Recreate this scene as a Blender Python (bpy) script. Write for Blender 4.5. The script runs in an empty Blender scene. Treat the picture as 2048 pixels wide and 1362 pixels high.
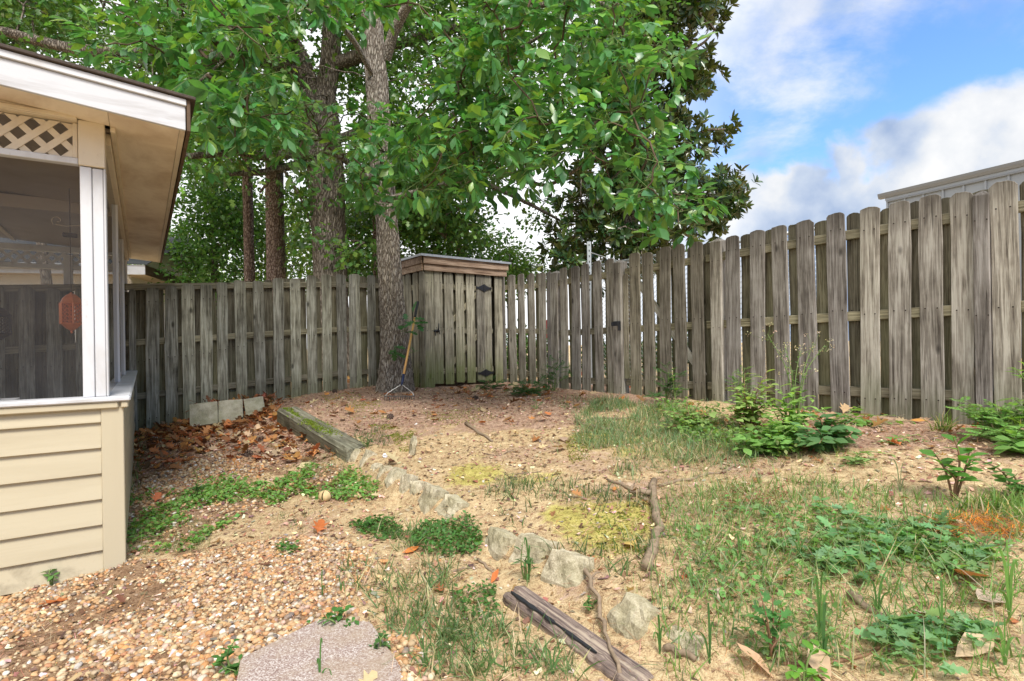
import bpy, bmesh, math, random
import numpy as np
from mathutils import Matrix, Vector

C = bpy.context.scene.collection
rng = np.random.default_rng(7)
random.seed(7)

# ------------------------------------------------------------------ camera
F = 1107.0                 # focal length in pixels of a 2048 wide picture
CZ = 1.2                   # eye height above the gravel
ROLL = 0.0157
HOR = 690.0                # row of the horizon

cd = bpy.data.cameras.new('camera')
cam = bpy.data.objects.new('camera', cd)
C.objects.link(cam)
cd.sensor_width = 36.0
cd.lens = 36.0 * F / 2048.0
cd.shift_y = (HOR - 681.0) / 2048.0
cd.clip_start = 0.05
cd.clip_end = 3000.0
cam.matrix_world = Matrix.Translation((0, 0, CZ)) @ Matrix.Rotation(math.pi / 2, 4, 'X') @ Matrix.Rotation(-ROLL, 4, 'Z')
bpy.context.scene.camera = cam

# ------------------------------------------------------------------ world
SUN_EL, SUN_AZ = math.radians(52), math.radians(158)   # azimuth clockwise from +Y
w = bpy.data.worlds.new('World')
bpy.context.scene.world = w
w.use_nodes = True
wt = w.node_tree
wt.nodes.clear()


def nd(nt, t, ins=None, **attrs):
    n = nt.nodes.new(t)
    for k, v in attrs.items():
        setattr(n, k, v)
    for k, v in (ins or {}).items():
        s = n.inputs[k]
        if isinstance(v, bpy.types.NodeSocket):
            nt.links.new(v, s)
        elif hasattr(s, 'default_value'):
            if s.type == 'RGBA' and len(v) == 3:
                v = (*v, 1.0)
            s.default_value = v
    return n


def math_(nt, op, a, b=0.0, c=0.0, clamp=False):
    n = nt.nodes.new('ShaderNodeMath')
    n.operation = op
    n.use_clamp = clamp
    for i, v in enumerate((a, b, c)):
        if isinstance(v, bpy.types.NodeSocket):
            nt.links.new(v, n.inputs[i])
        else:
            n.inputs[i].default_value = v
    return n.outputs[0]


def ramp(nt, fac, stops, interp='LINEAR'):
    n = nt.nodes.new('ShaderNodeValToRGB')
    n.color_ramp.interpolation = interp
    els = n.color_ramp.elements
    while len(els) < len(stops):
        els.new(0.5)
    for e, (p, c) in zip(els, stops):
        e.position = p
        e.color = (c, c, c, 1) if isinstance(c, (int, float)) else (*c, 1)
    nt.links.new(fac, n.inputs[0])
    return n.outputs[0]


def mixc(nt, fac, a, b, mode='MIX'):
    n = nt.nodes.new('ShaderNodeMix')
    n.data_type = 'RGBA'
    n.blend_type = mode
    for s, v in ((n.inputs[0], fac), (n.inputs[6], a), (n.inputs[7], b)):
        if isinstance(v, bpy.types.NodeSocket):
            nt.links.new(v, s)
        elif s.type == 'RGBA':
            s.default_value = (*v[:3], 1)
        else:
            s.default_value = v
    return n.outputs[2]


sky = nd(wt, 'ShaderNodeTexSky', sky_type='NISHITA', sun_disc=False)
sky.sun_elevation = SUN_EL
sky.sun_rotation = SUN_AZ
sky.air_density = 1.0
sky.dust_density = 0.4
sky.ozone_density = 3.0
tc = nd(wt, 'ShaderNodeTexCoord')
sep = nd(wt, 'ShaderNodeSeparateXYZ', {0: tc.outputs['Generated']})
dz = math_(wt, 'MAXIMUM', sep.outputs[2], 0.0)
den = math_(wt, 'ADD', dz, 0.22)
cu = math_(wt, 'DIVIDE', sep.outputs[0], den)
cv = math_(wt, 'DIVIDE', sep.outputs[1], den)
cxyz = nd(wt, 'ShaderNodeCombineXYZ', {0: cu, 1: cv, 2: 0.37})
# billows of the low bank of cumulus, in direction space
n1 = nd(wt, 'ShaderNodeTexNoise', {'Vector': tc.outputs['Generated'], 'Scale': 5.2, 'Detail': 9.0, 'Roughness': 0.52, 'Distortion': 0.35})
n2 = nd(wt, 'ShaderNodeTexNoise', {'Vector': cxyz.outputs[0], 'Scale': 1.7, 'Detail': 9.0, 'Roughness': 0.62, 'Distortion': 0.25})
n1b = math_(wt, 'SUBTRACT', n1.outputs[0], 0.5)
topz = math_(wt, 'MULTIPLY_ADD', n1b, 0.40, 0.292)
low = nd(wt, 'ShaderNodeMapRange', {'Value': math_(wt, 'SUBTRACT', topz, dz), 'From Min': -0.008, 'From Max': 0.035}, interpolation_type='SMOOTHSTEP').outputs[0]
hb = nd(wt, 'ShaderNodeMapRange', {'Value': dz, 'From Min': 0.27, 'From Max': 0.46, 'To Min': -0.13, 'To Max': 0.06}).outputs[0]
high = nd(wt, 'ShaderNodeMapRange', {'Value': math_(wt, 'ADD', n2.outputs[0], hb), 'From Min': 0.41, 'From Max': 0.66}, interpolation_type='SMOOTHSTEP').outputs[0]
lf = nd(wt, 'ShaderNodeMapRange', {'Value': sep.outputs[0], 'From Min': 0.42, 'From Max': 0.12}).outputs[0]
high = math_(wt, 'MAXIMUM', math_(wt, 'MULTIPLY', high, 0.82), math_(wt, 'MULTIPLY', lf, 0.97))
cover = math_(wt, 'MAXIMUM', low, high)
n3 = nd(wt, 'ShaderNodeTexNoise', {'Vector': tc.outputs['Generated'], 'Scale': 7.5, 'Detail': 6.0, 'Roughness': 0.5})
shade = math_(wt, 'ADD', n3.outputs[0], math_(wt, 'MULTIPLY', math_(wt, 'SUBTRACT', topz, dz), -0.25))
ccol = ramp(wt, shade, [(0.36, (0.42, 0.55, 0.80)), (0.47, (0.66, 0.76, 0.93)), (0.56, (0.92, 0.95, 1.0)), (0.66, (1.1, 1.1, 1.1))])
bg1 = nd(wt, 'ShaderNodeBackground', {'Color': mixc(wt, 1.0, sky.outputs[0], (0.74, 0.93, 1.14), 'MULTIPLY'), 'Strength': 0.085})
ccol = mixc(wt, lf, ccol, (1.5, 1.52, 1.55))
bg2 = nd(wt, 'ShaderNodeBackground', {'Color': ccol, 'Strength': 0.30})
mx = nd(wt, 'ShaderNodeMixShader', {0: cover, 1: bg1.outputs[0], 2: bg2.outputs[0]})
nd(wt, 'ShaderNodeOutputWorld', {0: mx.outputs[0]})

# ------------------------------------------------------------------ sun
sl = bpy.data.lights.new('sun', 'SUN')
sl.energy = 1.6
sl.angle = math.radians(18)
sl.color = (1.0, 0.95, 0.86)
sun = bpy.data.objects.new('sun', sl)
C.objects.link(sun)
sd = Vector((math.sin(SUN_AZ) * math.cos(SUN_EL), math.cos(SUN_AZ) * math.cos(SUN_EL), math.sin(SUN_EL)))
sun.rotation_euler = sd.to_track_quat('Z', 'Y').to_euler()
sun.location = sd * 30

vs = bpy.context.scene.view_settings
vs.view_transform = 'Standard'
vs.look = 'None'
vs.gamma = 1.0
vs.exposure = 1.65
vs.use_curve_mapping = False
cy = bpy.context.scene.cycles
cy.max_bounces = 8
cy.diffuse_bounces = 4
cy.transparent_max_bounces = 12
cy.transmission_bounces = 4
cy.glossy_bounces = 3
cy.caustics_reflective = False
cy.caustics_refractive = False


# ------------------------------------------------------------------ picture geometry
def unroll(px, py):
    dx, dy = px - 1024.0, py - HOR
    c, s = math.cos(ROLL), math.sin(ROLL)
    return dx * c - dy * s, dx * s + dy * c


def P(px, py, Y):
    """the place seen at pixel (px, py) of the photograph at the depth Y"""
    x, y = unroll(px, py)
    return Vector((x / F * Y, Y, CZ - y / F * Y))


# ------------------------------------------------------------------ terrain
def tps_fit(pts):
    p = np.array(pts, float)
    n = len(p)
    d = np.linalg.norm(p[:, None, :2] - p[None, :, :2], axis=2)
    K = np.where(d > 0, d * d * np.log(d + 1e-12), 0) + np.eye(n) * 0.02
    A = np.zeros((n + 3, n + 3))
    A[:n, :n] = K
    A[:n, n] = 1
    A[:n, n + 1:] = p[:, :2]
    A[n:, :n] = A[:n, n:].T
    b = np.zeros(n + 3)
    b[:n] = p[:, 2]
    return p[:, :2], np.linalg.solve(A, b)


def tps_eval(fit, x, y):
    q, wgt = fit
    n = len(q)
    out = wgt[n] + wgt[n + 1] * x + wgt[n + 2] * y
    for i in range(n):
        d2 = (x - q[i, 0]) ** 2 + (y - q[i, 1]) ** 2
        out = out + wgt[i] * 0.5 * d2 * np.log(d2 + 1e-12)
    return out


EDGE = np.array([(-4.4, 8.6), (-2.63, 6.43), (-1.33, 4.81), (-0.86, 3.95), (-0.31, 3.26), (0.21, 2.47), (0.50, 2.05), (0.82, 1.62), (1.25, 0.9), (1.9, -0.6)])
LOW = [(-2.22, 3.16, -0.035), (-5.1, 7.4, 0.12), (-4.9, 7.3, 0.13), (-3.9, 7.75, 0.26), (-2.72, 6.35, 0.30), (-1.43, 4.74, 0.165),
       (-0.31, 3.26, 0.12), (0.21, 2.47, 0.09), (0.50, 2.05, 0.09), (0.82, 1.62, 0.07), (1.25, 0.9, 0.05), (-1.5, 1.6, -0.02),
       (0, 1.1, 0.02), (-2.5, 2.0, -0.06), (-1.0, 3.0, 0.06), (-2.0, 4.6, 0.09), (-3.2, 5.6, 0.11), (-6, 5, 0.02), (-3.6, 6.6, 0.17), (0, 0, 0), (-4, 0, -0.02), (-8, 8, 0.05)]
UPP = [(-2.72, 6.35, 0.40), (-1.43, 4.74, 0.245), (-0.31, 3.26, 0.19), (0.21, 2.47, 0.155), (0.50, 2.05, 0.155), (0.82, 1.62, 0.13), (1.25, 0.9, 0.1),
       (1.9, -0.6, 0.06), (-2.7, 9.05, 0.53), (-3.3, 8.6, 0.46), (-2.4, 9.6, 0.55), (-1.37, 8.7, 0.54), (-0.1, 9.6, 0.55), (0.6, 8.6, 0.55), (1.3, 7.5, 0.55),
       (2.4, 6.0, 0.54), (3.5, 4.5, 0.53), (4.0, 3.7, 0.53), (0.3, 6.0, 0.50), (-0.5, 7.0, 0.50), (-1.8, 8.3, 0.52), (1.4, 4.4, 0.45), (0.5, 3.6, 0.29),
       (1.4, 2.2, 0.27), (2.4, 2.3, 0.38), (2.2, 3.6, 0.47), (2.6, 0.6, 0.28), (4.5, 1.5, 0.5), (-1.2, 6.0, 0.42), (-2.0, 7.2, 0.48)]
fl, fu = tps_fit(LOW), tps_fit(UPP)


def vnoise(x, y, seed=0):
    xi, yi = np.floor(x).astype(np.int64), np.floor(y).astype(np.int64)
    fx, fy = x - xi, y - yi
    fx, fy = fx * fx * (3 - 2 * fx), fy * fy * (3 - 2 * fy)

    def h(a, b):
        v = (a * 374761393 + b * 668265263 + seed * 974634211) & 0xFFFFFFFF
        v = ((v ^ (v >> 13)) * 1274126177) & 0xFFFFFFFF
        return ((v ^ (v >> 16)) & 0xFFFF) / 65535.0
    return (h(xi, yi) * (1 - fx) + h(xi + 1, yi) * fx) * (1 - fy) + (h(xi, yi + 1) * (1 - fx) + h(xi + 1, yi + 1) * fx) * fy


def fbm(x, y, seed=0, oct=4):
    o, a, s = 0, 0.5, 1.0
    for i in range(oct):
        o = o + a * vnoise(x * s, y * s, seed + i)
        a, s = a * 0.5, s * 2.03
    return o / (1 - 0.5 ** oct)


def edge_side(x, y):
    """signed distance from the row of edging, positive on the upper side"""
    best = np.full(np.shape(x), 1e9)
    sgn = np.zeros(np.shape(x))
    for (ax, ay), (bx, by) in zip(EDGE[:-1], EDGE[1:]):
        dx, dy = bx - ax, by - ay
        t = np.clip(((x - ax) * dx + (y - ay) * dy) / (dx * dx + dy * dy), 0, 1)
        qx, qy = x - ax - t * dx, y - ay - t * dy
        d = np.hypot(qx, qy)
        s = dx * qy - dy * qx
        m = d < best - 1e-9
        best = np.where(m, d, best)
        sgn = np.where(m, np.sign(s), sgn)
    return best * np.where(sgn == 0, 1, sgn)


def ground_h(x, y):
    x, y = np.asarray(x, float), np.asarray(y, float)
    s = edge_side(x, y)
    wd = np.where(y > 6.4, 0.06 + (y - 6.4) * 0.5, 0.06)
    t = np.clip(s / wd * 0.5 + 0.5, 0, 1)
    t = t * t * (3 - 2 * t)
    lo, up = tps_eval(fl, x, y), tps_eval(fu, x, y)
    z = lo * (1 - t) + up * t
    far = np.clip(np.maximum(np.maximum(-x - 5.5, x - 4.2), np.maximum(y - 9.4, 0.2 - y)) / 2.0, 0, 1)
    flat = np.where(x < -3, 0.2, 0.5)
    flat = 0.12 + 0.4 * np.clip((x + y * 0.55 + 2) / 4, 0, 1)
    z = z * (1 - far) + flat * far
    near = 1 - far
    z = z + near * ((fbm(x * 2.2, y * 2.2, 3) - 0.5) * 0.05 + (fbm(x * 9, y * 9, 11, 3) - 0.5) * 0.03)
    return z


def gz(x, y):
    return float(ground_h(np.array([x]), np.array([y]))[0])


_Y = np.arange(0.7, 16, 0.008)


def G(px, py):
    """where the ray through that pixel meets the ground"""
    x, y = unroll(px, py)
    X = x / F * _Y
    Z = CZ - y / F * _Y
    d = Z - ground_h(X, _Y)
    i = np.argmax(d < 0)
    if d[i] >= 0:
        i = len(_Y) - 1
    return Vector((X[i], _Y[i], float(ground_h(X[i:i + 1], _Y[i:i + 1])[0])))


# ------------------------------------------------------------------ object helpers
def tag(o, label=None, cat=None, group=None, kind=None):
    for k, v in (('label', label), ('category', cat), ('group', group), ('kind', kind)):
        if v:
            o[k] = v
    return o


def thing(name, label, cat, loc=(0, 0, 0), rz=0.0, group=None):
    o = bpy.data.objects.new(name, None)
    o.empty_display_size = 0.2
    C.objects.link(o)
    o.location = loc
    o.rotation_euler = (0, 0, rz)
    return tag(o, label, cat, group)


def link(name, me, parent=None, loc=None, rot=None, scale=None):
    o = bpy.data.objects.new(name, me)
    C.objects.link(o)
    if parent is not None:
        o.parent = parent
    if loc is not None:
        o.location = loc
    if rot is not None:
        o.rotation_euler = rot
    if scale is not None:
        o.scale = scale
    return o


class MB:
    """collects pieces of ONE mesh"""

    def __init__(s):
        s.v, s.f, s.n = [], [], 0

    def add(s, verts, faces, M=None):
        if M is not None:
            verts = [M @ Vector(v) for v in verts]
        s.v.extend([tuple(v) for v in verts])
        s.f.extend([tuple(i + s.n for i in f) for f in faces])
        s.n += len(verts)
        return s

    def box(s, x0, x1, y0, y1, z0, z1, M=None):
        v = [(x0, y0, z0), (x1, y0, z0), (x1, y1, z0), (x0, y1, z0), (x0, y0, z1), (x1, y0, z1), (x1, y1, z1), (x0, y1, z1)]
        f = [(3, 2, 1, 0), (4, 5, 6, 7), (0, 1, 5, 4), (1, 2, 6, 5), (2, 3, 7, 6), (3, 0, 4, 7)]
        return s.add(v, f, M)

    def prism(s, poly, y0, y1, M=None):
        """poly in x,z extruded along y; counter-clockwise seen from -y"""
        n = len(poly)
        v = [(x, y0, z) for x, z in poly] + [(x, y1, z) for x, z in poly]
        f = [tuple(range(n)), tuple(range(2 * n - 1, n - 1, -1))]
        for i in range(n):
            j = (i + 1) % n
            f.append((j, i, i + n, j + n))
        return s.add(v, f, M)

    def tube(s, path, radii, n=6, cap=True):
        path = [Vector(p) for p in path]
        if not hasattr(radii, '__len__'):
            radii = [radii] * len(path)
        v, f = [], []
        T0 = (path[1] - path[0]).normalized()
        ref = Vector((1, 0, 0)) if abs(T0.x) < 0.8 else Vector((0, 1, 0))
        for i, p in enumerate(path):
            T = (path[min(i + 1, len(path) - 1)] - path[max(i - 1, 0)]).normalized()
            ref = (ref - T * ref.dot(T)).normalized()
            B = T.cross(ref)
            for k in range(n):
                a = 2 * math.pi * k / n
                v.append(p + (ref * math.cos(a) + B * math.sin(a)) * radii[i])
        for i in range(len(path) - 1):
            for k in range(n):
                k2 = (k + 1) % n
                f.append((i * n + k, i * n + k2, (i + 1) * n + k2, (i + 1) * n + k))
        if cap:
            f.append(tuple(range(n - 1, -1, -1)))
            f.append(tuple(range((len(path) - 1) * n, len(path) * n)))
        return s.add(v, f)

    def lathe(s, prof, n=16, M=None):
        v, f = [], []
        for r, z in prof:
            for k in range(n):
                a = 2 * math.pi * k / n
                v.append((r * math.cos(a), r * math.sin(a), z))
        for i in range(len(prof) - 1):
            for k in range(n):
                k2 = (k + 1) % n
                f.append((i * n + k, i * n + k2, (i + 1) * n + k2, (i + 1) * n + k))
        f.append(tuple(range(n - 1, -1, -1)))
        f.append(tuple(range((len(prof) - 1) * n, len(prof) * n)))
        return s.add(v, f, M)

    def mesh(s, name, m, smooth=False, bevel=0.0):
        me = bpy.data.meshes.new(name)
        me.from_pydata(s.v, [], s.f)
        if bevel:
            bm = bmesh.new()
            bm.from_mesh(me)
            bmesh.ops.bevel(bm, geom=[e for e in bm.edges if len(e.link_faces) == 2 and e.calc_face_angle(0) > 0.5], offset=bevel, segments=1, profile=0.5, affect='EDGES')
            bm.to_mesh(me)
            bm.free()
        if m:
            me.materials.append(m)
        if smooth:
            me.polygons.foreach_set('use_smooth', [True] * len(me.polygons))
        return me

    def obj(s, name, m, parent=None, smooth=False, bevel=0.0, **k):
        return link(name, s.mesh(name, m, smooth, bevel), parent, **k)


def fast_mesh(name, V, loops, starts, totals, m, col=None, smooth=False):
    me = bpy.data.meshes.new(name)
    me.vertices.add(len(V))
    me.vertices.foreach_set('co', np.ascontiguousarray(V, np.float32).ravel())
    me.loops.add(len(loops))
    me.loops.foreach_set('vertex_index', np.ascontiguousarray(loops, np.int32))
    me.polygons.add(len(starts))
    me.polygons.foreach_set('loop_start', np.ascontiguousarray(starts, np.int32))
    me.polygons.foreach_set('loop_total', np.ascontiguousarray(totals, np.int32))
    if smooth:
        me.polygons.foreach_set('use_smooth', np.ones(len(starts), bool))
    if col is not None:
        a = me.color_attributes.new('col', 'FLOAT_COLOR', 'POINT')
        c4 = np.ones((len(V), 4), np.float32)
        c4[:, :3] = col
        a.data.foreach_set('color', c4.ravel())
    me.update(calc_edges=True)
    me.validate()
    if m:
        me.materials.append(m)
    return me


def frames(d, up, n=None):
    """orthonormal frames: local y along d, local z near up"""
    d = d / (np.linalg.norm(d, axis=1, keepdims=True) + 1e-9)
    x = np.cross(d, up)
    ln = np.linalg.norm(x, axis=1, keepdims=True)
    x = np.where(ln > 1e-3, x / np.maximum(ln, 1e-3), np.array([[1.0, 0, 0]]))
    z = np.cross(x, d)
    return np.stack([x, d, z], axis=1)     # rows: local axes


def scatter(name, tpls, pos, fr, scale, cols, m, smooth=False):
    """many small pieces in ONE mesh; tpls: list of (verts, faces); fr: (N,3,3); scale: (N,) or (N,3); cols: (N,3)"""
    N = len(pos)
    pick = rng.integers(0, len(tpls), N)
    if np.ndim(scale) == 1:
        scale = np.repeat(scale[:, None], 3, axis=1)
    Vs, Ls, Ts, Cs, off = [], [], [], [], 0
    for k, (tv, tf) in enumerate(tpls):
        idx = np.nonzero(pick == k)[0]
        if len(idx) == 0:
            continue
        tv = np.array(tv, float)
        nv = len(tv)
        L = tv[None] * scale[idx][:, None, :]
        V = np.einsum('nvk,nkj->nvj', L, fr[idx]) + pos[idx][:, None, :]
        fl_ = np.concatenate([np.array(f) for f in tf])
        tt = np.array([len(f) for f in tf])
        Ls.append((fl_[None] + (np.arange(len(idx)) * nv)[:, None] + off).ravel())
        Ts.append(np.tile(tt, len(idx)))
        Vs.append(V.reshape(-1, 3))
        Cs.append(np.repeat(cols[idx], nv, axis=0))
        off += nv * len(idx)
    V, L, T, Cc = np.concatenate(Vs), np.concatenate(Ls), np.concatenate(Ts), np.concatenate(Cs)
    S = np.concatenate([[0], np.cumsum(T)[:-1]])
    return fast_mesh(name, V, L, S, T, m, Cc, smooth)


def in_poly(x, y, poly):
    poly = np.asarray(poly, float)
    inside = np.zeros(np.shape(x), bool)
    j = len(poly) - 1
    for i in range(len(poly)):
        xi, yi = poly[i]
        xj, yj = poly[j]
        c = ((yi > y) != (yj > y)) & (x < (xj - xi) * (y - yi) / (yj - yi + 1e-12) + xi)
        inside ^= c
        j = i
    return inside


def gpoly(pix):
    """a patch of ground outlined by pixels of the photograph"""
    return [tuple(G(px, py))[:2] for px, py in pix]


def sample_poly(poly, n, noise=0.0, seed=0, freq=2.0):
    p = np.array(poly)
    lo, hi = p.min(0), p.max(0)
    out = []
    tot = 0
    for _ in range(200):
        q = rng.uniform(lo, hi, (n * 2 + 50, 2))
        q = q[in_poly(q[:, 0], q[:, 1], poly)]
        if noise:
            q = q[fbm(q[:, 0] * freq, q[:, 1] * freq, seed, 3) + rng.uniform(-0.1, 0.1, len(q)) > noise]
        out.append(q)
        tot += len(q)
        if tot >= n:
            break
    return np.concatenate(out)[:n]


def jitter_col(base, n, var=0.2, alt=None, altp=0.0):
    c = np.tile(np.array(base, float), (n, 1))
    if alt is not None:
        m = rng.random(n) < altp
        c[m] = np.array(alt)
    c *= rng.uniform(1 - var, 1 + var, (n, 1))
    c *= rng.uniform(1 - var * 0.4, 1 + var * 0.4, (n, 3))
    return c


def rand_dirs(n):
    v = rng.normal(size=(n, 3))
    return v / np.linalg.norm(v, axis=1, keepdims=True)

# ------------------------------------------------------------------ materials
def new_mat(name):
    m = bpy.data.materials.new(name)
    m.use_nodes = True
    nt = m.node_tree
    nt.nodes.clear()
    return m, nt


def finish(nt, color, rough=0.8, bump=None, bstr=0.3, bdist=0.01, spec=0.3, metal=0.0, extra=None):
    b = nd(nt, 'ShaderNodeBsdfPrincipled')
    for k, v in (('Base Color', color), ('Roughness', rough), ('Specular IOR Level', spec), ('Metallic', metal)):
        if isinstance(v, bpy.types.NodeSocket):
            nt.links.new(v, b.inputs[k])
        elif k == 'Base Color':
            b.inputs[k].default_value = (*v, 1)
        else:
            b.inputs[k].default_value = v
    if bump is not None:
        bn = nd(nt, 'ShaderNodeBump', {'Height': bump, 'Strength': bstr, 'Distance': bdist})
        nt.links.new(bn.outputs[0], b.inputs['Normal'])
    out = b.outputs[0]
    nd(nt, 'ShaderNodeOutputMaterial', {0: out})
    return b


def coords(nt, scale=(1, 1, 1), rnd=0.0):
    tc = nd(nt, 'ShaderNodeTexCoord')
    v = tc.outputs['Object']
    oi = nd(nt, 'ShaderNodeObjectInfo')
    if rnd:
        off = math_(nt, 'MULTIPLY', oi.outputs['Random'], rnd)
        cx = nd(nt, 'ShaderNodeCombineXYZ', {0: off, 1: off, 2: off})
        v = nd(nt, 'ShaderNodeVectorMath', {0: v, 1: cx.outputs[0]}, operation='ADD').outputs[0]
    mp = nd(nt, 'ShaderNodeMapping', {'Vector': v, 'Scale': scale})
    return mp.outputs[0], oi.outputs['Random'], tc.outputs['Object']


def noise(nt, vec, scale, detail=4.0, rough=0.55, dist=0.0):
    return nd(nt, 'ShaderNodeTexNoise', {'Vector': vec, 'Scale': scale, 'Detail': detail, 'Roughness': rough, 'Distortion': dist}).outputs[0]


def wood_mat(name, dark, mid, light, green=(0.10, 0.13, 0.05), galgae=0.5, zalgae=0.55, topdark=True, axis='Z', tone=0.5):
    """weathered boards: long grain, knots, algae at the foot and black at the top"""
    m, nt = new_mat(name)
    sc = {'Z': (1, 1, 0.028), 'X': (0.028, 1, 1), 'Y': (1, 0.028, 1)}[axis]
    v, rnd, raw = coords(nt, sc, 37.0)
    v2, _, _ = coords(nt, {'Z': (1, 1, 0.09), 'X': (0.09, 1, 1), 'Y': (1, 0.09, 1)}[axis], 21.0)
    v3, _, _ = coords(nt, (1, 1, 1), 13.0)
    g1 = noise(nt, v, 75, 5, 0.7, 0.6)
    g2 = noise(nt, v2, 17, 4, 0.6, 1.2)
    g3 = noise(nt, v3, 3.2, 4, 0.6)
    fac = math_(nt, 'ADD', math_(nt, 'MULTIPLY', g1, 0.5), math_(nt, 'MULTIPLY', g2, 0.3))
    fac = math_(nt, 'ADD', fac, math_(nt, 'MULTIPLY', g3, 0.2))
    col = ramp(nt, fac, [(0.385, dark), (0.485, mid), (0.575, light)])
    tn = math_(nt, 'MULTIPLY_ADD', rnd, tone, 1.0 - tone * 0.5)
    col = mixc(nt, 1.0, col, nd(nt, 'ShaderNodeCombineXYZ', {0: tn, 1: tn, 2: math_(nt, 'MULTIPLY_ADD', rnd, tone * 0.8, 1.0 - tone * 0.45)}).outputs[0], 'MULTIPLY')
    # knots
    vk, _, _ = coords(nt, {'Z': (5.5, 5.5, 2.2), 'X': (2.2, 5.5, 5.5), 'Y': (5.5, 2.2, 5.5)}[axis], 91.0)
    kn = nd(nt, 'ShaderNodeTexVoronoi', {'Vector': vk, 'Scale': 1.0, 'Randomness': 1.0}).outputs['Distance']
    kf = ramp(nt, kn, [(0.05, 1.0), (0.12, 0.0)])
    col = mixc(nt, math_(nt, 'MULTIPLY', kf, 0.8), col, tuple(c * 0.45 for c in dark))
    if galgae:
        sp = nd(nt, 'ShaderNodeSeparateXYZ', {0: raw})
        z = sp.outputs[2]
        low = nd(nt, 'ShaderNodeMapRange', {'Value': z, 'From Min': zalgae, 'From Max': 0.05}).outputs[0]
        ga = math_(nt, 'ADD', math_(nt, 'MULTIPLY', low, 0.42), math_(nt, 'MULTIPLY', g3, 0.55))
        ga = math_(nt, 'ADD', ga, math_(nt, 'MULTIPLY', rnd, 0.22))
        gm = nd(nt, 'ShaderNodeMapRange', {'Value': ga, 'From Min': 0.50, 'From Max': 0.85, 'To Max': galgae}).outputs[0]
        col = mixc(nt, gm, col, green)
        if topdark:
            td = nd(nt, 'ShaderNodeMapRange', {'Value': math_(nt, 'ADD', z, math_(nt, 'MULTIPLY', g2, 0.35)), 'From Min': 1.75, 'From Max': 2.05, 'To Max': 0.65}).outputs[0]
            col = mixc(nt, td, col, tuple(c * 0.75 for c in dark))
    # nail heads in rows where the rails run, with a short rust streak
    if galgae:
        spn = nd(nt, 'ShaderNodeSeparateXYZ', {0: raw})
        xa = math_(nt, 'ABSOLUTE', math_(nt, 'SUBTRACT', math_(nt, 'ABSOLUTE', spn.outputs[0]), 0.036))
        for zc in (1.655, 0.925, 0.19):
            zo = math_(nt, 'ADD', math_(nt, 'SUBTRACT', spn.outputs[2], zc), math_(nt, 'MULTIPLY_ADD', rnd, 0.05, -0.025))
            rr = math_(nt, 'SQRT', math_(nt, 'ADD', math_(nt, 'MULTIPLY', xa, xa), math_(nt, 'MULTIPLY', zo, zo)))
            col = mixc(nt, math_(nt, 'LESS_THAN', rr, 0.0055), col, (0.02, 0.016, 0.014))
            st = math_(nt, 'MULTIPLY', math_(nt, 'LESS_THAN', xa, 0.006), nd(nt, 'ShaderNodeMapRange', {'Value': zo, 'From Min': -0.14, 'From Max': 0.0, 'To Max': 0.4}).outputs[0])
            st = math_(nt, 'MULTIPLY', st, math_(nt, 'LESS_THAN', zo, 0.0))
            col = mixc(nt, st, col, (0.07, 0.05, 0.04))
    cr_ = noise(nt, v, 26, 3, 0.5, 1.5)
    crm = ramp(nt, cr_, [(0.28, 0.6), (0.33, 0.0)])
    col = mixc(nt, crm, col, tuple(c * 0.4 for c in dark))
    finish(nt, col, 0.86, g1, 0.7, 0.005, 0.2)
    return m


M = {}
M['board_left'] = wood_mat('weathered_board_grey_green', (0.065, 0.058, 0.042), (0.25, 0.24, 0.195), (0.47, 0.465, 0.40), galgae=0.5)
M['board_right'] = wood_mat('weathered_board_grey_brown', (0.075, 0.064, 0.055), (0.235, 0.212, 0.188), (0.42, 0.395, 0.365), galgae=0.42)
M['board_shed'] = wood_mat('weathered_board_shed', (0.075, 0.065, 0.048), (0.23, 0.21, 0.165), (0.40, 0.375, 0.305), green=(0.12, 0.15, 0.035), galgae=0.75, zalgae=0.75)
M['board_gate'] = wood_mat('weathered_board_gate', (0.065, 0.055, 0.042), (0.20, 0.178, 0.14), (0.35, 0.32, 0.265), green=(0.12, 0.14, 0.06), galgae=0.5)
M['board_back'] = wood_mat('stained_shaded_back_board', (0.045, 0.038, 0.026), (0.145, 0.13, 0.092), (0.255, 0.235, 0.175), green=(0.12, 0.13, 0.055), galgae=0.5, zalgae=1.8)  # green-brown staining, with the shade of the recess also darkened into the wood tones
M['rail'] = wood_mat('weathered_rail', (0.085, 0.075, 0.05), (0.20, 0.18, 0.125), (0.32, 0.29, 0.21), galgae=0, axis='X')
M['brace'] = wood_mat('pale_brace_wood', (0.25, 0.23, 0.19), (0.4, 0.38, 0.33), (0.52, 0.5, 0.45), galgae=0, axis='X')
M['shed_trim'] = wood_mat('brown_shed_fascia', (0.10, 0.062, 0.042), (0.26, 0.18, 0.13), (0.40, 0.30, 0.23), galgae=0, axis='X')
M['timber_mossy'] = wood_mat('mossy_grey_timber', (0.045, 0.04, 0.03), (0.15, 0.14, 0.11), (0.28, 0.265, 0.21), green=(0.11, 0.12, 0.05), galgae=0.25, zalgae=0.3, topdark=False, axis='X', tone=0.1)
M['timber_dark'] = wood_mat('tarred_brown_timber', (0.035, 0.026, 0.028), (0.18, 0.135, 0.115), (0.36, 0.29, 0.225), galgae=0, axis='X', tone=0.1)


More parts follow.
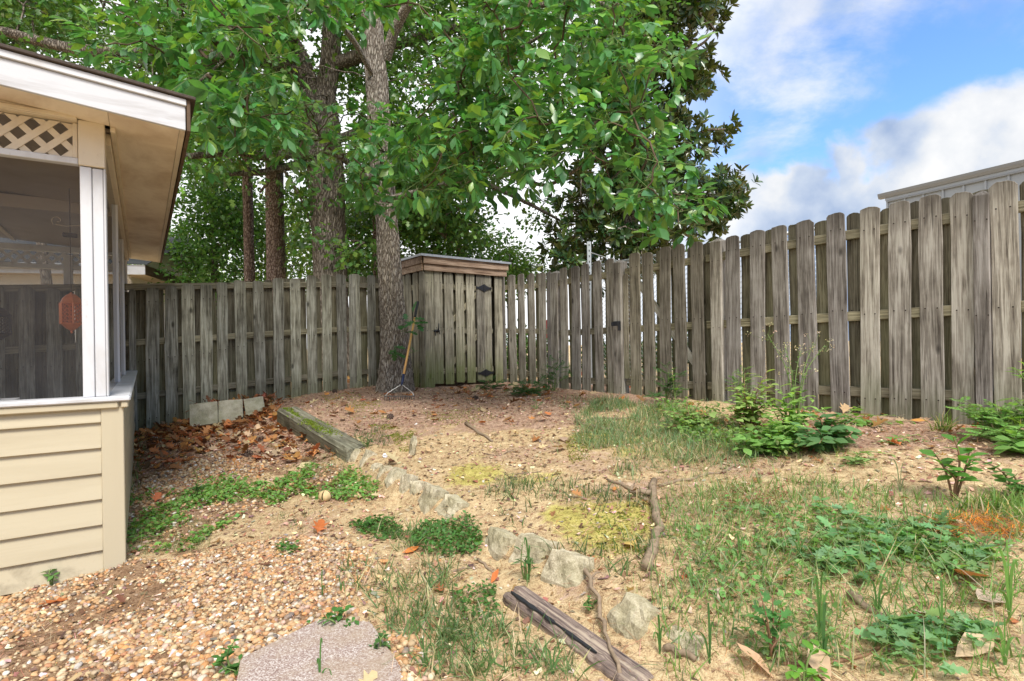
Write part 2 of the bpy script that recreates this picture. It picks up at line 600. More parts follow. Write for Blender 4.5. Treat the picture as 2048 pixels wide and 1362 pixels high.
def paint_mat(name, col, dirt, amount=0.35, scale=3.0, rough=0.5, stretch=(1, 1, 1), bscale=40, bstr=0.15, lo=0.5, hi=0.8):
    m, nt = new_mat(name)
    v, rnd, raw = coords(nt, stretch, 5.0)
    g = noise(nt, v, scale, 6, 0.62, 0.4)
    f = nd(nt, 'ShaderNodeMapRange', {'Value': g, 'From Min': lo, 'From Max': hi, 'To Max': amount}).outputs[0]
    c = mixc(nt, f, col, dirt)
    g2 = noise(nt, v, bscale, 4, 0.6)
    c = mixc(nt, nd(nt, 'ShaderNodeMapRange', {'Value': g2, 'From Min': 0.66, 'From Max': 0.72, 'To Max': 0.35}).outputs[0], c, dirt)
    finish(nt, c, rough, g2, bstr, 0.002, 0.35)
    return m


M['white_paint'] = paint_mat('white_porch_paint', (0.57, 0.58, 0.61), (0.36, 0.32, 0.27), 0.75, 4.5, 0.5, (1, 1, 0.3))
M['fascia_paint'] = paint_mat('cracked_white_fascia_paint', (0.53, 0.54, 0.57), (0.27, 0.25, 0.235), 0.8, 9.0, 0.5, (0.18, 1, 1.6), 30)
M['cream_paint'] = paint_mat('cream_trim_paint', (0.62, 0.54, 0.42), (0.36, 0.25, 0.15), 0.5, 5.0, 0.55)
M['soffit_paint'] = paint_mat('stained_beige_soffit', (0.80, 0.70, 0.565), (0.46, 0.33, 0.22), 0.8, 3.2, 0.6, (1, 0.6, 1), 60, 0.05, 0.42, 0.72)
M['ceiling_paint'] = paint_mat('porch_ceiling_paint', (0.42, 0.36, 0.31), (0.24, 0.19, 0.15), 0.5, 2.0, 0.7)
M['siding'] = paint_mat('beige_vinyl_siding', (0.47, 0.41, 0.29), (0.32, 0.26, 0.165), 0.5, 2.6, 0.42, (0.25, 1, 3), 160, 0.12)
M['corner_trim'] = paint_mat('beige_vinyl_corner', (0.48, 0.42, 0.30), (0.39, 0.33, 0.225), 0.3, 3, 0.42, (1, 1, 0.2), 160, 0.1)
M['siding_dirty'] = paint_mat('mud_splashed_vinyl_siding', (0.47, 0.41, 0.29), (0.12, 0.09, 0.055), 0.5, 9, 0.45, (1, 1, 1), 46, 0.12, 0.5, 0.75)


def flat_mat(name, col, rough=0.5, spec=0.4, metal=0.0, var=0.25, scale=20.0, bump=0.1):
    m, nt = new_mat(name)
    v, rnd, raw = coords(nt, (1, 1, 1), 3.0)
    g = noise(nt, v, scale, 5, 0.6)
    k = math_(nt, 'MULTIPLY_ADD', g, 2 * var, 1 - var)
    c = mixc(nt, 1.0, col, nd(nt, 'ShaderNodeCombineXYZ', {0: k, 1: k, 2: k}).outputs[0], 'MULTIPLY')
    finish(nt, c, rough, g, bump, 0.002, spec, metal)
    return m


M['eave_edge'] = flat_mat('dark_weathered_eave_board', (0.11, 0.075, 0.05), 0.85, 0.2, var=0.6, scale=14)
M['shingle'] = flat_mat('dark_asphalt_shingle', (0.075, 0.06, 0.052), 0.95, 0.1, var=0.6, scale=60, bump=0.5)
M['shingle_grey'] = flat_mat('grey_asphalt_shingle', (0.075, 0.08, 0.085), 0.95, 0.1, var=0.5, scale=40, bump=0.4)
M['floor'] = flat_mat('porch_floor', (0.17, 0.16, 0.15), 0.8)
M['black_iron'] = flat_mat('black_iron', (0.014, 0.015, 0.019), 0.5, 0.5, var=0.4)
M['copper'] = flat_mat('copper_lantern_metal', (0.85, 0.27, 0.12), 0.4, 0.5, 0.25)
M['dark_bronze'] = flat_mat('dark_bronze_metal', (0.06, 0.04, 0.032), 0.5, 0.5, 0.3)
M['ivory_wire'] = flat_mat('ivory_painted_wire', (0.55, 0.47, 0.36), 0.5)
M['galvanised'] = flat_mat('galvanised_steel', (0.50, 0.53, 0.55), 0.45, 0.5, 0.6, var=0.25, scale=30)
M['handle_wood'] = flat_mat('varnished_ash_handle', (0.66, 0.37, 0.115), 0.4, 0.4, var=0.2, scale=12)
M['rubber'] = flat_mat('black_rubber_grip', (0.02, 0.021, 0.022), 0.7)
M['navy'] = flat_mat('navy_ferrule', (0.02, 0.03, 0.085), 0.4)
M['bare_steel'] = flat_mat('bare_steel', (0.55, 0.54, 0.52), 0.4, 0.5, 0.5)
M['rust_steel'] = flat_mat('dull_rake_steel', (0.12, 0.105, 0.095), 0.6, 0.4, 0.3)
M['roof_felt'] = flat_mat('shed_roof_felt', (0.07, 0.073, 0.078), 0.85, 0.2, scale=25)
M['drip_edge'] = flat_mat('grey_drip_edge', (0.30, 0.32, 0.35), 0.5, 0.5, 0.3)
M['metal_wall'] = flat_mat('pale_grey_metal_panel', (0.27, 0.30, 0.345), 0.45, 0.4, var=0.06, scale=1.5, bump=0.02)
M['metal_trim'] = flat_mat('grey_metal_trim', (0.20, 0.215, 0.24), 0.45, 0.4, var=0.08)
M['white_wall'] = flat_mat('white_house_wall', (0.66, 0.64, 0.60), 0.6, var=0.1)
M['tan_soffit'] = flat_mat('tan_house_soffit', (0.46, 0.38, 0.28), 0.6, var=0.15)
M['red_plastic'] = flat_mat('red_plastic', (0.62, 0.012, 0.018), 0.4, var=0.15)
M['white_plastic'] = flat_mat('white_plastic', (0.72, 0.72, 0.75), 0.4, var=0.1)
M['red_sign'] = flat_mat('red_painted_post', (0.60, 0.07, 0.07), 0.5, var=0.15)
M['pot'] = flat_mat('dark_pot', (0.022, 0.024, 0.03), 0.6)
M['terracotta'] = flat_mat('orange_brown_clay', (0.42, 0.13, 0.06), 0.7)
M['husk'] = flat_mat('tan_dry_husk', (0.52, 0.39, 0.20), 0.8, var=0.5, scale=30, bump=0.3)
M['cone'] = flat_mat('dark_pine_cone', (0.09, 0.062, 0.05), 0.9, var=0.6, scale=60, bump=0.4)


def stone_mat(name, a, b, moss, mossy=0.5, scale=14, pit=140):
    m, nt = new_mat(name)
    v, rnd, raw = coords(nt, (1, 1, 1), 9.0)
    g = noise(nt, v, scale, 6, 0.65)
    g2 = noise(nt, v, pit, 3, 0.7)
    c = ramp(nt, math_(nt, 'ADD', math_(nt, 'MULTIPLY', g, 0.6), math_(nt, 'MULTIPLY', g2, 0.4)), [(0.36, tuple(x * 0.5 for x in a)), (0.47, a), (0.6, b)])
    g3 = noise(nt, v, 6, 4, 0.6)
    f = nd(nt, 'ShaderNodeMapRange', {'Value': math_(nt, 'ADD', g3, math_(nt, 'MULTIPLY', rnd, 0.12)), 'From Min': 0.5, 'From Max': 0.7, 'To Max': mossy}).outputs[0]
    c = mixc(nt, f, c, moss)
    finish(nt, c, 0.9, math_(nt, 'ADD', g, math_(nt, 'MULTIPLY', g2, 0.5)), 0.7, 0.012, 0.15)
    return m


M['stone'] = stone_mat('lichened_edging_stone', (0.36, 0.31, 0.215), (0.56, 0.50, 0.37), (0.22, 0.205, 0.10), 0.35)
M['concrete'] = stone_mat('mossy_concrete_block', (0.36, 0.335, 0.25), (0.50, 0.47, 0.37), (0.24, 0.25, 0.13), 0.4, 8, 200)
M['aggregate'] = None


def aggregate():
    m, nt = new_mat('pink_pebble_aggregate')
    v, rnd, raw = coords(nt, (1, 1, 1))
    vo = nd(nt, 'ShaderNodeTexVoronoi', {'Vector': v, 'Scale': 230.0})
    sp = nd(nt, 'ShaderNodeSeparateColor', {0: vo.outputs['Color']})
    c = ramp(nt, sp.outputs[0], [(0.0, (0.19, 0.125, 0.105)), (0.35, (0.29, 0.215, 0.19)), (0.6, (0.36, 0.29, 0.255)), (0.85, (0.47, 0.41, 0.375)), (1.0, (0.58, 0.54, 0.51))])
    g = noise(nt, v, 7, 4, 0.6)
    c = mixc(nt, nd(nt, 'ShaderNodeMapRange', {'Value': g, 'From Min': 0.42, 'From Max': 0.68, 'To Max': 0.6}).outputs[0], c, (0.33, 0.25, 0.175))
    finish(nt, c, 0.8, vo.outputs['Distance'], -0.6, 0.006, 0.25)
    return m


M['aggregate'] = aggregate()


def bark_mat(name, dark, mid, light, vs=(9, 9, 2.2), moss=0.0, scale=1.0):
    m, nt = new_mat(name)
    v, rnd, raw = coords(nt, vs)
    d = noise(nt, v, 2.0 * scale, 4, 0.6)
    vv = nd(nt, 'ShaderNodeVectorMath', {0: v, 1: nd(nt, 'ShaderNodeCombineXYZ', {0: d, 1: d, 2: d}).outputs[0]}, operation='ADD').outputs[0]
    vo = nd(nt, 'ShaderNodeTexVoronoi', {'Vector': vv, 'Scale': 1.6 * scale}, feature='DISTANCE_TO_EDGE').outputs['Distance']
    g = noise(nt, v, 5 * scale, 6, 0.7)
    h = math_(nt, 'ADD', math_(nt, 'MULTIPLY', ramp(nt, vo, [(0.0, 0.0), (0.22, 1.0)]), 0.55), math_(nt, 'MULTIPLY', g, 0.6))
    c = ramp(nt, h, [(0.22, dark), (0.52, mid), (0.85, light)])
    if moss:
        g3 = noise(nt, raw, 2.2, 5, 0.6)
        f = nd(nt, 'ShaderNodeMapRange', {'Value': g3, 'From Min': 0.5, 'From Max': 0.72, 'To Max': moss}).outputs[0]
        c = mixc(nt, f, c, (0.17, 0.18, 0.115))
    finish(nt, c, 0.92, h, 1.0, 0.03, 0.12)
    return m


M['bark_near'] = bark_mat('furrowed_grey_bark', (0.075, 0.057, 0.044), (0.27, 0.225, 0.18), (0.50, 0.45, 0.385), (30, 30, 5.5), 0.12)
M['bark_oak'] = bark_mat('dark_oak_bark', (0.045, 0.035, 0.028), (0.165, 0.135, 0.108), (0.31, 0.27, 0.225), (18, 18, 3.6), 0.12)
M['bark_pine'] = bark_mat('plated_pine_bark', (0.05, 0.033, 0.028), (0.21, 0.145, 0.12), (0.37, 0.29, 0.25), (15, 15, 6.0), 0.0)
M['twig'] = flat_mat('brown_twig', (0.11, 0.08, 0.055), 0.9, 0.1, var=0.5, scale=30)
M['dead_stick'] = flat_mat('grey_brown_dead_stick', (0.24, 0.18, 0.125), 0.9, 0.1, var=0.55, scale=35, bump=0.5)
M['stem_green'] = flat_mat('green_stem', (0.14, 0.20, 0.06), 0.6, 0.3, var=0.3)
M['stem_red'] = flat_mat('reddish_stem', (0.22, 0.12, 0.07), 0.6, 0.3, var=0.3)


def leaf_mat(name, rough=0.42, spec=0.4, trans=0.4, under=None, tgain=(1.85, 1.75, 0.75), undermix=0.6):
    m, nt = new_mat(name)
    at = nd(nt, 'ShaderNodeAttribute', attribute_name='col')
    v, rnd, raw = coords(nt, (1, 1, 1))
    g = noise(nt, raw, 35.0, 3, 0.6)
    k = math_(nt, 'MULTIPLY_ADD', g, 0.6, 0.7)
    c = mixc(nt, 1.0, at.outputs['Color'], nd(nt, 'ShaderNodeCombineXYZ', {0: k, 1: k, 2: k}).outputs[0], 'MULTIPLY')
    if under:
        ge = nd(nt, 'ShaderNodeNewGeometry')
        c = mixc(nt, math_(nt, 'MULTIPLY', ge.outputs['Backfacing'], undermix), c, under)
    b = nd(nt, 'ShaderNodeBsdfPrincipled', {'Base Color': c, 'Roughness': rough, 'Specular IOR Level': spec})
    ct = mixc(nt, 1.0, c, tgain, 'MULTIPLY')
    t = nd(nt, 'ShaderNodeBsdfTranslucent', {'Color': ct})
    mx = nd(nt, 'ShaderNodeMixShader', {0: trans, 1: b.outputs[0], 2: t.outputs[0]})
    nd(nt, 'ShaderNodeOutputMaterial', {0: mx.outputs[0]})
    return m


M['leaf'] = leaf_mat('broad_green_leaf', 0.34, 0.6, 0.33)
M['leaf_oak'] = leaf_mat('oak_leaf', 0.42, 0.45, 0.36)
M['leaf_magnolia'] = leaf_mat('glossy_magnolia_leaf', 0.25, 0.6, 0.12, under=(0.15, 0.12, 0.035), undermix=0.32)
M['weed'] = leaf_mat('soft_weed_leaf', 0.55, 0.25, 0.35)
M['dry_leaf'] = leaf_mat('dry_brown_leaf', 0.75, 0.15, 0.2, tgain=(1.3, 0.9, 0.6))
M['needle'] = leaf_mat('dry_needle', 0.8, 0.1, 0.1, tgain=(1, 1, 1))


def pebble_mat():
    m, nt = new_mat('river_pebble')
    at = nd(nt, 'ShaderNodeAttribute', attribute_name='col')
    v, rnd, raw = coords(nt, (1, 1, 1))
    g = noise(nt, raw, 90.0, 4, 0.65)
    k = math_(nt, 'MULTIPLY_ADD', g, 0.9, 0.55)
    c = mixc(nt, 1.0, at.outputs['Color'], nd(nt, 'ShaderNodeCombineXYZ', {0: k, 1: k, 2: k}).outputs[0], 'MULTIPLY')
    finish(nt, c, 0.6, g, 0.25, 0.004, 0.3)
    return m


M['pebble'] = pebble_mat()


def screen_mat():
    m, nt = new_mat('grey_insect_screen')
    v, rnd, raw = coords(nt, (1, 1, 1))
    g = noise(nt, v, 6, 5, 0.6)
    gs = noise(nt, v, 130, 2, 0.5)
    c = ramp(nt, g, [(0.3, (0.055, 0.053, 0.055)), (0.7, (0.085, 0.082, 0.085))])
    c = mixc(nt, nd(nt, 'ShaderNodeMapRange', {'Value': gs, 'From Min': 0.74, 'From Max': 0.77}).outputs[0], c, (0.5, 0.48, 0.44))
    b = nd(nt, 'ShaderNodeBsdfDiffuse', {'Color': c})
    t = nd(nt, 'ShaderNodeBsdfTransparent')
    mx = nd(nt, 'ShaderNodeMixShader', {0: 0.35, 1: t.outputs[0], 2: b.outputs[0]})
    nd(nt, 'ShaderNodeOutputMaterial', {0: mx.outputs[0]})
    return m


M['screen'] = screen_mat()


def ground_mat():
    m, nt = new_mat('yard_soil')
    at = nd(nt, 'ShaderNodeAttribute', attribute_name='col')      # r mulch, g moss, b gravel bed
    sp = nd(nt, 'ShaderNodeSeparateColor', {0: at.outputs['Color']})
    tc = nd(nt, 'ShaderNodeTexCoord')
    v = tc.outputs['Object']
    a = noise(nt, v, 2.6, 6, 0.6)
    b = noise(nt, v, 22, 6, 0.68)
    e = noise(nt, v, 150, 3, 0.7)
    mixn = math_(nt, 'ADD', math_(nt, 'MULTIPLY', b, 0.5), math_(nt, 'MULTIPLY', e, 0.5))
    sand = ramp(nt, mixn, [(0.36, (0.17, 0.095, 0.05)), (0.44, (0.38, 0.25, 0.14)), (0.52, (0.57, 0.43, 0.245)), (0.66, (0.70, 0.575, 0.36))])
    mul = ramp(nt, mixn, [(0.36, (0.075, 0.045, 0.03)), (0.46, (0.29, 0.18, 0.125)), (0.55, (0.48, 0.325, 0.235)), (0.68, (0.56, 0.43, 0.33))])
    mos = ramp(nt, mixn, [(0.38, (0.20, 0.165, 0.045)), (0.49, (0.42, 0.36, 0.10)), (0.62, (0.62, 0.54, 0.20))])
    gra = ramp(nt, mixn, [(0.38, (0.10, 0.055, 0.032)), (0.5, (0.27, 0.165, 0.095)), (0.64, (0.44, 0.31, 0.20))])

    def msk(ch, lo, hi):
        s = math_(nt, 'ADD', sp.outputs[ch], math_(nt, 'MULTIPLY_ADD', b, 1.1, -0.55))
        return nd(nt, 'ShaderNodeMapRange', {'Value': s, 'From Min': lo, 'From Max': hi}, interpolation_type='SMOOTHSTEP').outputs[0]
    c = mixc(nt, msk(1, 0.30, 0.75), sand, mos)
    c = mixc(nt, msk(2, 0.35, 0.65), c, gra)
    c = mixc(nt, msk(0, 0.30, 0.70), c, mul)
    finish(nt, c, 0.95, mixn, 0.9, 0.02, 0.1)
    return m


M['ground'] = ground_mat()

# ------------------------------------------------------------------ ground
def axis_pts(lo, hi, step, far):
    a = list(np.arange(lo, hi, step))
    out, s, p = [], step, hi
    while p < far:
        out.append(p)
        s *= 1.35
        p += s
    neg, s, p = [], step, lo - step
    while p > -far:
        neg.append(p)
        s *= 1.35
        p -= s
    return np.array(neg[::-1] + a + out)


gx, gy = axis_pts(-5.6, 4.6, 0.032, 400), axis_pts(0.6, 9.9, 0.032, 400)
X, Yg = np.meshgrid(gx, gy)
Z = ground_h(X.ravel(), Yg.ravel())
nx, ny = len(gx), len(gy)
V = np.stack([X.ravel(), Yg.ravel(), Z], 1)
ii = np.arange(nx * ny).reshape(ny, nx)
quads = np.stack([ii[:-1, :-1], ii[:-1, 1:], ii[1:, 1:], ii[1:, :-1]], -1).reshape(-1, 4)

# what covers the soil where
POLY = {
    'litter': [(250, 905), (268, 850), (300, 830), (380, 838), (540, 805), (560, 822), (640, 880), (690, 912), (620, 930), (560, 935), (430, 912), (330, 935), (262, 960)],
    'mulch': [(555, 815), (600, 770), (700, 745), (900, 740), (1130, 745), (1260, 770), (1440, 815), (1250, 812), (1120, 850), (1000, 862), (880, 850), (780, 870), (700, 882), (620, 838)],
    'mulch2': [(1560, 880), (1600, 825), (1850, 830), (2046, 860), (2046, 930), (1900, 905), (1750, 900), (1640, 905)],
    'moss1': [(760, 820), (900, 815), (1000, 850), (900, 880), (780, 875)],
    'moss2': [(900, 960), (1000, 900), (1120, 930), (1260, 1000), (1300, 1060), (1280, 1130), (1180, 1120), (1050, 1050)],
    'moss3': [(1130, 900), (1180, 850), (1300, 870), (1280, 960), (1180, 950)],
    'gravel': [(-40, 1365), (-40, 1190), (110, 1168), (255, 1120), (420, 1105), (560, 1075), (650, 1075), (745, 1100), (740, 1150), (700, 1200), (735, 1260), (790, 1300), (830, 1365)],
    'gravel2': [(262, 968), (330, 925), (430, 905), (560, 925), (600, 945), (440, 965), (340, 990), (262, 1010)],
    'gravel3': [(770, 1262), (850, 1290), (880, 1340), (860, 1365), (790, 1365)],
    'clover': [(250, 1008), (300, 990), (390, 985), (420, 955), (540, 968), (640, 925), (720, 945), (762, 975), (745, 1010), (680, 1002), (600, 990), (480, 1035), (420, 1075), (390, 1105), (255, 1112)],
}
GP = {k: gpoly(v) for k, v in POLY.items()}


def soft(poly, x, y, r=0.18, seed=0):
    """1 inside the patch, 0 outside, ragged edge"""
    jx = x + (fbm(x * 2.5, y * 2.5, seed) - 0.5) * r * 3
    jy = y + (fbm(x * 2.5, y * 2.5, seed + 50) - 0.5) * r * 3
    acc = 0
    for ox, oy in ((0, 0), (r, 0), (-r, 0), (0, r), (0, -r)):
        acc = acc + in_poly(jx + ox, jy + oy, poly)
    return acc / 5.0


x, y = V[:, 0], V[:, 1]
dense = (x > -6) & (x < 5) & (y > 0.3) & (y < 10.5)
col = np.zeros((len(V), 3), np.float32)
xd, yd = x[dense], y[dense]
mulch = np.clip(soft(GP['litter'], xd, yd) + soft(GP['mulch'], xd, yd, 0.3) + soft(GP['mulch2'], xd, yd, 0.15) * 0.8, 0, 1)
bn = fbm(xd * 1.6, yd * 1.6, 77)
mulch = np.maximum(mulch, np.clip((bn - 0.56) * 4, 0, 0.5))
moss = np.clip(soft(GP['moss1'], xd, yd) * 0.6 + soft(GP['moss2'], xd, yd) * 1.0 + soft(GP['moss3'], xd, yd) * 0.7, 0, 1) * np.clip((fbm(xd * 2.2, yd * 2.2, 5) - 0.26) * 3.4, 0, 1)
grav = np.clip(soft(GP['gravel'], xd, yd, 0.08) + soft(GP['gravel2'], xd, yd, 0.1) + soft(GP['clover'], xd, yd, 0.1) * 0.7, 0, 1)
col[dense] = np.stack([mulch, moss, grav], 1)
col[~dense] = (0.1, 0.3, 0)
g = link('ground', fast_mesh('ground', V, quads.ravel(), np.arange(len(quads)) * 4, np.full(len(quads), 4), M['ground'], col, True))
tag(g, 'sandy yard soil with mulch, moss and bare dirt', 'ground', kind='structure')

# ------------------------------------------------------------------ boards, fences
def board_mesh(name, seed, m, w=0.14, h=1.83, t=0.019, worn=1.7):
    r = random.Random(seed)
    cut = r.uniform(0.018, 0.038)
    hw = w / 2

    def j(a=0.004):
        return r.uniform(-a, a) * worn
    side = [0.0, 0.45, 0.95, 1.45]
    poly = [(-hw + j(0.002), j(0.006)), (hw + j(0.002), j(0.006))]
    for z in side[1:]:
        poly.append((hw + j(0.003), z))
    poly += [(hw + j(), h - cut), (hw - cut * 0.45 + j(), h - cut * 0.35 + j()), (hw - cut * 1.15 + j(), h + j(0.003))]
    poly += [(r.uniform(-0.01, 0.01), h + r.uniform(-0.003, 0.006))]
    poly += [(-hw + cut * 1.15 + j(), h + j(0.003)), (-hw + cut * 0.45 + j(), h - cut * 0.35 + j()), (-hw + j(), h - cut)]
    for z in side[:0:-1]:
        poly.append((-hw + j(0.003), z))
    n = len(poly)
    bow, cup = r.uniform(-0.008, 0.008), r.uniform(0.0, 0.004)

    def yy(x, z):
        return bow * math.sin(math.pi * z / h) + cup * (x / hw) ** 2
    mb = MB()
    # front and back as two strips each side of a centre line, so the cup is real
    fr = [(x, -t / 2 + yy(x, z), z) for x, z in poly]
    bk = [(x, t / 2 + yy(x, z), z) for x, z in poly]
    mb.add(fr + bk, [tuple(range(n)), tuple(range(2 * n - 1, n - 1, -1))] + [((i + 1) % n, i, i + n, (i + 1) % n + n) for i in range(n)])
    me = mb.mesh(name, m, False, 0.0025)
    return me


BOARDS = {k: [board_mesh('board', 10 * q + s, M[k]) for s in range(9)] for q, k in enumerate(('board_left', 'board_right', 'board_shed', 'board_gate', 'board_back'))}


def rect_bar(name, m, L, hgt, t, parent, loc, ang, tilt=0.0):
    """a rail of length L along its local x, from loc"""
    mb = MB().box(0, L, -t / 2, t / 2, -hgt / 2, hgt / 2)
    return mb.obj(name, m, parent, bevel=0.004, loc=loc, rot=(0, -tilt, ang))


class Line:
    def __init__(s, p0, p1):
        s.a, s.b = Vector(p0[:2]), Vector(p1[:2])
        s.d = (s.b - s.a).normalized()
        s.n = Vector((-s.d.y, s.d.x))          # away from the yard
        s.ang = math.atan2(s.d.y, s.d.x)
        s.L = (s.b - s.a).length

    def t_of_px(s, px, py=690, off=0.0):
        x, yv = unroll(px, py)
        k = x / F
        a = s.a + s.n * off
        # a.x + d.x t = k (a.y + d.y t)
        return (k * a.y - a.x) / (s.d.x - k * s.d.y)

    def at(s, t, z, off=0.0):
        p = s.a + s.d * t + s.n * off
        return Vector((p.x, p.y, z))


def put_board(kind, parent, line, t, w, z0, z1, off, base, k, lean=0.0, name='board'):
    me = BOARDS[kind][k % 9]
    o = link(name, me, parent)
    o.location = line.at(t, z0, off) - base
    o.rotation_euler = (0, lean, line.ang)
    o.scale = (w / 0.14, 1.0, (z1 - z0) / 1.83)
    return o


def fence_run(parent, base, kind, line, front, ztop, foot, rails, rail_t, backs=True, seed=0, skip_back=(), back_kind=None, front_off=-0.03):
    """front: list of (t, width); ztop(t); foot(t); rails: list of z(t)"""
    r = random.Random(seed)
    for i, (t, w) in enumerate(front):
        put_board(kind, parent, line, t, w, foot(t), ztop(t) + r.uniform(-0.016, 0.016), front_off, base, r.randrange(9), r.uniform(-0.010, 0.010))
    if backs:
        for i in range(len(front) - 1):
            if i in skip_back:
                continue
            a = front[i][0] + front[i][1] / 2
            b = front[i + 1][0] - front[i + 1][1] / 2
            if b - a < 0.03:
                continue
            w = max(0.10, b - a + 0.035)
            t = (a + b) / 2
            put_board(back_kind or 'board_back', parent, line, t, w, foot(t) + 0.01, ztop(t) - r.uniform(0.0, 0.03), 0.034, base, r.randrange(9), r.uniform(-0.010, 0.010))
    for zf in rails:
        t0, t1 = rail_t
        z0, z1 = zf(t0), zf(t1)
        p = line.at(t0, z0, 0.0) - base
        rect_bar('rail', M['rail'], math.hypot(t1 - t0, z1 - z0), 0.085, 0.036, parent, p, line.ang, math.atan2(z1 - z0, t1 - t0))


def lin(t0, v0, t1, v1):
    return lambda t: v0 + (v1 - v0) * (t - t0) / (t1 - t0)


def px_boards(line, edges, py=690, off=-0.03):
    out = []
    for a, b in edges:
        ta, tb = line.t_of_px(a, py, off), line.t_of_px(b, py, off)
        out.append(((ta + tb) / 2, abs(tb - ta)))
    return out


# --- left fence: the run past the porch, a kink, and the run behind the near tree
pL0, pL1 = P(279, 690, 7.30), P(692, 690, 9.02)
L1 = Line(pL0, pL1)
base = Vector((pL1.x, pL1.y, gz(pL1.x, pL1.y)))
fenceL = thing('board_fence', 'long grey-green shadowbox fence running behind the porch to the tree', 'fence', base)
cr = lambda x: 240 + x / 3.303
fr = px_boards(L1, [(cr(a), cr(b)) for a, b in [(60, 107), (165, 255), (292, 378), (410, 493), (528, 606), (640, 712), (765, 838), (890, 962), (1010, 1080), (1125, 1192), (1235, 1300), (1335, 1398), (1437, 1497)]])
step = 0.262
pre = [(fr[0][0] - step * k, 0.14) for k in range(16, 0, -1)]
tL = [fr[0][0], fr[-1][0]]
ztL = lin(tL[0], P(262, 579, 7.25).z, tL[1], P(690, 549, 9.02).z)
zt_left = lambda t: ztL(t) if t > tL[0] else ztL(tL[0]) + (t - tL[0]) * 0.02
def foot_left(t):
    p = L1.at(t, 0)
    return gz(p.x, p.y) - 0.04
r1 = lambda t: zt_left(t) - 0.17
r2 = lambda t: zt_left(t) - 0.17 - 0.73
r3 = lambda t: zt_left(t) - 0.17 - 1.44
fence_run(fenceL, base, 'board_left', L1, pre + fr, zt_left, foot_left, [r1, r2, r3], (pre[0][0] - 0.1, fr[-1][0] + 0.1), seed=3)
pL2 = P(806, 690, 9.75)
L2 = Line(pL1, pL2)
fr2 = px_boards(L2, [(cr(1545), cr(1595)), (cr(1637), cr(1690))])
fr2 += [(fr2[-1][0] + 0.225 * k, 0.13) for k in (1, 2, 3)]
zt2 = lin(0, P(692, 549, 9.02).z, L2.L, P(806, 553, 9.7).z)
def foot2(t):
    p = L2.at(t, 0)
    return gz(p.x, p.y) - 0.04
fence_run(fenceL, base, 'board_left', L2, [(0.10, 0.12)] + fr2, zt2, foot2, [lambda t: zt2(t) - 0.17, lambda t: zt2(t) - 0.9, lambda t: zt2(t) - 1.61], (0.02, L2.L + 0.05), seed=5)

# --- right fences
pA0, pA1 = P(1003, 690, 9.74), P(1102, 690, 8.86)
LA = Line(pA0, pA1)
baseA = Vector((pA0.x, pA0.y, gz(pA0.x, pA0.y)))
fenceA = thing('board_fence', 'short grey fence panel with bright gaps between shed door and capped post', 'fence', baseA)
c4 = lambda x: 740 + x / 3.783
frA = px_boards(LA, [(c4(a), c4(b)) for a, b in [(1003, 1030), (1060, 1108), (1130, 1176), (1205, 1250), (1277, 1330), (1347, 1385)]])
ztA = lin(frA[0][0], P(1010, 553, 9.7).z, frA[-1][0], P(1100, 545, 8.9).z)
def footA(t):
    p = LA.at(t, 0)
    return gz(p.x, p.y) - 0.03
fence_run(fenceA, baseA, 'board_right', LA, frA, ztA, footA, [lambda t: ztA(t) - 0.2, lambda t: ztA(t) - 0.95, lambda t: ztA(t) - 1.66], (0.0, LA.L + 0.02), seed=8)

pB0, pB1 = P(1105, 690, 8.27), P(1896, 690, 4.465)
LB = Line(pB0, pB1)
zB0, zB1 = P(1120, 538, 8.1).z, P(1862, 396, 4.57).z
ztB = lambda t: lin(LB.t_of_px(1120), zB0, LB.t_of_px(1862), zB1)(t)
def footB(t):
    p = LB.at(t, 0)
    return gz(p.x, p.y) - 0.03
rB = [lambda t: ztB(t) - 0.2, lambda t: ztB(t) - 0.94, lambda t: ztB(t) - 1.62]
baseB = LB.at(0, 0)
baseB.z = gz(baseB.x, baseB.y)
fenceB = thing('board_fence', 'grey-brown fence panel between capped corner post and gate latch', 'fence', baseB)
frB = px_boards(LB, [(c4(a), c4(b)) for a, b in [(1443, 1497), (1525, 1588), (1605, 1663), (1703, 1765), (1797, 1858)]])
fence_run(fenceB, baseB, 'board_right', LB, frB, ztB, footB, rB, (0.0, LB.t_of_px(1246)), seed=12)


def post(parent, base, line, px0, px1, ztop, name='post', m='board_right', off=-0.03):
    ta, tb = line.t_of_px(px0, 690, off), line.t_of_px(px1, 690, off)
    w_ = tb - ta
    t = line.t_of_px((px0 + px1) / 2, 690, off + w_ * 0.2)
    p = line.at(t, 0, off + w_ * 0.35)
    z0 = gz(p.x, p.y) - 0.1
    h = ztop - z0
    hw = w_ / 2
    mb = MB()
    v = [(-hw, -hw, 0), (hw, -hw, 0), (hw, hw, 0), (-hw, hw, 0), (-hw, -hw, h - 0.04), (hw, -hw, h - 0.045), (hw, hw, h - 0.03), (-hw, hw, h - 0.035), (0.005, -0.004, h)]
    mb.add(v, [(3, 2, 1, 0), (0, 1, 5, 4), (1, 2, 6, 5), (2, 3, 7, 6), (3, 0, 4, 7), (4, 5, 8), (5, 6, 8), (6, 7, 8), (7, 4, 8)])
    o = mb.obj(name, M[m], parent, bevel=0.005)
    o.location = Vector((p.x, p.y, z0)) - base
    o.rotation_euler = (0, 0, line.ang)
    return o


post(fenceB, baseB, LB, c4(1387), c4(1438), P(1110, 541, 8.2).z)
post(fenceB, baseB, LB, c4(1860), c4(1922), P(1240, 523, 7.3).z + 0.01, off=-0.05)

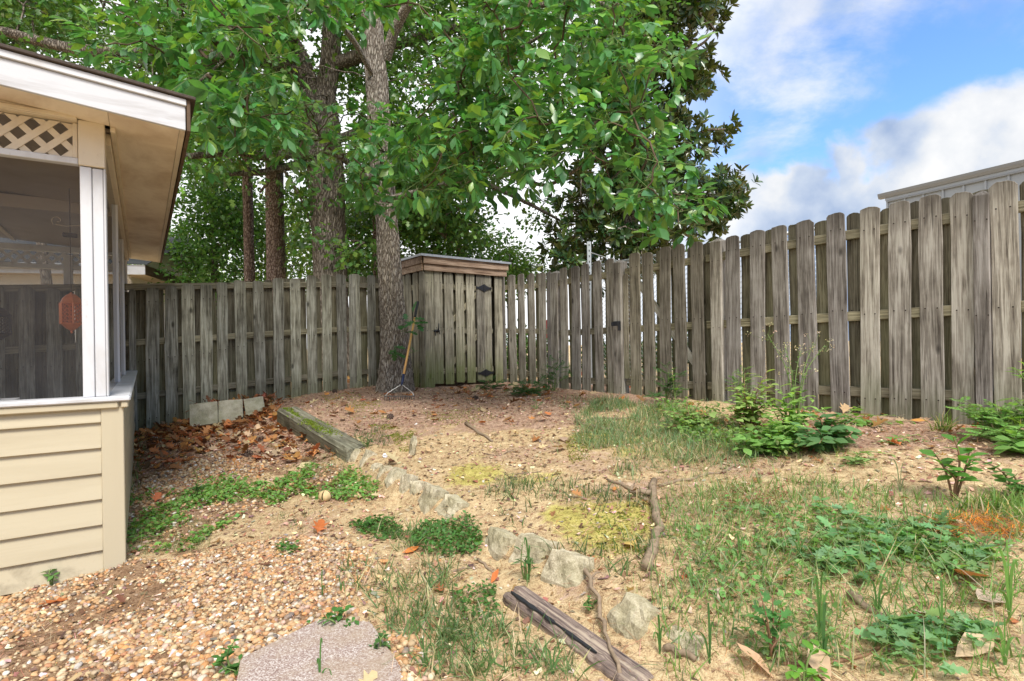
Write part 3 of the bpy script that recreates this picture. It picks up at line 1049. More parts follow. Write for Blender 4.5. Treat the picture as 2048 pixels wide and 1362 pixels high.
# gate
tg0, tg1 = LB.t_of_px(1252), LB.t_of_px(1412)
baseG = LB.at(tg0, 0)
baseG.z = gz(baseG.x, baseG.y)
gate = thing('wooden_gate', 'greenish wooden gate with black latch and pale diagonal brace behind its boards', 'gate', baseG)
c5 = lambda x: 1200 + x / 2.415
c6 = lambda x: 1200 + x / 4.0077
frG = px_boards(LB, [(c6(a), c6(b)) for a, b in [(244, 326), (356, 440), (482, 568), (603, 694), (745, 838)]])
def footG(t):
    p = LB.at(t, 0)
    return gz(p.x, p.y) - 0.0
fence_run(gate, baseG, 'board_gate', LB, frG, ztB, footG, rB, (tg0 + 0.01, tg1 - 0.02), seed=15)
zf = P(1256, 550, 7.2).z
_ta, _tb = LB.t_of_px(c6(842), 690, 0.034), LB.t_of_px(c6(912), 690, 0.034)
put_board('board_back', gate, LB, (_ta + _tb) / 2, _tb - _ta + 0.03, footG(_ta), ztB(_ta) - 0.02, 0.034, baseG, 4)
put_board('board_gate', gate, LB, LB.t_of_px(c6(225)), 0.075, P(1256, 756, 7.2).z, zf, -0.028, baseG, 2)
# diagonal brace from upper left to lower right, behind the boards
pa, pb = LB.at(LB.t_of_px(c6(300)), P(1276, 560, 7.05).z, -0.004), LB.at(LB.t_of_px(c6(835)), P(1406, 752, 6.35).z, -0.004)
LL = math.hypot((pb - pa).xy.length, pb.z - pa.z)
rect_bar('brace', M['brace'], LL, 0.085, 0.02, gate, pa - baseG, LB.ang, math.atan2(pb.z - pa.z, (pb - pa).xy.length))
mb = MB()
tl = LB.t_of_px(1243)
pl = LB.at(tl, P(1243, 648, 7.3).z, -0.11)
mb.box(-0.035, 0.05, -0.012, 0.012, -0.03, 0.03)
mb.box(-0.05, -0.02, -0.03, 0.012, -0.028, -0.008)
mb.box(0.045, 0.065, -0.01, 0.03, -0.09, 0.03)
mb.box(-0.05, -0.035, -0.03, 0.0, -0.028, 0.02)
mb.obj('latch', M['black_iron'], gate, bevel=0.003, loc=pl - baseG, rot=(0, 0, LB.ang))

# the run from the gate out of the picture on the right
baseC = LB.at(tg1, 0)
baseC.z = gz(baseC.x, baseC.y)
fenceC = thing('board_fence', 'tall grey-brown shadowbox fence from the gate to the right edge', 'fence', baseC)
edC = [(613, 680), (722, 795), (842, 917), (963, 1050), (1112, 1203), (1253, 1350), (1393, 1500), (1547, 1660), (1700, 1810), (1905, 2040)]
frC = px_boards(LB, [(c5(a), c5(b)) for a, b in edC])
t_last = frC[-1][0]
frC += [(t_last + 0.245 * k, 0.145) for k in range(1, 9)]
fence_run(fenceC, baseC, 'board_right', LB, frC, ztB, footB, rB, (tg1 + 0.02, t_last + 2.1), seed=21)
post(fenceC, baseC, LB, c5(547), c5(600), P(1437, 480, 6.2).z, off=-0.04)
post(fenceC, baseC, LB, c5(1815), c5(1893), P(1968, 382, 4.3).z, off=-0.05)

# ------------------------------------------------------------------ shed
S0, S1 = P(850, 690, 8.73), P(1008, 690, 9.70)
LS = Line(S0, S1)
zs0 = gz(S0.x, S0.y)
baseS = Vector((S0.x, S0.y, zs0))
shed = thing('storage_shed', 'small weathered board shed in the fence corner beside the tree', 'shed', baseS)
W, D = LS.L, 0.95
ztS = P(868, 541, 8.85).z
LSs = Line(LS.at(0, 0) + Vector((LS.n.x, LS.n.y, 0)) * D, LS.at(0, 0))     # the side wall, from the back to the front corner
ft = lambda t: zs0 - 0.03
sd_b = px_boards(LSs, [(c4(a), c4(b)) for a, b in [(246, 272), (284, 322), (333, 372), (383, 418)]], off=-0.02)
fence_run(shed, baseS, 'board_shed', LSs, sd_b, lambda t: ztS, ft, [lambda t: ztS - 0.25, lambda t: ztS - 0.95, lambda t: ztS - 1.6], (0.02, D - 0.03), seed=31, front_off=-0.028)
# corner board and jamb board in front
for a, b in ((420, 486), (947, 1003)):
    (t, w_), = px_boards(LS, [(c4(a), c4(b))])
    put_board('board_shed', shed, LS, t, w_, zs0 - 0.04, ztS, -0.03, baseS, 1)
door_b = px_boards(LS, [(c4(a), c4(b)) for a, b in [(487, 552), (568, 634), (652, 712), (735, 795), (810, 868), (870, 922)]])
zd0, zd1 = zs0 + 0.045, ztS - 0.01
dr = link('door', None, shed)
dr.location = LS.at(door_b[0][0] - 0.07, zd0) - baseS
dbase = LS.at(door_b[0][0] - 0.07, zd0)
r = random.Random(5)
for t, w_ in door_b:
    put_board('board_shed', dr, LS, t, w_, zd0 + r.uniform(-0.02, 0.02), zd1 + r.uniform(-0.02, 0.02), -0.032, dbase, r.randrange(9), name='plank')
for i in range(len(door_b) - 1):
    a = door_b[i][0] + door_b[i][1] / 2
    b = door_b[i + 1][0] - door_b[i + 1][1] / 2
    if b - a > 0.02:
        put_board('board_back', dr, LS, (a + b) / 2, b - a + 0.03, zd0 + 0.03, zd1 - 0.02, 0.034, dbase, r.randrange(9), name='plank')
put_board('board_shed', dr, LS, door_b[-1][0] + 0.08, 0.07, zd0, zd1 - 0.03, 0.02, dbase, 3, name='plank')
for z in (zd1 - 0.24, zd0 + 0.85, zd0 + 0.2):
    rect_bar('rail', M['rail'], door_b[-1][0] - door_b[0][0] + 0.16, 0.085, 0.034, dr, LS.at(door_b[0][0] - 0.05, z, 0.0) - dbase, LS.ang)
for za, zb in ((zd0 + 0.9, zd1 - 0.28), (zd0 + 0.22, zd0 + 0.82)):
    ta, tb = door_b[0][0] + 0.15, door_b[4][0]
    pa, pb = LS.at(ta, za, -0.006), LS.at(tb, zb, -0.006)
    rect_bar('brace', M['rail'], math.hypot(tb - ta, zb - za), 0.08, 0.016, dr, pa - dbase, LS.ang, math.atan2(zb - za, tb - ta))


def hinge(px, py, Y, wd=0.32):
    prof = [(-1, -0.02), (-0.93, -0.13), (-0.72, -0.1), (-0.45, -0.2), (-0.22, -0.30), (0, -0.42), (0.22, -0.30), (0.45, -0.2), (0.72, -0.1), (0.93, -0.13), (1, -0.02)]
    poly = [(x * wd / 2, z * wd / 2) for x, z in prof] + [(x * wd / 2, -z * wd / 2) for x, z in prof[::-1]]
    mb = MB().prism(poly, -0.004, 0.004)
    for q in range(-2, 3):
        mb.add(*tube_piece((0, -0.008, q * 0.026 - 0.011), (0, -0.008, q * 0.026 + 0.011), 0.009 if q % 2 else 0.011))
    for sx in (-0.7, -0.35, 0.35, 0.7):
        mb.add(*tube_piece((sx * wd / 2, -0.009, 0), (sx * wd / 2, 0, 0), 0.007))
    t = LS.t_of_px(px, py, -0.05)
    p = LS.at(t, P(px, py, LS.at(t, 0, -0.05).y).z, -0.049)
    mb.obj('hinge', M['black_iron'], shed, loc=p - baseS, rot=(0, 0, LS.ang))


def tube_piece(a, b, r_, n=8):
    m_ = MB().tube([a, b], r_, n)
    return m_.v, m_.f


hinge(968, 576, 9.3)
hinge(972, 746, 9.3)
t = LS.t_of_px(872, 662, -0.06)
p = LS.at(t, P(872, 662, LS.at(t, 0, -0.05).y).z, -0.056)
mb = MB()
mb.box(-0.03, 0.05, -0.006, 0.006, -0.022, 0.022)
mb.tube([(-0.05, -0.02, 0.0), (0.06, -0.022, 0.004)], 0.010, 8)
mb.tube([(0.035, -0.02, 0.0), (0.04, -0.03, 0.06), (0.035, -0.035, 0.12)], [0.011, 0.009, 0.007], 7)
mb.tube([(-0.02, -0.02, 0), (-0.03, -0.03, -0.05), (-0.022, -0.032, -0.075)], [0.009, 0.008, 0.007], 7)
mb.tube([(0.05, -0.02, 0), (0.058, -0.03, -0.055)], [0.009, 0.007], 7)
mb.obj('latch', M['black_iron'], shed, smooth=True, loc=p - baseS, rot=(0, 0, LS.ang))
# roof: two fascia boards each side, felt and drip edge
zf0, zf1 = P(852, 541, 8.7).z, P(852, 513, 8.7).z
ov = 0.035
rr = LS.ang
zm = (zf0 + zf1) / 2
drop = 0.03
loc0 = baseS


def fascia(x0, x1, y0, y1, z0, z1, nm='fascia'):
    mb = MB().box(x0, x1, y0, y1, z0 - zs0, z1 - zs0)
    return mb.obj(nm, M['shed_trim'], shed, bevel=0.003, rot=(0, 0, rr))


fascia(-ov + 0.002, W + 0.03, -ov - 0.040, -ov - 0.014, zf0, zm + 0.01)
fascia(-ov - 0.02, W + 0.05, -ov - 0.066, -ov - 0.0405, zm - 0.005, zf1)
fascia(-ov - 0.026, -ov, -ov - 0.01, D + 0.04, zf0, zm + 0.01)
fascia(-ov - 0.05, -ov - 0.0265, -ov - 0.035, D + 0.06, zm - 0.005, zf1)
fascia(W + 0.005, W + 0.028, -ov + 0.0, D + 0.04, zf0, zf1 - 0.02)
fascia(-ov, W, D + 0.02, D + 0.045, zf0, zf1 - 0.02)
mb = MB().box(-0.1, W + 0.075, -0.115, D + 0.1, zf1 - zs0 + 0.012, zf1 - zs0 + 0.03)
mb.obj('roof', M['roof_felt'], shed, bevel=0.004, rot=(0, 0, rr))
mb = MB()
mb.box(-0.118, W + 0.09, -0.13, -0.1155, zf1 - zs0 - 0.004, zf1 - zs0 + 0.031)
mb.box(-0.118, -0.1005, -0.115, D + 0.1, zf1 - zs0 - 0.004, zf1 - zs0 + 0.031)
mb.obj('drip_edge', M['drip_edge'], shed, rot=(0, 0, rr))
# dark cavity inside: back and right walls
mb = MB()
mb.box(0.0, W, D, D + 0.018, -0.03, zf1 - zs0 - 0.04)
mb.box(W - 0.018, W, 0.06, D - 0.002, -0.03, zf1 - zs0 - 0.04)
mb.obj('wall', M['board_shed'], shed, rot=(0, 0, rr))

# ------------------------------------------------------------------ screened porch (local x along the front wall, y along the side wall)
PC = P(247, 1113, 3.16)
PA = math.atan2(0.555, 0.8317)
porch = thing('screened_porch', 'beige sided screened porch with white posts, lattice and deep eaves', 'porch', (PC.x, PC.y, 0.0), PA)
PX0, PY1 = -3.9, 5.15


def pl_obj(name, m, *boxes, bevel=0.003, parent=porch, rot=None):
    mb = MB()
    for b in boxes:
        mb.box(*b)
    return mb.obj(name, m, parent, bevel=bevel)


def plank(name, m, axis, a0, a1, z0, z1, face, out, proud=0.021, lip=0.010):
    """one lap of siding: bottom edge proud with a curled lip, top tucked in. axis 'x' front wall (face y, outward -y), 'y' side wall (outward +x)"""
    prof = [(0.0, z1), (proud, z0 + 0.012), (proud + 0.001, z0 + 0.004), (proud - 0.003, z0), (0.0, z0 + 0.004)]
    mb = MB()
    n = len(prof)
    if axis == 'x':
        v = [(a0, face + out * d, z) for d, z in prof] + [(a1, face + out * d, z) for d, z in prof]
    else:
        v = [(face + out * d, a0, z) for d, z in prof] + [(face + out * d, a1, z) for d, z in prof]
    f = [tuple(range(n)), tuple(range(2 * n - 1, n - 1, -1))] + [((i + 1) % n, i, i + n, (i + 1) % n + n) for i in range(n)]
    mb.add(v, f)
    o = mb.obj(name, m, porch)
    bm = bmesh.new()
    bm.from_mesh(o.data)
    bmesh.ops.recalc_face_normals(bm, faces=bm.faces)
    bm.to_mesh(o.data)
    bm.free()
    return o


# knee walls
SILL = 0.945
pl_obj('wall', M['siding'], (PX0, -0.008, 0.012, 0.09, -0.1, SILL - 0.03))
pl_obj('wall', M['siding'], (-0.10, -0.012, 0.095, PY1 - 0.1, -0.1, SILL - 0.03))
pl_obj('wall', M['siding'], (PX0, -0.11, PY1 - 0.09, PY1, -0.1, SILL - 0.03))
pl_obj('wall', M['siding'], (PX0 - 0.1, PX0 - 0.005, 0.0, PY1, -0.1, SILL - 0.03))
laps = [-0.058 + 0.1432 * k for k in range(7)]
for k, z in enumerate(laps):
    zt = min(z + 0.1432 + 0.006, 0.912)
    m = M['siding_dirty'] if k == 0 else M['siding']
    plank('siding_plank', m, 'x', PX0, -0.094, z, zt, 0.010, -1)
    plank('siding_plank', m, 'y', 0.062, PY1 - 0.06, z, zt, -0.010, 1)
pl_obj('corner_board', M['corner_trim'], (-0.093, 0.0115, -0.0125, 0.008, -0.055, SILL - 0.028), (-0.006, 0.0125, 0.0085, 0.060, -0.055, SILL - 0.028), bevel=0.004)
pl_obj('corner_board', M['corner_trim'], (-0.006, 0.0125, PY1 - 0.06, PY1 + 0.01, -0.055, SILL - 0.028), bevel=0.004)
# trim strips under the sills and the sills
pl_obj('trim_strip', M['corner_trim'], (PX0, -0.012, -0.034, 0.0, SILL - 0.066, SILL - 0.029), bevel=0.006)
pl_obj('trim_strip', M['corner_trim'], (0.0, 0.034, -0.034, PY1, SILL - 0.066, SILL - 0.029), bevel=0.006)
pl_obj('sill', M['white_paint'], (PX0, 0.045, -0.048, 0.135, SILL - 0.028, SILL), bevel=0.007)
pl_obj('sill', M['white_paint'], (-0.13, 0.046, 0.137, PY1, SILL - 0.028, SILL), bevel=0.007)
pl_obj('sill', M['white_paint'], (PX0, -0.13, PY1 - 0.13, PY1, SILL - 0.028, SILL), bevel=0.005)
# posts
ZH = 2.243              # underside of the lattice panel
ZT = 2.46
pl_obj('post', M['white_paint'], (-0.172, -0.119, 0.012, 0.13, SILL, ZH - 0.01), (-0.1165, -0.067, 0.016, 0.13, SILL, ZH - 0.012), (-0.0655, -0.055, 0.010, 0.13, SILL, ZH - 0.01), bevel=0.004)
pl_obj('post_cap', M['cream_paint'], (-0.176, -0.056, 0.0, 0.13, ZH - 0.007, ZT + 0.028), bevel=0.004)
side_posts = [1.72, 3.42, PY1 - 0.12]
for yv in side_posts:
    pl_obj('post', M['white_paint'], (-0.09, -0.05, yv, yv + 0.06, SILL, ZT - 0.05), bevel=0.004)
back_posts = [-0.62 - 0.95 * k for k in range(4)]
for xv in back_posts:
    pl_obj('post', M['white_paint'], (xv - 0.09, xv, PY1 - 0.11, PY1 - 0.02, SILL, ZT - 0.03))
for xv in (PX0 + 0.02, PX0 + 1.9, PX0 + 3.0):
    pl_obj('post', M['white_paint'], (xv, xv + 0.09, 0.02, 0.11, SILL, ZT - 0.03))
for yv in (1.7, 3.4):
    pl_obj('post', M['white_paint'], (PX0 - 0.1, PX0 - 0.01, yv, yv + 0.09, SILL, ZT - 0.03))
# header beams
pl_obj('header', M['cream_paint'], (PX0, -0.178, -0.012, 0.10, 2.474, ZT + 0.07), bevel=0.004)
pl_obj('header_trim', M['cream_paint'], (PX0, -0.178, -0.030, -0.013, 2.476, 2.50), bevel=0.004)
pl_obj('header', M['cream_paint'], (-0.11, -0.0325, 0.132, PY1, ZT - 0.052, ZT + 0.015), bevel=0.004)
pl_obj('header', M['white_paint'], (PX0, -0.11, PY1 - 0.1, PY1 - 0.01, ZT, ZT + 0.07))


def lattice(x0, x1, z0, z1, yf, parent, m, w_=0.033, step=0.118):
    """panel of crossing slats with a bottom rail"""
    h = z1 - z0

    def clip(poly, lim, sgn):
        out = []
        for i in range(len(poly)):
            a, b = poly[i], poly[(i + 1) % len(poly)]
            ia, ib = sgn * (a[0] - lim) >= 0, sgn * (b[0] - lim) >= 0
            if ia:
                out.append(a)
            if ia != ib:
                t_ = (lim - a[0]) / (b[0] - a[0])
                out.append((lim, a[1] + t_ * (b[1] - a[1])))
        return out
    ww = w_ * 1.414
    for dirn, y0 in ((1, yf), (-1, yf + 0.007)):
        a = x0 - h - step
        while a < x1 + h:
            if dirn == 1:
                poly = [(a, z0), (a + ww, z0), (a + ww + h, z1), (a + h, z1)]
            else:
                poly = [(a + h, z0), (a + ww + h, z0), (a + ww, z1), (a, z1)]
            poly = clip(clip(poly, x0, 1), x1, -1)
            if len(poly) >= 3 and max(p[0] for p in poly) - min(p[0] for p in poly) > 0.02:
                MB().prism(poly, y0, y0 + 0.006).obj('lattice_slat', m, parent)
            a += step
    return


lattice(-1.6, -0.182, 2.281, 2.468, 0.035, porch, M['cream_paint'])
pl_obj('rail', M['white_paint'], (PX0, -0.178, 0.02, 0.075, ZH, ZH + 0.034))
pl_obj('rail', M['cream_paint'], (-0.202, -0.1795, 0.028, 0.06, ZH + 0.036, 2.473))
lattice(PX0, -0.12, ZH + 0.06, ZT - 0.01, PY1 - 0.08, porch, M['white_paint'])
pl_obj('rail', M['white_paint'], (PX0, -0.12, PY1 - 0.1, PY1 - 0.03, ZH + 0.0, ZH + 0.055))
# insect screens
def screen(pts, name='screen'):
    return MB().add(pts, [(0, 1, 2, 3)]).obj(name, M['screen'], porch)


screen([(PX0 + 0.1, 0.085, SILL + 0.001), (-0.174, 0.085, SILL + 0.001), (-0.174, 0.085, 2.473), (PX0 + 0.1, 0.085, 2.473)])
ys = [0.132] + side_posts
for a, b in zip(ys[:-1], ys[1:]):
    a2 = a if a == 0.132 else a + 0.078
    screen([(-0.065, a2, SILL + 0.001), (-0.065, b - 0.003, SILL + 0.001), (-0.065, b - 0.003, ZT - 0.053), (-0.065, a2, ZT - 0.053)])
screen([(PX0, PY1 - 0.04, SILL + 0.001), (-0.13, PY1 - 0.04, SILL + 0.001), (-0.13, PY1 - 0.04, ZT - 0.001), (PX0, PY1 - 0.04, ZT - 0.001)])
pl_obj('floor', M['floor'], (PX0, -0.11, 0.1, PY1 - 0.1, 0.05, 0.12))
# roof: slopes down to the eave on the right
SL = 0.085
OVX, OVY = 0.325, -0.24


def zr(x_):
    return 2.447 - SL * (x_ - OVX)


def sloped(name, m, x0, x1, y0, y1, zlo, zhi, bevel=0.003):
    mb = MB()
    v = [(x0, y0, zr(x0) + zlo), (x1, y0, zr(x1) + zlo), (x1, y1, zr(x1) + zlo), (x0, y1, zr(x0) + zlo),
         (x0, y0, zr(x0) + zhi), (x1, y0, zr(x1) + zhi), (x1, y1, zr(x1) + zhi), (x0, y1, zr(x0) + zhi)]
    mb.add(v, [(3, 2, 1, 0), (4, 5, 6, 7), (0, 1, 5, 4), (1, 2, 6, 5), (2, 3, 7, 6), (3, 0, 4, 7)])
    return mb.obj(name, m, porch, bevel=bevel)


YB = PY1 + 0.25
sloped('soffit', M['soffit_paint'], -0.0315, OVX - 0.030, OVY, YB, 0.0, 0.012, 0)
sloped('soffit', M['soffit_paint'], PX0 - 0.2, -0.0335, OVY, -0.001, 0.0, 0.012, 0)
sloped('ceiling', M['ceiling_paint'], PX0, -0.034, 0.101, PY1 - 0.1, 0.004, 0.016, 0)
for xv in (-1.2, -2.4, -3.6):
    sloped('ceiling_batten', M['cream_paint'], xv, xv + 0.05, 0.11, PY1 - 0.11, -0.012, 0.0035, 0.002)
pl_obj('ceiling_beam', M['ceiling_paint'], (PX0, -0.11, 2.3, 2.42, 2.42, 2.53))
sloped('fascia', M['fascia_paint'], PX0 - 0.2, OVX, OVY - 0.022, OVY - 0.0015, -0.008, 0.125)
sloped('fascia', M['white_paint'], PX0 - 0.2, OVX + 0.004, OVY - 0.036, OVY - 0.0, 0.127, 0.163)
sloped('eave_trim', M['cream_paint'], OVX - 0.0285, OVX, OVY, YB, -0.006, 0.012)
sloped('eave_board', M['eave_edge'], OVX + 0.0055, OVX + 0.024, OVY - 0.03, YB, -0.012, 0.165)
sloped('roof', M['shingle'], PX0 - 0.25, OVX + 0.050, OVY - 0.052, YB + 0.03, 0.1665, 0.185)
sloped('trim_strip', M['cream_paint'], -0.031, -0.006, 0.0, PY1, -0.03, -0.001, 0.003)

# things hanging and standing in the porch
def spiral(c, r0, turns, a0, dirn, n=22):
    return [(c[0] + r0 * (1 - 0.75 * k / n) * math.cos(a0 + dirn * turns * 2 * math.pi * k / n), c[1], c[2] + r0 * (1 - 0.75 * k / n) * math.sin(a0 + dirn * turns * 2 * math.pi * k / n)) for k in range(n)]


hk = P(140, 452, 4.2)
br = thing('scroll_bracket', 'ivory wire scroll bracket holding the copper lantern cord inside the porch', 'bracket', hk, PA)
mb = MB()
mb.tube([(-0.10, 0, 0.0)] + spiral((-0.075, 0, 0.035), 0.036, 0.95, -2.4, -1), 0.0035, 5)
mb.tube([(-0.09, 0, 0.004), (-0.02, 0, -0.004), (0.06, 0, 0.012), (0.10, 0, 0.03)] + spiral((0.13, 0, 0.03), 0.03, 0.9, 3.1, -1), 0.0035, 5)
mb.obj('scroll', M['ivory_wire'], br, smooth=True)
MB().box(-0.045, 0.045, -0.02, 0.02, -0.085, -0.055).obj('weight', M['dark_bronze'], br, bevel=0.006)
ceil_z = 2.42 - hk.z + 0.02
MB().tube([(0, 0, -0.055), (0, 0, 0.0), (0.0, 0.0, ceil_z)], 0.003, 5).obj('cord', M['dark_bronze'], br)


def lantern(pos, hgt, wd, m, label, cordlen):
    t_ = thing('hanging_lantern', label, 'lantern', pos, 0.3)
    r_ = wd / 2
    n = 6
    hb = hgt * 0.5
    zb = -hgt * 0.76
    mb = MB()
    ring = lambda z, rr_: [(rr_ * math.cos(2 * math.pi * k / n), rr_ * math.sin(2 * math.pi * k / n), z) for k in range(n + 1)]
    for z in (zb, zb + hb):
        mb.tube(ring(z, r_), 0.006, 5)
    for k in range(n):
        a = 2 * math.pi * k / n
        mb.tube([(r_ * math.cos(a), r_ * math.sin(a), zb), (r_ * math.cos(a), r_ * math.sin(a), zb + hb)], 0.006, 5)
    mb.obj('frame', m, t_)
    for k in range(n):
        a0, a1 = 2 * math.pi * k / n, 2 * math.pi * (k + 1) / n
        p0, p1 = Vector((r_ * math.cos(a0), r_ * math.sin(a0), 0)), Vector((r_ * math.cos(a1), r_ * math.sin(a1), 0))
        u = (p1 - p0)
        mb = MB()
        for q in range(5):
            for s_ in (0.3, 0.7):
                c = p0 + u * s_ + Vector((0, 0, zb + hb * (0.12 + 0.19 * q)))
                pts = [c + u.normalized() * 0.014 * math.cos(j * 0.9) * (1 - j * 0.07) + Vector((0, 0, 0.017 * math.sin(j * 0.9) * (1 - j * 0.07))) for j in range(9)]
                mb.tube(pts, 0.0032, 4)
        mb.obj('filigree_panel', m, t_)
    MB().lathe([(r_ * 1.05, zb + hb), (r_ * 0.95, zb + hb + hgt * 0.04), (r_ * 0.8, zb + hb + hgt * 0.12), (r_ * 0.45, zb + hb + hgt * 0.2), (r_ * 0.12, zb + hb + hgt * 0.24), (0.006, zb + hb + hgt * 0.26)], 6).obj('cap', m, t_)
    MB().lathe([(0.004, zb - hgt * 0.24), (r_ * 0.14, zb - hgt * 0.21), (r_ * 0.1, zb - hgt * 0.18), (r_ * 0.5, zb - hgt * 0.12), (r_ * 0.98, zb - 0.002)], 6).obj('base', m, t_)
    MB().tube([(0, 0, -0.001), (0, 0, cordlen)], 0.0028, 5).obj('cord', M['dark_bronze'], t_)
    return t_


ph = P(141, 585, 4.2)
lantern(Vector((hk.x, hk.y, ph.z)), 0.31, 0.145, M['copper'], 'pierced copper lantern hanging on a long cord behind the porch screen', hk.z - 0.087 - ph.z)
ph = P(-6, 612, 3.9)
lantern(ph, 0.26, 0.16, M['dark_bronze'], 'dark bronze lantern cut by the left edge of the picture', 2.47 - ph.z)
pp = P(10, 748, 3.02)
pot = thing('plant_pot', 'dark square pot with orange clay lumps on the porch sill', 'pot', (pp.x, pp.y, SILL + 0.0), PA)
MB().lathe([(0.05, 0.0), (0.062, 0.02), (0.07, 0.075), (0.074, 0.076), (0.074, 0.09), (0.064, 0.09), (0.06, 0.05)], 4).obj('bowl', M['pot'], pot)
MB().lathe([(0.004, 0.05), (0.03, 0.055), (0.04, 0.075), (0.03, 0.095), (0.004, 0.1)], 8).obj('clay_lump', M['terracotta'], pot, smooth=True)
# pot stands a little behind the screen
pot.location = porch.matrix_basis @ Vector((-0.62, 0.19, SILL + 0.001))
pot.location.z = SILL - 0.0
MB().box(-0.14, 0.14, -0.06, 0.14, -0.03, -0.001).obj('shelf', M['white_paint'], pot, bevel=0.003)

# ------------------------------------------------------------------ neighbour's house beyond the left fence
hp = P(262, 690, 13.5)
hx, hy = hp.x, hp.y
house = thing('neighbour_house', 'pale neighbouring house with dark shingle roof showing past the porch', 'house', (hx, hy, 0.1), 0.25)
ez = P(290, 549, 13.5).z - 0.1
mb = MB().box(-9, -0.05, 0.2, 7, 0, ez - 0.02)
mb.obj('wall', M['white_wall'], house)
MB().box(-9.3, 0.42, -0.3, 7.3, ez - 0.02, ez + 0.0).obj('soffit', M['tan_soffit'], house)
MB().box(-9.3, 0.44, -0.325, -0.302, ez - 0.03, ez + 0.2).obj('fascia', M['white_paint'], house)
MB().box(0.422, 0.445, -0.3, 7.3, ez - 0.03, ez + 0.2).obj('fascia', M['eave_edge'], house)
MB().tube([(-9.3, -0.385, ez + 0.12), (0.05, -0.385, ez + 0.12)], 0.055, 8).obj('gutter', M['white_paint'], house, smooth=True)
MB().tube([(0.0, -0.30, ez + 0.06), (-0.02, 0.12, ez - 0.15), (-0.02, 0.14, ez - 2.2)], 0.04, 6).obj('downpipe', M['white_paint'], house, smooth=True)
nrow = 9
for k in range(nrow):
    y0, z0 = -0.36 + k * 0.42, ez + 0.203 + k * 0.15
    mb = MB()
    v = [(-9.4, y0, z0), (0.5 - 0.0 * k, y0, z0), (0.5, y0 + 0.45, z0 + 0.158), (-9.4, y0 + 0.45, z0 + 0.158)]
    v2 = [(a, b, c + 0.022) for a, b, c in v]
    mb.add(v + v2, [(3, 2, 1, 0), (4, 5, 6, 7), (0, 1, 5, 4), (1, 2, 6, 5), (2, 3, 7, 6), (3, 0, 4, 7)])
    mb.obj('shingle_course', M['shingle_grey'], house)
MB().add([(0.40, -0.28, ez + 0.2), (0.40, 3.3, ez + 0.2), (0.40, 3.3, ez + 1.45)], [(0, 1, 2)]).obj('gable', M['white_wall'], house)
win = MB().box(-3.0, -1.8, 0.17, 0.198, 1.0, 2.1).obj('window', M['white_paint'], house)
MB().box(-2.92, -1.88, 0.155, 0.169, 1.08, 2.02).obj('pane', M['pot'], win)

# ------------------------------------------------------------------ metal building behind the right fence
b0, b1 = P(1775, 386, 21.3), P(2048, 322, 17.65)
bd = (b1 - b0).xy.normalized()
ba = math.atan2(bd.y, bd.x)
bh = b0.z
bld = thing('metal_building', 'pale grey ribbed metal building rising above the right fence', 'building', (b0.x, b0.y, 0.3), ba)
LBd = 18.0
zt = bh - 0.3
pan = 0.62
k = 0
xx = 0.0
while xx < LBd - 0.01:
    mb = MB().box(xx + 0.003, xx + pan - 0.003, 0.0, 0.05, 0, zt - 0.297)
    mb.obj('wall_panel', M['metal_wall'], bld)
    MB().box(xx - 0.03, xx + 0.03, -0.045, -0.002, 0, zt - 0.361).obj('rib', M['metal_wall'], bld)
    xx += pan
MB().box(-0.02, LBd, -0.075, -0.047, zt - 0.36, zt - 0.30).obj('trim', M['metal_trim'], bld)
MB().box(-0.06, LBd, -0.06, 0.05, zt - 0.295, zt - 0.19).obj('trim', M['metal_wall'], bld)
mb = MB()
pr = [(0.05, zt - 0.188), (-0.10, zt - 0.188), (-0.15, zt - 0.09), (-0.17, zt), (0.05, zt)]
v = [(-0.28, a, b) for a, b in pr] + [(LBd, a, b) for a, b in pr]
n = len(pr)
mb.add(v, [tuple(range(n)), tuple(range(2 * n - 1, n - 1, -1))] + [((i + 1) % n, i, i + n, (i + 1) % n + n) for i in range(n)])
o = mb.obj('gutter', M['metal_trim'], bld)
MB().box(0.0, LBd, 0.052, 14, 0, zt - 0.3).obj('wall', M['metal_wall'], bld)
mb = MB()
mb.add([(-0.2, 0.06, zt - 0.05), (LBd, 0.06, zt - 0.05), (LBd, 7, zt + 0.7), (-0.2, 7, zt + 0.7), (LBd, 14.2, zt - 0.05), (-0.2, 14.2, zt - 0.05)], [(0, 1, 2, 3), (3, 2, 4, 5)])
mb.obj('roof', M['metal_trim'], bld)

# ------------------------------------------------------------------ chain link fence behind the boards
pm = P(1178, 483, 8.45)
ln_off = 0.62
cb = LB.at(0.15, 0, ln_off)
cl = thing('chain_link_fence', 'galvanised chain link fence seen through the gaps of the boards', 'fence', (cb.x, cb.y, gz(cb.x, cb.y)), LB.ang)
Lc, Hc, sp_ = 3.6, 1.75, 0.062
mb = MB()
kx = -Hc
while kx < Lc:
    for dirn in (1, -1):
        a = [(kx, 0), (kx + Hc, Hc)] if dirn == 1 else [(kx + Hc, 0), (kx, Hc)]
        (xa, za), (xb, zb) = a
        pts = []
        for lim in (0, Lc):
            pass
        if xa > xb:
            (xa, za), (xb, zb) = (xb, zb), (xa, za)
        s_ = (zb - za) / (xb - xa)
        if xa < 0:
            za, xa = za - s_ * xa, 0
        if xb > Lc:
            zb, xb = zb - s_ * (xb - Lc), Lc
        if xb - xa > 0.02:
            mb.tube([(xa, 0.003 * dirn, za + 0.05), (xb, 0.003 * dirn, zb + 0.05)], 0.0024, 3, False)
    kx += sp_
mb.obj('wire_mesh', M['galvanised'], cl)
MB().tube([(0, 0.03, 1.82), (Lc, 0.03, 1.82)], 0.02, 8).obj('top_rail', M['galvanised'], cl, smooth=True)
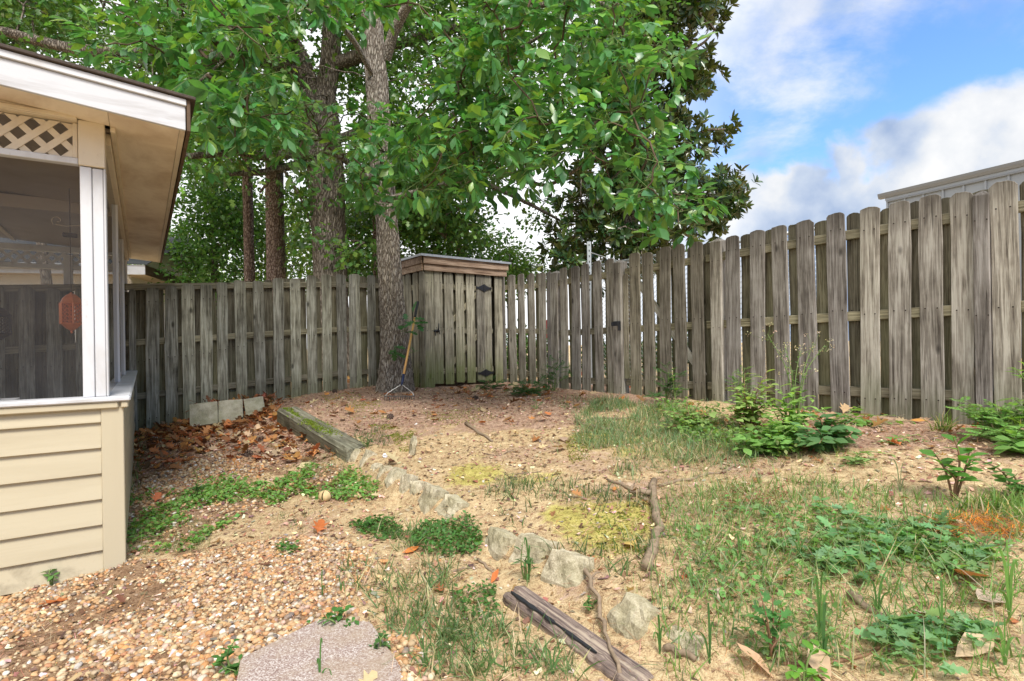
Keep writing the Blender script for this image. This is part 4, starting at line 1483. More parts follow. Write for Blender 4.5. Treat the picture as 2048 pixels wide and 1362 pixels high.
for xv in (1.9, 3.5):
    MB().tube([(xv, 0.05, -0.2), (xv, 0.05, 1.86)], 0.024, 8).obj('post', M['galvanised'], cl, smooth=True)
sp = thing('steel_post', 'galvanised slotted steel post standing above the fence boards', 'post', (pm.x, pm.y, gz(pm.x, pm.y) - 0.1))
hh = pm.z - gz(pm.x, pm.y) + 0.1
mb = MB()
mb.box(-0.03, 0.03, -0.004, 0.004, 0, hh)
mb.box(-0.03, -0.022, 0.0045, 0.035, 0, hh)
mb.box(0.022, 0.03, 0.0045, 0.035, 0, hh)
mb.obj('channel', M['galvanised'], sp, bevel=0.002)
mb = MB()
for k in range(9):
    mb.box(-0.007, 0.007, -0.0065, -0.0042, hh - 0.07 - k * 0.085, hh - 0.04 - k * 0.085)
mb.obj('slot', M['pot'], sp)
MB().tube([(0.03, 0, hh - 0.17), (0.35, -0.1, hh - 0.30), (0.62, -0.42, hh - 0.42)], 0.006, 5).obj('tie_wire', M['galvanised'], sp)
rp = P(1091, 690, 12.0)
red = thing('marker_post', 'red painted post glimpsed through a gap left of the capped post', 'post', (rp.x, rp.y, 0.45))
rz1, rz0 = P(1091, 640, 12.0).z - 0.45, P(1091, 678, 12.0).z - 0.45
MB().tube([(0, 0, 0), (0, 0, rz0 - 0.02)], 0.03, 8).obj('stake', M['galvanised'], red)
MB().box(-0.14, 0.14, -0.02, 0.02, rz0 - 0.02, rz1).obj('plate', M['red_sign'], red, bevel=0.004)

# ------------------------------------------------------------------ garden rake
g0 = G(799, 800)
hd = g0 + Vector((0, 0, 0.05))
g1 = P(836, 603, 8.62)
rk = thing('garden_rake', 'bow rake with varnished handle and black grip leaning beside the trunk', 'rake', g0)
ax = (g1 - hd)
Lr = ax.length
u = ax.normalized()
pt = lambda s_: hd + u * (s_ * Lr) - g0
MB().tube([pt(0.20), pt(0.5), pt(0.80)], [0.0155, 0.0165, 0.0165], 12).obj('handle', M['handle_wood'], rk, smooth=True)
MB().tube([pt(0.7995), pt(0.86), pt(0.992), pt(1.0)], [0.0175, 0.0195, 0.0205, 0.012], 12).obj('grip', M['rubber'], rk, smooth=True)
MB().tube([pt(0.10), pt(0.13), pt(0.2005)], [0.010, 0.0165, 0.0175], 12).obj('ferrule', M['navy'], rk, smooth=True)
sx = Vector((1, -0.05, 0)).normalized()
hwid = 0.195
mb = MB()
for sg in (-1, 1):
    mb.tube([pt(0.105) + sx * 0.004 * sg, pt(0.085) + sx * 0.05 * sg, pt(0.055) + sx * 0.115 * sg, pt(0.03) + sx * 0.165 * sg, pt(0.0) + sx * hwid * sg], 0.0055, 7)
mb.obj('bow', M['bare_steel'], rk, smooth=True)
mb = MB()
c0 = hd - g0
mb.tube([c0 - sx * (hwid + 0.008), c0 + sx * (hwid + 0.008)], 0.0085, 6)
mb.obj('head_bar', M['rust_steel'], rk)
for k in range(14):
    q = c0 + sx * (-hwid + 2 * hwid * k / 13)
    mb = MB().tube([q, q + Vector((0, -0.012, -0.025)), q + Vector((0, -0.004, -0.062))], [0.0065, 0.006, 0.003], 5)
    mb.obj('tine', M['rust_steel'], rk)

# ------------------------------------------------------------------ timbers, edging, pavers
def rough_block(name, m, size, seed, n=4, amp=0.012, rnd=0.03, taper=(1, 1)):
    bm = bmesh.new()
    bmesh.ops.create_cube(bm, size=1.0)
    bmesh.ops.subdivide_edges(bm, edges=bm.edges[:], cuts=n, use_grid_fill=True)
    r = np.random.default_rng(seed)
    o = r.uniform(0, 50, 3)
    for v in bm.verts:
        c = v.co.copy()
        q = Vector((c.x * size[0], c.y * size[1], c.z * size[2]))
        if c.z > 0:
            q.x *= 1 - (1 - taper[0]) * (c.z + 0.5)
            q.y *= 1 - (1 - taper[1]) * (c.z + 0.5)
        # round the arrises
        e = [max(0, abs(c[i]) * 2 - 0.6) / 0.4 for i in range(3)]
        k = (e[0] * e[1] + e[1] * e[2] + e[0] * e[2])
        q -= Vector((math.copysign(1, c.x) * e[0], math.copysign(1, c.y) * e[1], math.copysign(1, c.z) * e[2])) * rnd * 0.35 * min(1, k)
        nrm = Vector((c.x * e[0], c.y * e[1], c.z * e[2]))
        d = sum(math.sin((q[i] + o[i]) * f_ + o[(i + 1) % 3]) for i, f_ in ((0, 23), (1, 31), (2, 27))) / 3 + r.uniform(-0.45, 0.45)
        q += nrm * d * amp * 2
        v.co = q
    me = bpy.data.meshes.new(name)
    bm.to_mesh(me)
    bm.free()
    me.materials.append(m)
    return me


def timber(pa, pb, hgt, wid, m, label, seed, sink=0.05):
    """a baulk lying along pa - pb (points of its near upper arris)"""
    a, b = Vector(pa), Vector(pb)
    d = (b - a)
    L = d.length
    ang = math.atan2(d.y, d.x)
    r = np.random.default_rng(seed)
    nseg = 26
    mb = MB()
    pr = [(-0.5, -0.5), (0.5, -0.5), (0.5, 0.36), (0.40, 0.5), (0.12, 0.47), (-0.15, 0.5), (-0.40, 0.49), (-0.5, 0.38), (-0.49, 0.1), (-0.5, -0.2)]
    n = len(pr)
    V_, Fc = [], []
    ph = r.uniform(0, 6, 12)
    for i in range(nseg + 1):
        x_ = L * i / nseg
        for j, (yy_, zz_) in enumerate(pr):
            wob = 0.008 * math.sin(x_ * 5 + ph[j]) + r.uniform(-0.004, 0.004)
            endr = 0.012 if i in (0, nseg) else 0
            V_.append((x_ + (r.uniform(-0.01, 0.01) if i in (0, nseg) else 0), yy_ * (wid - endr) + wob, zz_ * (hgt - endr) + wob * 0.8))
    for i in range(nseg):
        for j in range(n):
            j2 = (j + 1) % n
            Fc.append((i * n + j, i * n + j2, (i + 1) * n + j2, (i + 1) * n + j))
    Fc.append(tuple(range(n - 1, -1, -1)))
    Fc.append(tuple(range(nseg * n, (nseg + 1) * n)))
    mb.add(V_, Fc)
    o = mb.obj('landscape_timber', m, None)
    up = Vector((-math.sin(ang), math.cos(ang), 0))
    o.location = a + up * wid * 0.5 * (1 if up.y > 0 or up.x > 0 else -1) - Vector((0, 0, hgt * 0.5))
    o.rotation_euler = (0, -math.atan2(d.z, d.xy.length), ang)
    tag(o, label, 'timber')
    return o


qa, qb = G(560, 842), G(700, 912)
qa = Vector((-2.72, 6.40, gz(-2.85, 6.25) + 0.19))
qb = Vector((-1.50, 4.80, gz(-1.62, 4.70) + 0.15))
qa, qb = P(553, 815, 6.42), P(692, 898, 4.90)
t1 = timber(qb, qa, 0.24, 0.24, M['timber_mossy'], 'mossy grey timber holding the bank between leaf litter and tree', 4)
qa, qb = P(1003, 1182, 2.40), P(1262, 1372, 1.80)
t2 = timber(qb, qa, 0.12, 0.125, M['timber_dark'], 'dark brown weathered timber with a black tar stripe at the bottom', 6)
# tar stripe: a thin crust lying along the top arris
mb = MB()
d_ = (qa - qb)
pts = []
for k in range(15):
    s_ = 0.25 + 0.70 * k / 14
    p_ = qb + d_ * s_ + Vector((0.022, 0.016, 0.002))
    pts.append(p_ - t2.location)
V_, Fc = [], []
r = random.Random(3)
sd_ = Vector((d_.y, -d_.x, 0)).normalized()
for k, p_ in enumerate(pts):
    w_ = (0.003 + 0.012 * r.random()) * (0.4 if k in (0, 14) else 1)
    V_ += [p_ - sd_ * w_, p_ + sd_ * w_ * 0.7, p_ + sd_ * w_ * 0.6 + Vector((0, 0, 0.006)), p_ - sd_ * w_ * 0.9 + Vector((0, 0, 0.006))]
for k in range(14):
    a = 4 * k
    for j in range(4):
        j2 = (j + 1) % 4
        Fc.append((a + j, a + j2, a + 4 + j2, a + 4 + j))
mb.add(V_, Fc)
tar = mb.obj('tar_stripe', M['black_iron'], t2)
tar.matrix_parent_inverse = (Matrix.Translation(t2.location) @ t2.rotation_euler.to_matrix().to_4x4()).inverted() @ Matrix.Translation(t2.location)

# edging stones: (pixel of the middle of the base, width px, height px, label)
STONES = [
    ((702, 918), 36, 26, 'edging stone touching the lower end of the mossy timber'),
    ((726, 920), 32, 24, 'pale edging stone with a pointed top, second below the mossy timber'),
    ((745, 938), 20, 12, 'low half buried stone between the mossy timber and the upright stones'),
    ((760, 946), 22, 18, 'small rounded tan stone at the top of the middle row'),
    ((778, 962), 26, 32, 'narrow upright stone leaning left in the middle of the row'),
    ((803, 976), 34, 34, 'greyish upright stone with a flat sloping face in the middle of the row'),
    ((824, 984), 28, 24, 'flat tan stone lying low between two upright edging stones'),
    ((852, 1006), 46, 44, 'broad tan stone with a mossy face, second from the row end'),
    ((892, 1024), 58, 38, 'long pale stone closing the upper row beside the clover mound'),
    ((988, 1098), 50, 42, 'low mossy wedge stone at the top of the lower row'),
    ((1050, 1124), 72, 62, 'big grey upright stone with grass in front, lower row'),
    ((1118, 1158), 80, 72, 'big grey speckled stone leaning right at the end of the lower row'),
    ((1264, 1238), 92, 62, 'wide greenish stone half sunk in sand beside the dark timber'),
    ((1360, 1292), 100, 46, 'last sunken stone at the lower right end of the edging'),
]
GS = [G(*q[0]) for q in STONES]
for i, ((px, py), wp, hp_, lb) in enumerate(STONES):
    p = GS[i]
    gaps = [(GS[j].xy - p.xy).length for j in (i - 1, i + 1) if 0 <= j < len(GS) and not {i, j} in ({8, 9}, {11, 12})]
    L = min(max(min(gaps) * 0.86, wp / F * p.y * 0.85), 0.36)
    k0, k1 = (max(i - 1, 0), min(i + 1, len(GS) - 1))
    if i in (9, 12):
        k0 = i
    if i in (8, 11):
        k1 = i
    dv = (GS[k1].xy - GS[k0].xy)
    hz_ = hp_ / F * p.y * (0.66 if i < 12 else 0.46)
    tx = random.Random(i + 3)
    me = rough_block('edging_stone', M['stone'], (L, 0.13 + 0.05 * tx.random(), hz_ + 0.10), 40 + i, 5, 0.010, 0.020, (0.86, 0.72))
    o = link('edging_stone', me)
    ang = math.atan2(dv.y, dv.x)
    nx_, ny_ = -math.sin(ang), math.cos(ang)
    o.location = (p.x + nx_ * 0.055, p.y + ny_ * 0.055, p.z + hz_ * 0.5 - 0.05)
    o.rotation_euler = (-0.30 + tx.uniform(-0.12, 0.12), tx.uniform(-0.2, 0.2), ang + tx.uniform(-0.28, 0.28))
    tag(o, lb, 'stone', 'stones edging the bank')

# a flat embedded stone on the bank, standing on edge with moss
p = G(822, 906)
me = rough_block('standing_stone', M['stone'], (0.05, 0.30, 0.17), 77, 4, 0.01, 0.03)
o = link('standing_stone', me, None, (p.x, p.y + 0.08, p.z + 0.03), (0, 0.25, 0.2))
tag(o, 'mossy slab of stone set on edge in the bank above the row', 'stone')
p = G(770, 915)
o = link('quartz_stone', rough_block('quartz_stone', M['white_plastic'], (0.05, 0.045, 0.04), 78, 3, 0.01, 0.02), None, (p.x, p.y, p.z + 0.015), (0.2, 0.3, 0.4))
tag(o, 'small white quartz lump lying above the edging stones', 'stone')

# three concrete blocks leaning in front of the left fence
bl = [((381, 838), (381, 812), (435, 805), 'left mossy concrete edger leaning by the left fence'), ((436, 832), (436, 805), (484, 800), 'middle concrete edger between two others at the left fence'),
      ((486, 826), (486, 800), (532, 794), 'right concrete edger of three, tipped up towards the timber')]
edg = [(P(380, 810, 7.02), P(435, 803, 7.12)), (P(437.5, 803, 7.13), P(485.5, 799, 7.23)), (P(487.5, 800, 7.23), P(526, 793, 7.32))]
for (a, b), (_, _, _, lb) in zip(edg, bl):
    d = b - a
    L = d.length
    me = rough_block('concrete_edger', M['concrete'], (L * 1.02, 0.06, 0.30), int(a.x * 100) % 97 + 100, 3, 0.003, 0.008)
    o = link('concrete_edger', me)
    R = Matrix.Rotation(math.atan2(d.y, d.x), 4, 'Z') @ Matrix.Rotation(-math.atan2(d.z, d.xy.length), 4, 'Y') @ Matrix.Rotation(-0.42, 4, 'X')
    o.matrix_world = Matrix.Translation(a) @ R @ Matrix.Translation((L / 2, 0, -0.15))
    tag(o, lb, 'concrete block', 'concrete edgers at the left fence')

# aggregate paver at the bottom edge
pv = [(482, 1345), (640, 1256), (742, 1258), (800, 1340), (812, 1400), (470, 1420)]
gp = [G(a, b) for a, b in pv]
ctr = sum(gp, Vector()) / len(gp)
poly3 = [(p.x - ctr.x, p.y - ctr.y) for p in gp][::-1]
bm = bmesh.new()
zt_ = max(gz(p.x, p.y) for p in gp) + 0.014 - ctr.z
vs_ = [bm.verts.new((a, b, zt_)) for a, b in poly3]
fc = bm.faces.new(vs_)
ret = bmesh.ops.extrude_face_region(bm, geom=[fc])
bmesh.ops.translate(bm, vec=(0, 0, -0.06), verts=[v for v in ret['geom'] if isinstance(v, bmesh.types.BMVert)])
bmesh.ops.recalc_face_normals(bm, faces=bm.faces)
bmesh.ops.bevel(bm, geom=bm.edges[:], offset=0.006, segments=2, affect='EDGES')
me = bpy.data.meshes.new('stepping_stone')
bm.to_mesh(me)
bm.free()
me.materials.append(M['aggregate'])
o = link('stepping_stone', me, None, ctr)
tag(o, 'pinkish exposed aggregate stepping stone in the gravel at the bottom edge', 'paver')

# small litter
def scrap(name, px, py, size, m, label, cat, rot, n=2):
    p = G(px, py)
    me = rough_block(name, m, size, px, n, 0.006, 0.01)
    o = link(name, me, None, (p.x, p.y, p.z + size[2] * 0.35), rot)
    return tag(o, label, cat)


scrap('plastic_scrap', 345, 880, (0.10, 0.09, 0.012), M['red_plastic'], 'bright red plastic scrap lying on the leaf litter', 'litter', (0.5, 0.2, 0.4))
scrap('plastic_scrap', 343, 887, (0.11, 0.05, 0.01), M['white_plastic'], 'white plastic scrap under the red one on the leaves', 'litter', (0.2, -0.1, 0.5))
scrap('plastic_scrap', 309, 877, (0.06, 0.05, 0.014), M['white_plastic'], 'crumpled white scrap near the porch wall, left of the red scrap', 'litter', (0.3, 0.2, 0.1), 3)
p = G(650, 1003)
hu = thing('seed_husk', 'split tan seed husk lying in the clover patch', 'seed husk', p, 0.4)
for k in range(4):
    a = k * math.pi / 2 + 0.3
    mb = MB()
    V_, Fc = [], []
    for i in range(7):
        th = math.pi * i / 6
        for j in range(4):
            ph_ = a - 0.66 + 1.32 * j / 3
            V_.append((0.048 * math.sin(th) * math.cos(ph_), 0.048 * math.sin(th) * math.sin(ph_), 0.04 - 0.042 * math.cos(th)))
    for i in range(6):
        for j in range(3):
            Fc.append((i * 4 + j, i * 4 + j + 1, (i + 1) * 4 + j + 1, (i + 1) * 4 + j))
    mb.add(V_, Fc)
    mb.obj('husk_valve', M['husk'], hu, smooth=True, rot=(0, 0.0, 0))


def pine_cone(px, py, label, s=0.035):
    p = G(px, py)
    t_ = thing('pine_cone', label, 'pine cone', (p.x, p.y, p.z + s * 0.6), px * 0.1)
    mb = MB()
    for k in range(38):
        a, z = k * 2.4, (k / 38 - 0.5) * 2.4 * s
        rr_ = s * math.sqrt(max(0.05, 1 - (z / (1.25 * s)) ** 2))
        c, s2 = math.cos(a), math.sin(a)
        mb.add([(0.2 * rr_ * c, 0.2 * rr_ * s2, z - 0.2 * s), (rr_ * c - 0.3 * s * s2, rr_ * s2 + 0.3 * s * c, z), (1.15 * rr_ * c, 1.15 * rr_ * s2, z + 0.16 * s), (rr_ * c + 0.3 * s * s2, rr_ * s2 - 0.3 * s * c, z)], [(0, 1, 2, 3)])
    o = mb.obj('scales', M['cone'], t_)
    o.rotation_euler = (1.3, 0.3, 0)


pine_cone(498, 912, 'dark pine cone at the front edge of the leaf litter')
pine_cone(670, 786, 'pine cone near the foot of the left fence kink')
pine_cone(780, 838, 'pine cone on the moss below the rake')
pine_cone(951, 800, 'pine cone on the mulch in front of the shed door')
pine_cone(520, 882, 'small pine cone among brown leaves below the concrete blocks')


# fallen sticks and surface roots
def stick(name, pix, r0, r1, label, cat='stick', m='dead_stick', lift=0.6, side=(), bark=7):
    pts = []
    for a, b in pix:
        p = G(a, b)
        pts.append(p)
    # resample with slight wobble
    out = []
    r = random.Random(int(pix[0][0]))
    for a, b in zip(pts[:-1], pts[1:]):
        for k in range(3):
            q = a.lerp(b, k / 3)
            q = Vector((q.x + r.uniform(-1, 1) * r0 * 0.7, q.y + r.uniform(-1, 1) * r0 * 0.7, 0))
            q.z = gz(q.x, q.y)
            out.append(q)
    out.append(pts[-1])
    n = len(out)
    rad = [(r0 + (r1 - r0) * i / (n - 1)) * r.uniform(0.85, 1.18) for i in range(n)]
    base_ = out[0].copy()
    out = [p + Vector((0, 0, rad[i] * lift)) - base_ for i, p in enumerate(out)]
    t_ = thing(name, label, cat, base_)
    MB().tube(out, rad, bark).obj('stem', M[m], t_, smooth=True)
    for (i, dx, dy, dz) in side:
        q = out[min(i, n - 1)]
        MB().tube([q, q + Vector((dx, dy, dz)) * 0.5 + Vector((0, 0, 0.01)), q + Vector((dx, dy, dz))], [r1 * 0.8, r1 * 0.6, r1 * 0.3], 5).obj('side_twig', M[m], t_, smooth=True)
    return t_


stick('fallen_branch', [(1306, 965), (1310, 1010), (1316, 1060), (1306, 1100), (1296, 1145)], 0.020, 0.027, 'thick bark covered branch lying towards the camera in the grass', 'branch', side=((2, -0.14, 0.02, 0.01),))
stick('surface_root', [(1215, 962), (1250, 975), (1285, 1000), (1308, 1010)], 0.010, 0.014, 'thin grey branch meeting the thick branch from the left', 'branch', side=((4, 0.05, 0.12, 0.01),))
stick('surface_root', [(1320, 975), (1385, 960), (1440, 948), (1480, 930)], 0.012, 0.006, 'long thin branch running right from the top of the thick branch', 'branch')
stick('surface_root', [(1155, 846), (1190, 856), (1225, 862), (1262, 868)], 0.022, 0.012, 'grey root surfacing at the left edge of the tall grass', 'root')
stick('fallen_branch', [(1160, 1140), (1180, 1175), (1196, 1215), (1208, 1262), (1222, 1310), (1240, 1365)], 0.011, 0.007, 'crooked stick lying across the dark timber', 'stick', lift=3.2, side=((3, 0.05, 0.04, 0.01), (9, -0.03, 0.03, 0.0)))
stick('fallen_branch', [(880, 1150), (915, 1143), (950, 1136)], 0.007, 0.005, 'short dark twig beside the clover mound and wedge stone', 'stick')
stick('fallen_branch', [(955, 1122), (975, 1138), (1000, 1150)], 0.008, 0.005, 'curved twig just left of the dark timber end', 'stick')
stick('fallen_branch', [(1330, 1302), (1360, 1312), (1392, 1326)], 0.013, 0.011, 'stub of grey stick below the last sunken stone', 'stick')
stick('fallen_branch', [(1700, 1195), (1740, 1225), (1790, 1262)], 0.016, 0.010, 'half buried grey stick among ivy at lower right', 'stick')
stick('fallen_branch', [(930, 850), (960, 868), (985, 884)], 0.018, 0.010, 'short mossy root on the sandy bank', 'root')
stick('fallen_branch', [(968, 908), (1000, 912), (1022, 902), (1040, 905)], 0.006, 0.004, 'forked dark twig on the yellow sand of the bank', 'stick', side=((4, 0.06, 0.05, 0.01),))
stick('fallen_branch', [(1080, 945), (1010, 950), (1030, 958)], 0.004, 0.003, 'very thin twig lying flat on the pale sand', 'stick')
stick('fallen_branch', [(1190, 838), (1260, 838), (1330, 846), (1380, 850)], 0.012, 0.007, 'weathered stick in the grass at the foot of the gate', 'stick')
stick('fallen_branch', [(1560, 1330), (1660, 1330), (1760, 1300)], 0.006, 0.005, 'thin red brown stick near the bottom right corner', 'stick', m='stem_red')

# ------------------------------------------------------------------ leaf shapes (local y = along the leaf, z = upper side, length 1)
def T_broad(w=0.24, droop=0.10, fold=0.06):
    v = [(0, 0, 0), (-w * 0.62, 0.26, fold * 0.7), (w * 0.62, 0.26, fold * 0.7), (0, 0.28, -0.01), (-w, 0.56, fold - droop * 0.3), (w, 0.56, fold - droop * 0.3), (0, 0.58, -droop * 0.3),
         (-w * 0.55, 0.82, fold * 0.5 - droop * 0.7), (w * 0.55, 0.82, fold * 0.5 - droop * 0.7), (0, 0.83, -droop * 0.7), (0, 1, -droop * 1.1)]
    f = [(0, 3, 1), (0, 2, 3), (1, 3, 6, 4), (3, 2, 5, 6), (4, 6, 9, 7), (6, 5, 8, 9), (7, 9, 10), (9, 8, 10)]
    return v, f


def T_small(w=0.28, fold=0.08):
    v = [(0, 0, 0), (-w, 0.45, fold), (w, 0.45, fold), (0, 0.5, -0.02), (0, 1, -0.08)]
    return v, [(0, 3, 1), (0, 2, 3), (1, 3, 4), (3, 2, 4)]


def T_lobed(fold=0.05, seed=0, simple=False):
    r = random.Random(seed)
    o = [(0.0, 0.0), (0.34, 0.26), (0.15, 0.43), (0.38, 0.66), (0.0, 1.0)] if simple else [(0.0, 0.0), (0.10, 0.22), (0.36, 0.26), (0.16, 0.42), (0.40, 0.62), (0.15, 0.66), (0.20, 0.86), (0.0, 1.0)]
    o = [(a * r.uniform(0.85, 1.15), b) for a, b in o]
    v = [(0, 0.45, -0.02)] + [(a, b, fold * abs(a) * 3) for a, b in o] + [(-a, b + r.uniform(-0.03, 0.03), fold * abs(a) * 3) for a, b in o[-2:0:-1]]
    n = len(v) - 1
    return v, [(0, i + 1, (i + 1) % n + 1) for i in range(n)]


def T_curl(seed=0, lob=True):
    """dry leaf, curled"""
    v, f = T_lobed(0.0, seed)
    r = random.Random(seed + 100)
    cx, cy_, tw = r.uniform(0.4, 1.4), r.uniform(-0.5, 0.9), r.uniform(-0.3, 0.3)
    if not lob:
        v, f = T_broad(0.26, 0.0, 0.0)
    v = [(a, b, cx * a * a + cy_ * (b - 0.5) ** 2 * 0.5 + tw * a * b + r.uniform(-0.02, 0.02)) for a, b, c in v]
    return v, f


def T_blade(bend=0.3, w=0.035, seg=3):
    v, f = [], []
    for i in range(seg):
        s = i / seg
        ww = w * (1 - 0.55 * s)
        v += [(-ww, bend * s * s, s * (1 - 0.25 * bend * s)), (ww, bend * s * s, s * (1 - 0.25 * bend * s))]
    v.append((0, bend * 1.05, 1 - 0.3 * bend))
    for i in range(seg - 1):
        f.append((2 * i, 2 * i + 1, 2 * i + 3, 2 * i + 2))
    f.append((2 * seg - 2, 2 * seg - 1, 2 * seg))
    return v, f


def T_needle():
    return [(-0.012, 0, 0), (0.012, 0, 0), (0.010, 0.55, 0.03), (-0.010, 0.55, 0.03), (0.0, 1, 0.0)], [(0, 1, 2, 3), (3, 2, 4)]


def T_pebble(seed, sub):
    bm = bmesh.new()
    bmesh.ops.create_icosphere(bm, subdivisions=sub, radius=0.5)
    r = random.Random(seed)
    a = [r.uniform(0.75, 1.2), r.uniform(0.75, 1.1), r.uniform(0.5, 0.75)]
    ph = [r.uniform(0, 6) for _ in range(6)]
    v = []
    for q in bm.verts:
        k = 1 + 0.10 * math.sin(q.co.x * 6 + ph[0]) + 0.10 * math.sin(q.co.y * 6 + ph[1]) + 0.08 * math.sin(q.co.z * 7 + ph[2])
        v.append((q.co.x * a[0] * k, q.co.y * a[1] * k, q.co.z * a[2] * k))
    f = [tuple(x.index for x in p.verts) for p in bm.faces]
    bm.free()
    return v, f


# ------------------------------------------------------------------ trees
LIMB_GAPS = [[(585, 60), (640, 40), (690, 60), (698, 330), (690, 440), (640, 440), (618, 300)], [(390, 88), (560, 100), (620, 150), (600, 165), (540, 145), (390, 135)],
             [(380, 296), (480, 292), (620, 296), (620, 345), (460, 358), (450, 325), (380, 325)], [(530, 300), (575, 300), (575, 560), (535, 560)], [(486, 380), (508, 380), (512, 560), (488, 560)],
             [(675, 100), (735, 100), (735, 135), (675, 140)]]


def in_gaps(p, polys=None):
    a = np.array([unroll_inv(*q) for q in p])
    m = np.zeros(len(p), bool)
    for pg in polys or LIMB_GAPS:
        m |= in_poly(a[:, 0], a[:, 1], pg)
    return m


def unroll_inv(x, y, z):
    u_, v_ = x / y * F, (CZ - z) / y * F
    c, s = math.cos(ROLL), math.sin(ROLL)
    return 1024 + u_ * c + v_ * s, HOR - u_ * s + v_ * c


def catmull(pts, n=6):
    p = [Vector(q) for q in pts]
    p = [p[0] * 2 - p[1]] + p + [p[-1] * 2 - p[-2]]
    out = []
    for i in range(1, len(p) - 2):
        for k in range(n):
            t = k / n
            a, b, c, d = p[i - 1], p[i], p[i + 1], p[i + 2]
            out.append(0.5 * ((2 * b) + (c - a) * t + (2 * a - 5 * b + 4 * c - d) * t * t + (3 * b - a - 3 * c + d) * t ** 3))
    out.append(p[-2])
    return out


def bark_tube(path, radii, n, seed, ridge=0.0, flare=0.0):
    """trunk with furrows cut in the mesh"""
    pp = catmull(path, 10)
    m = len(pp)
    rr = np.interp(np.linspace(0, 1, m), np.linspace(0, 1, len(radii)), radii)
    r = np.random.default_rng(seed)
    verts, faces = [], []
    ph = r.uniform(0, 6.28, 8)
    for i, p in enumerate(pp):
        T = (pp[min(i + 1, m - 1)] - pp[max(i - 1, 0)]).normalized()
        A = (Vector((1, 0, 0)) - T * T.x).normalized()
        B = T.cross(A)
        s = i / (m - 1)
        fl_ = 1 + flare * math.exp(-s * 16)
        for k in range(n):
            a = 2 * math.pi * k / n
            lump = 1 + 0.05 * math.sin(2 * a + ph[0] + s * 3) + 0.04 * math.sin(3 * a + ph[1] - s * 5) + flare * 0.35 * math.exp(-s * 14) * math.sin(5 * a + ph[2])
            rd = ridge * (math.sin(n / 4.0 * a + 3 * math.sin(s * 9 + ph[3]) + 2 * math.sin(s * 41 + a)) * 0.5 + r.uniform(-0.5, 0.5))
            q = p + (A * math.cos(a) + B * math.sin(a)) * (rr[i] * lump * fl_ + rd)
            verts.append(q)
    for i in range(m - 1):
        for k in range(n):
            k2 = (k + 1) % n
            faces.append((i * n + k, i * n + k2, (i + 1) * n + k2, (i + 1) * n + k))
    faces.append(tuple(range((m - 1) * n, m * n)))
    return verts, faces, pp, rr


def grow(nodes, skel, r_leafy=0.006, r_gain=0.0035, rmax=0.06, sag=0.05, seed=0):
    """connect every crown node to the nearest wood already there; returns tube lists"""
    nodes = np.array(nodes)
    pts = [np.array(q) for q in skel]
    d0 = np.min(np.linalg.norm(nodes[:, None] - np.array(pts)[None], axis=2), axis=1)
    order = np.argsort(d0)
    par = []
    ns = len(pts)
    pos = list(pts)
    cnt = [0] * ns
    parent = [-1] * ns
    for i in order:
        a = np.array(pos)
        d = np.linalg.norm(a - nodes[i], axis=1)
        j = int(np.argmin(d))
        pos.append(nodes[i])
        parent.append(j)
        cnt.append(1)
    for i in range(len(pos) - 1, ns - 1, -1):
        if parent[i] >= ns:
            cnt[parent[i]] += cnt[i]
    r = np.random.default_rng(seed)
    mb = MB()
    for i in range(ns, len(pos)):
        j = parent[i]
        a, b = Vector(pos[j]), Vector(pos[i])
        L = (b - a).length
        rb = min(rmax, r_leafy + r_gain * math.sqrt(cnt[i]))
        ra = min(rmax, rb * 1.25) if j >= ns else rb * 1.5
        q1 = a.lerp(b, 0.35) + Vector(r.uniform(-1, 1, 3)) * L * 0.10 + Vector((0, 0, sag * L))
        q2 = a.lerp(b, 0.7) + Vector(r.uniform(-1, 1, 3)) * L * 0.10 + Vector((0, 0, sag * L))
        mb.tube([a, q1, q2, b], [ra, (2 * ra + rb) / 3, (ra + 2 * rb) / 3, rb], 5, False)
    dirs = np.array([pos[i] - pos[parent[i]] for i in range(ns, len(pos))])
    return mb, np.array(pos[ns:]), dirs


def poly_nodes(poly, n, Y0, Y1, seed, thresh=0.0, freq=1.0, mind=0.0):
    """crown nodes inside a volume whose outline from the yard follows the given pixels"""
    r = np.random.default_rng(seed)
    p = np.array(poly, float)
    lo, hi = p.min(0), p.max(0)
    out = []
    tries = 0
    while len(out) < n and tries < 60000:
        tries += 1
        a, b = r.uniform(lo[0], hi[0]), r.uniform(lo[1], hi[1])
        if not in_poly(np.array([a]), np.array([b]), poly)[0]:
            continue
        Y = r.uniform(Y0, Y1)
        q = P(a, b, Y)
        if q.z < gz(q.x, q.y) + 0.3:
            continue
        if thresh and fbm(np.array([q.x * freq + q.y * 0.3 * freq]), np.array([q.z * freq + seed * 7.7]), seed, 3)[0] < thresh:
            continue
        if mind and out and min((q - o_).length for o_ in out[-250:]) < mind:
            continue
        out.append(q)
    return [tuple(o_) for o_ in out]


def foliage_around(nodes, dirs, per, rad, lsize, cols, tpls, m, name, seed, flat=0.6, up=0.8, out_w=0.6, zdrop=0.2):
    r = np.random.default_rng(seed)
    N = len(nodes) * per
    c = np.repeat(nodes, per, axis=0)
    dd = np.repeat(dirs / (np.linalg.norm(dirs, axis=1, keepdims=True) + 1e-6), per, axis=0)
    off = r.normal(size=(N, 3)) * rad
    off[:, 2] *= flat
    pos = c + off
    d = off / (np.linalg.norm(off, axis=1, keepdims=True) + 1e-6) * out_w + dd * 0.4 + r.normal(size=(N, 3)) * 0.5
    d[:, 2] -= zdrop
    upv = np.array([[0, 0, 1.0]]) * up + r.normal(size=(N, 3)) * 0.45
    fr = frames(d, upv)
    sc = lsize * r.uniform(0.6, 1.25, N)
    return pos, fr, sc


def set_tree(name, label, base, group=None):
    return thing(name, label, 'tree', base, 0, group)


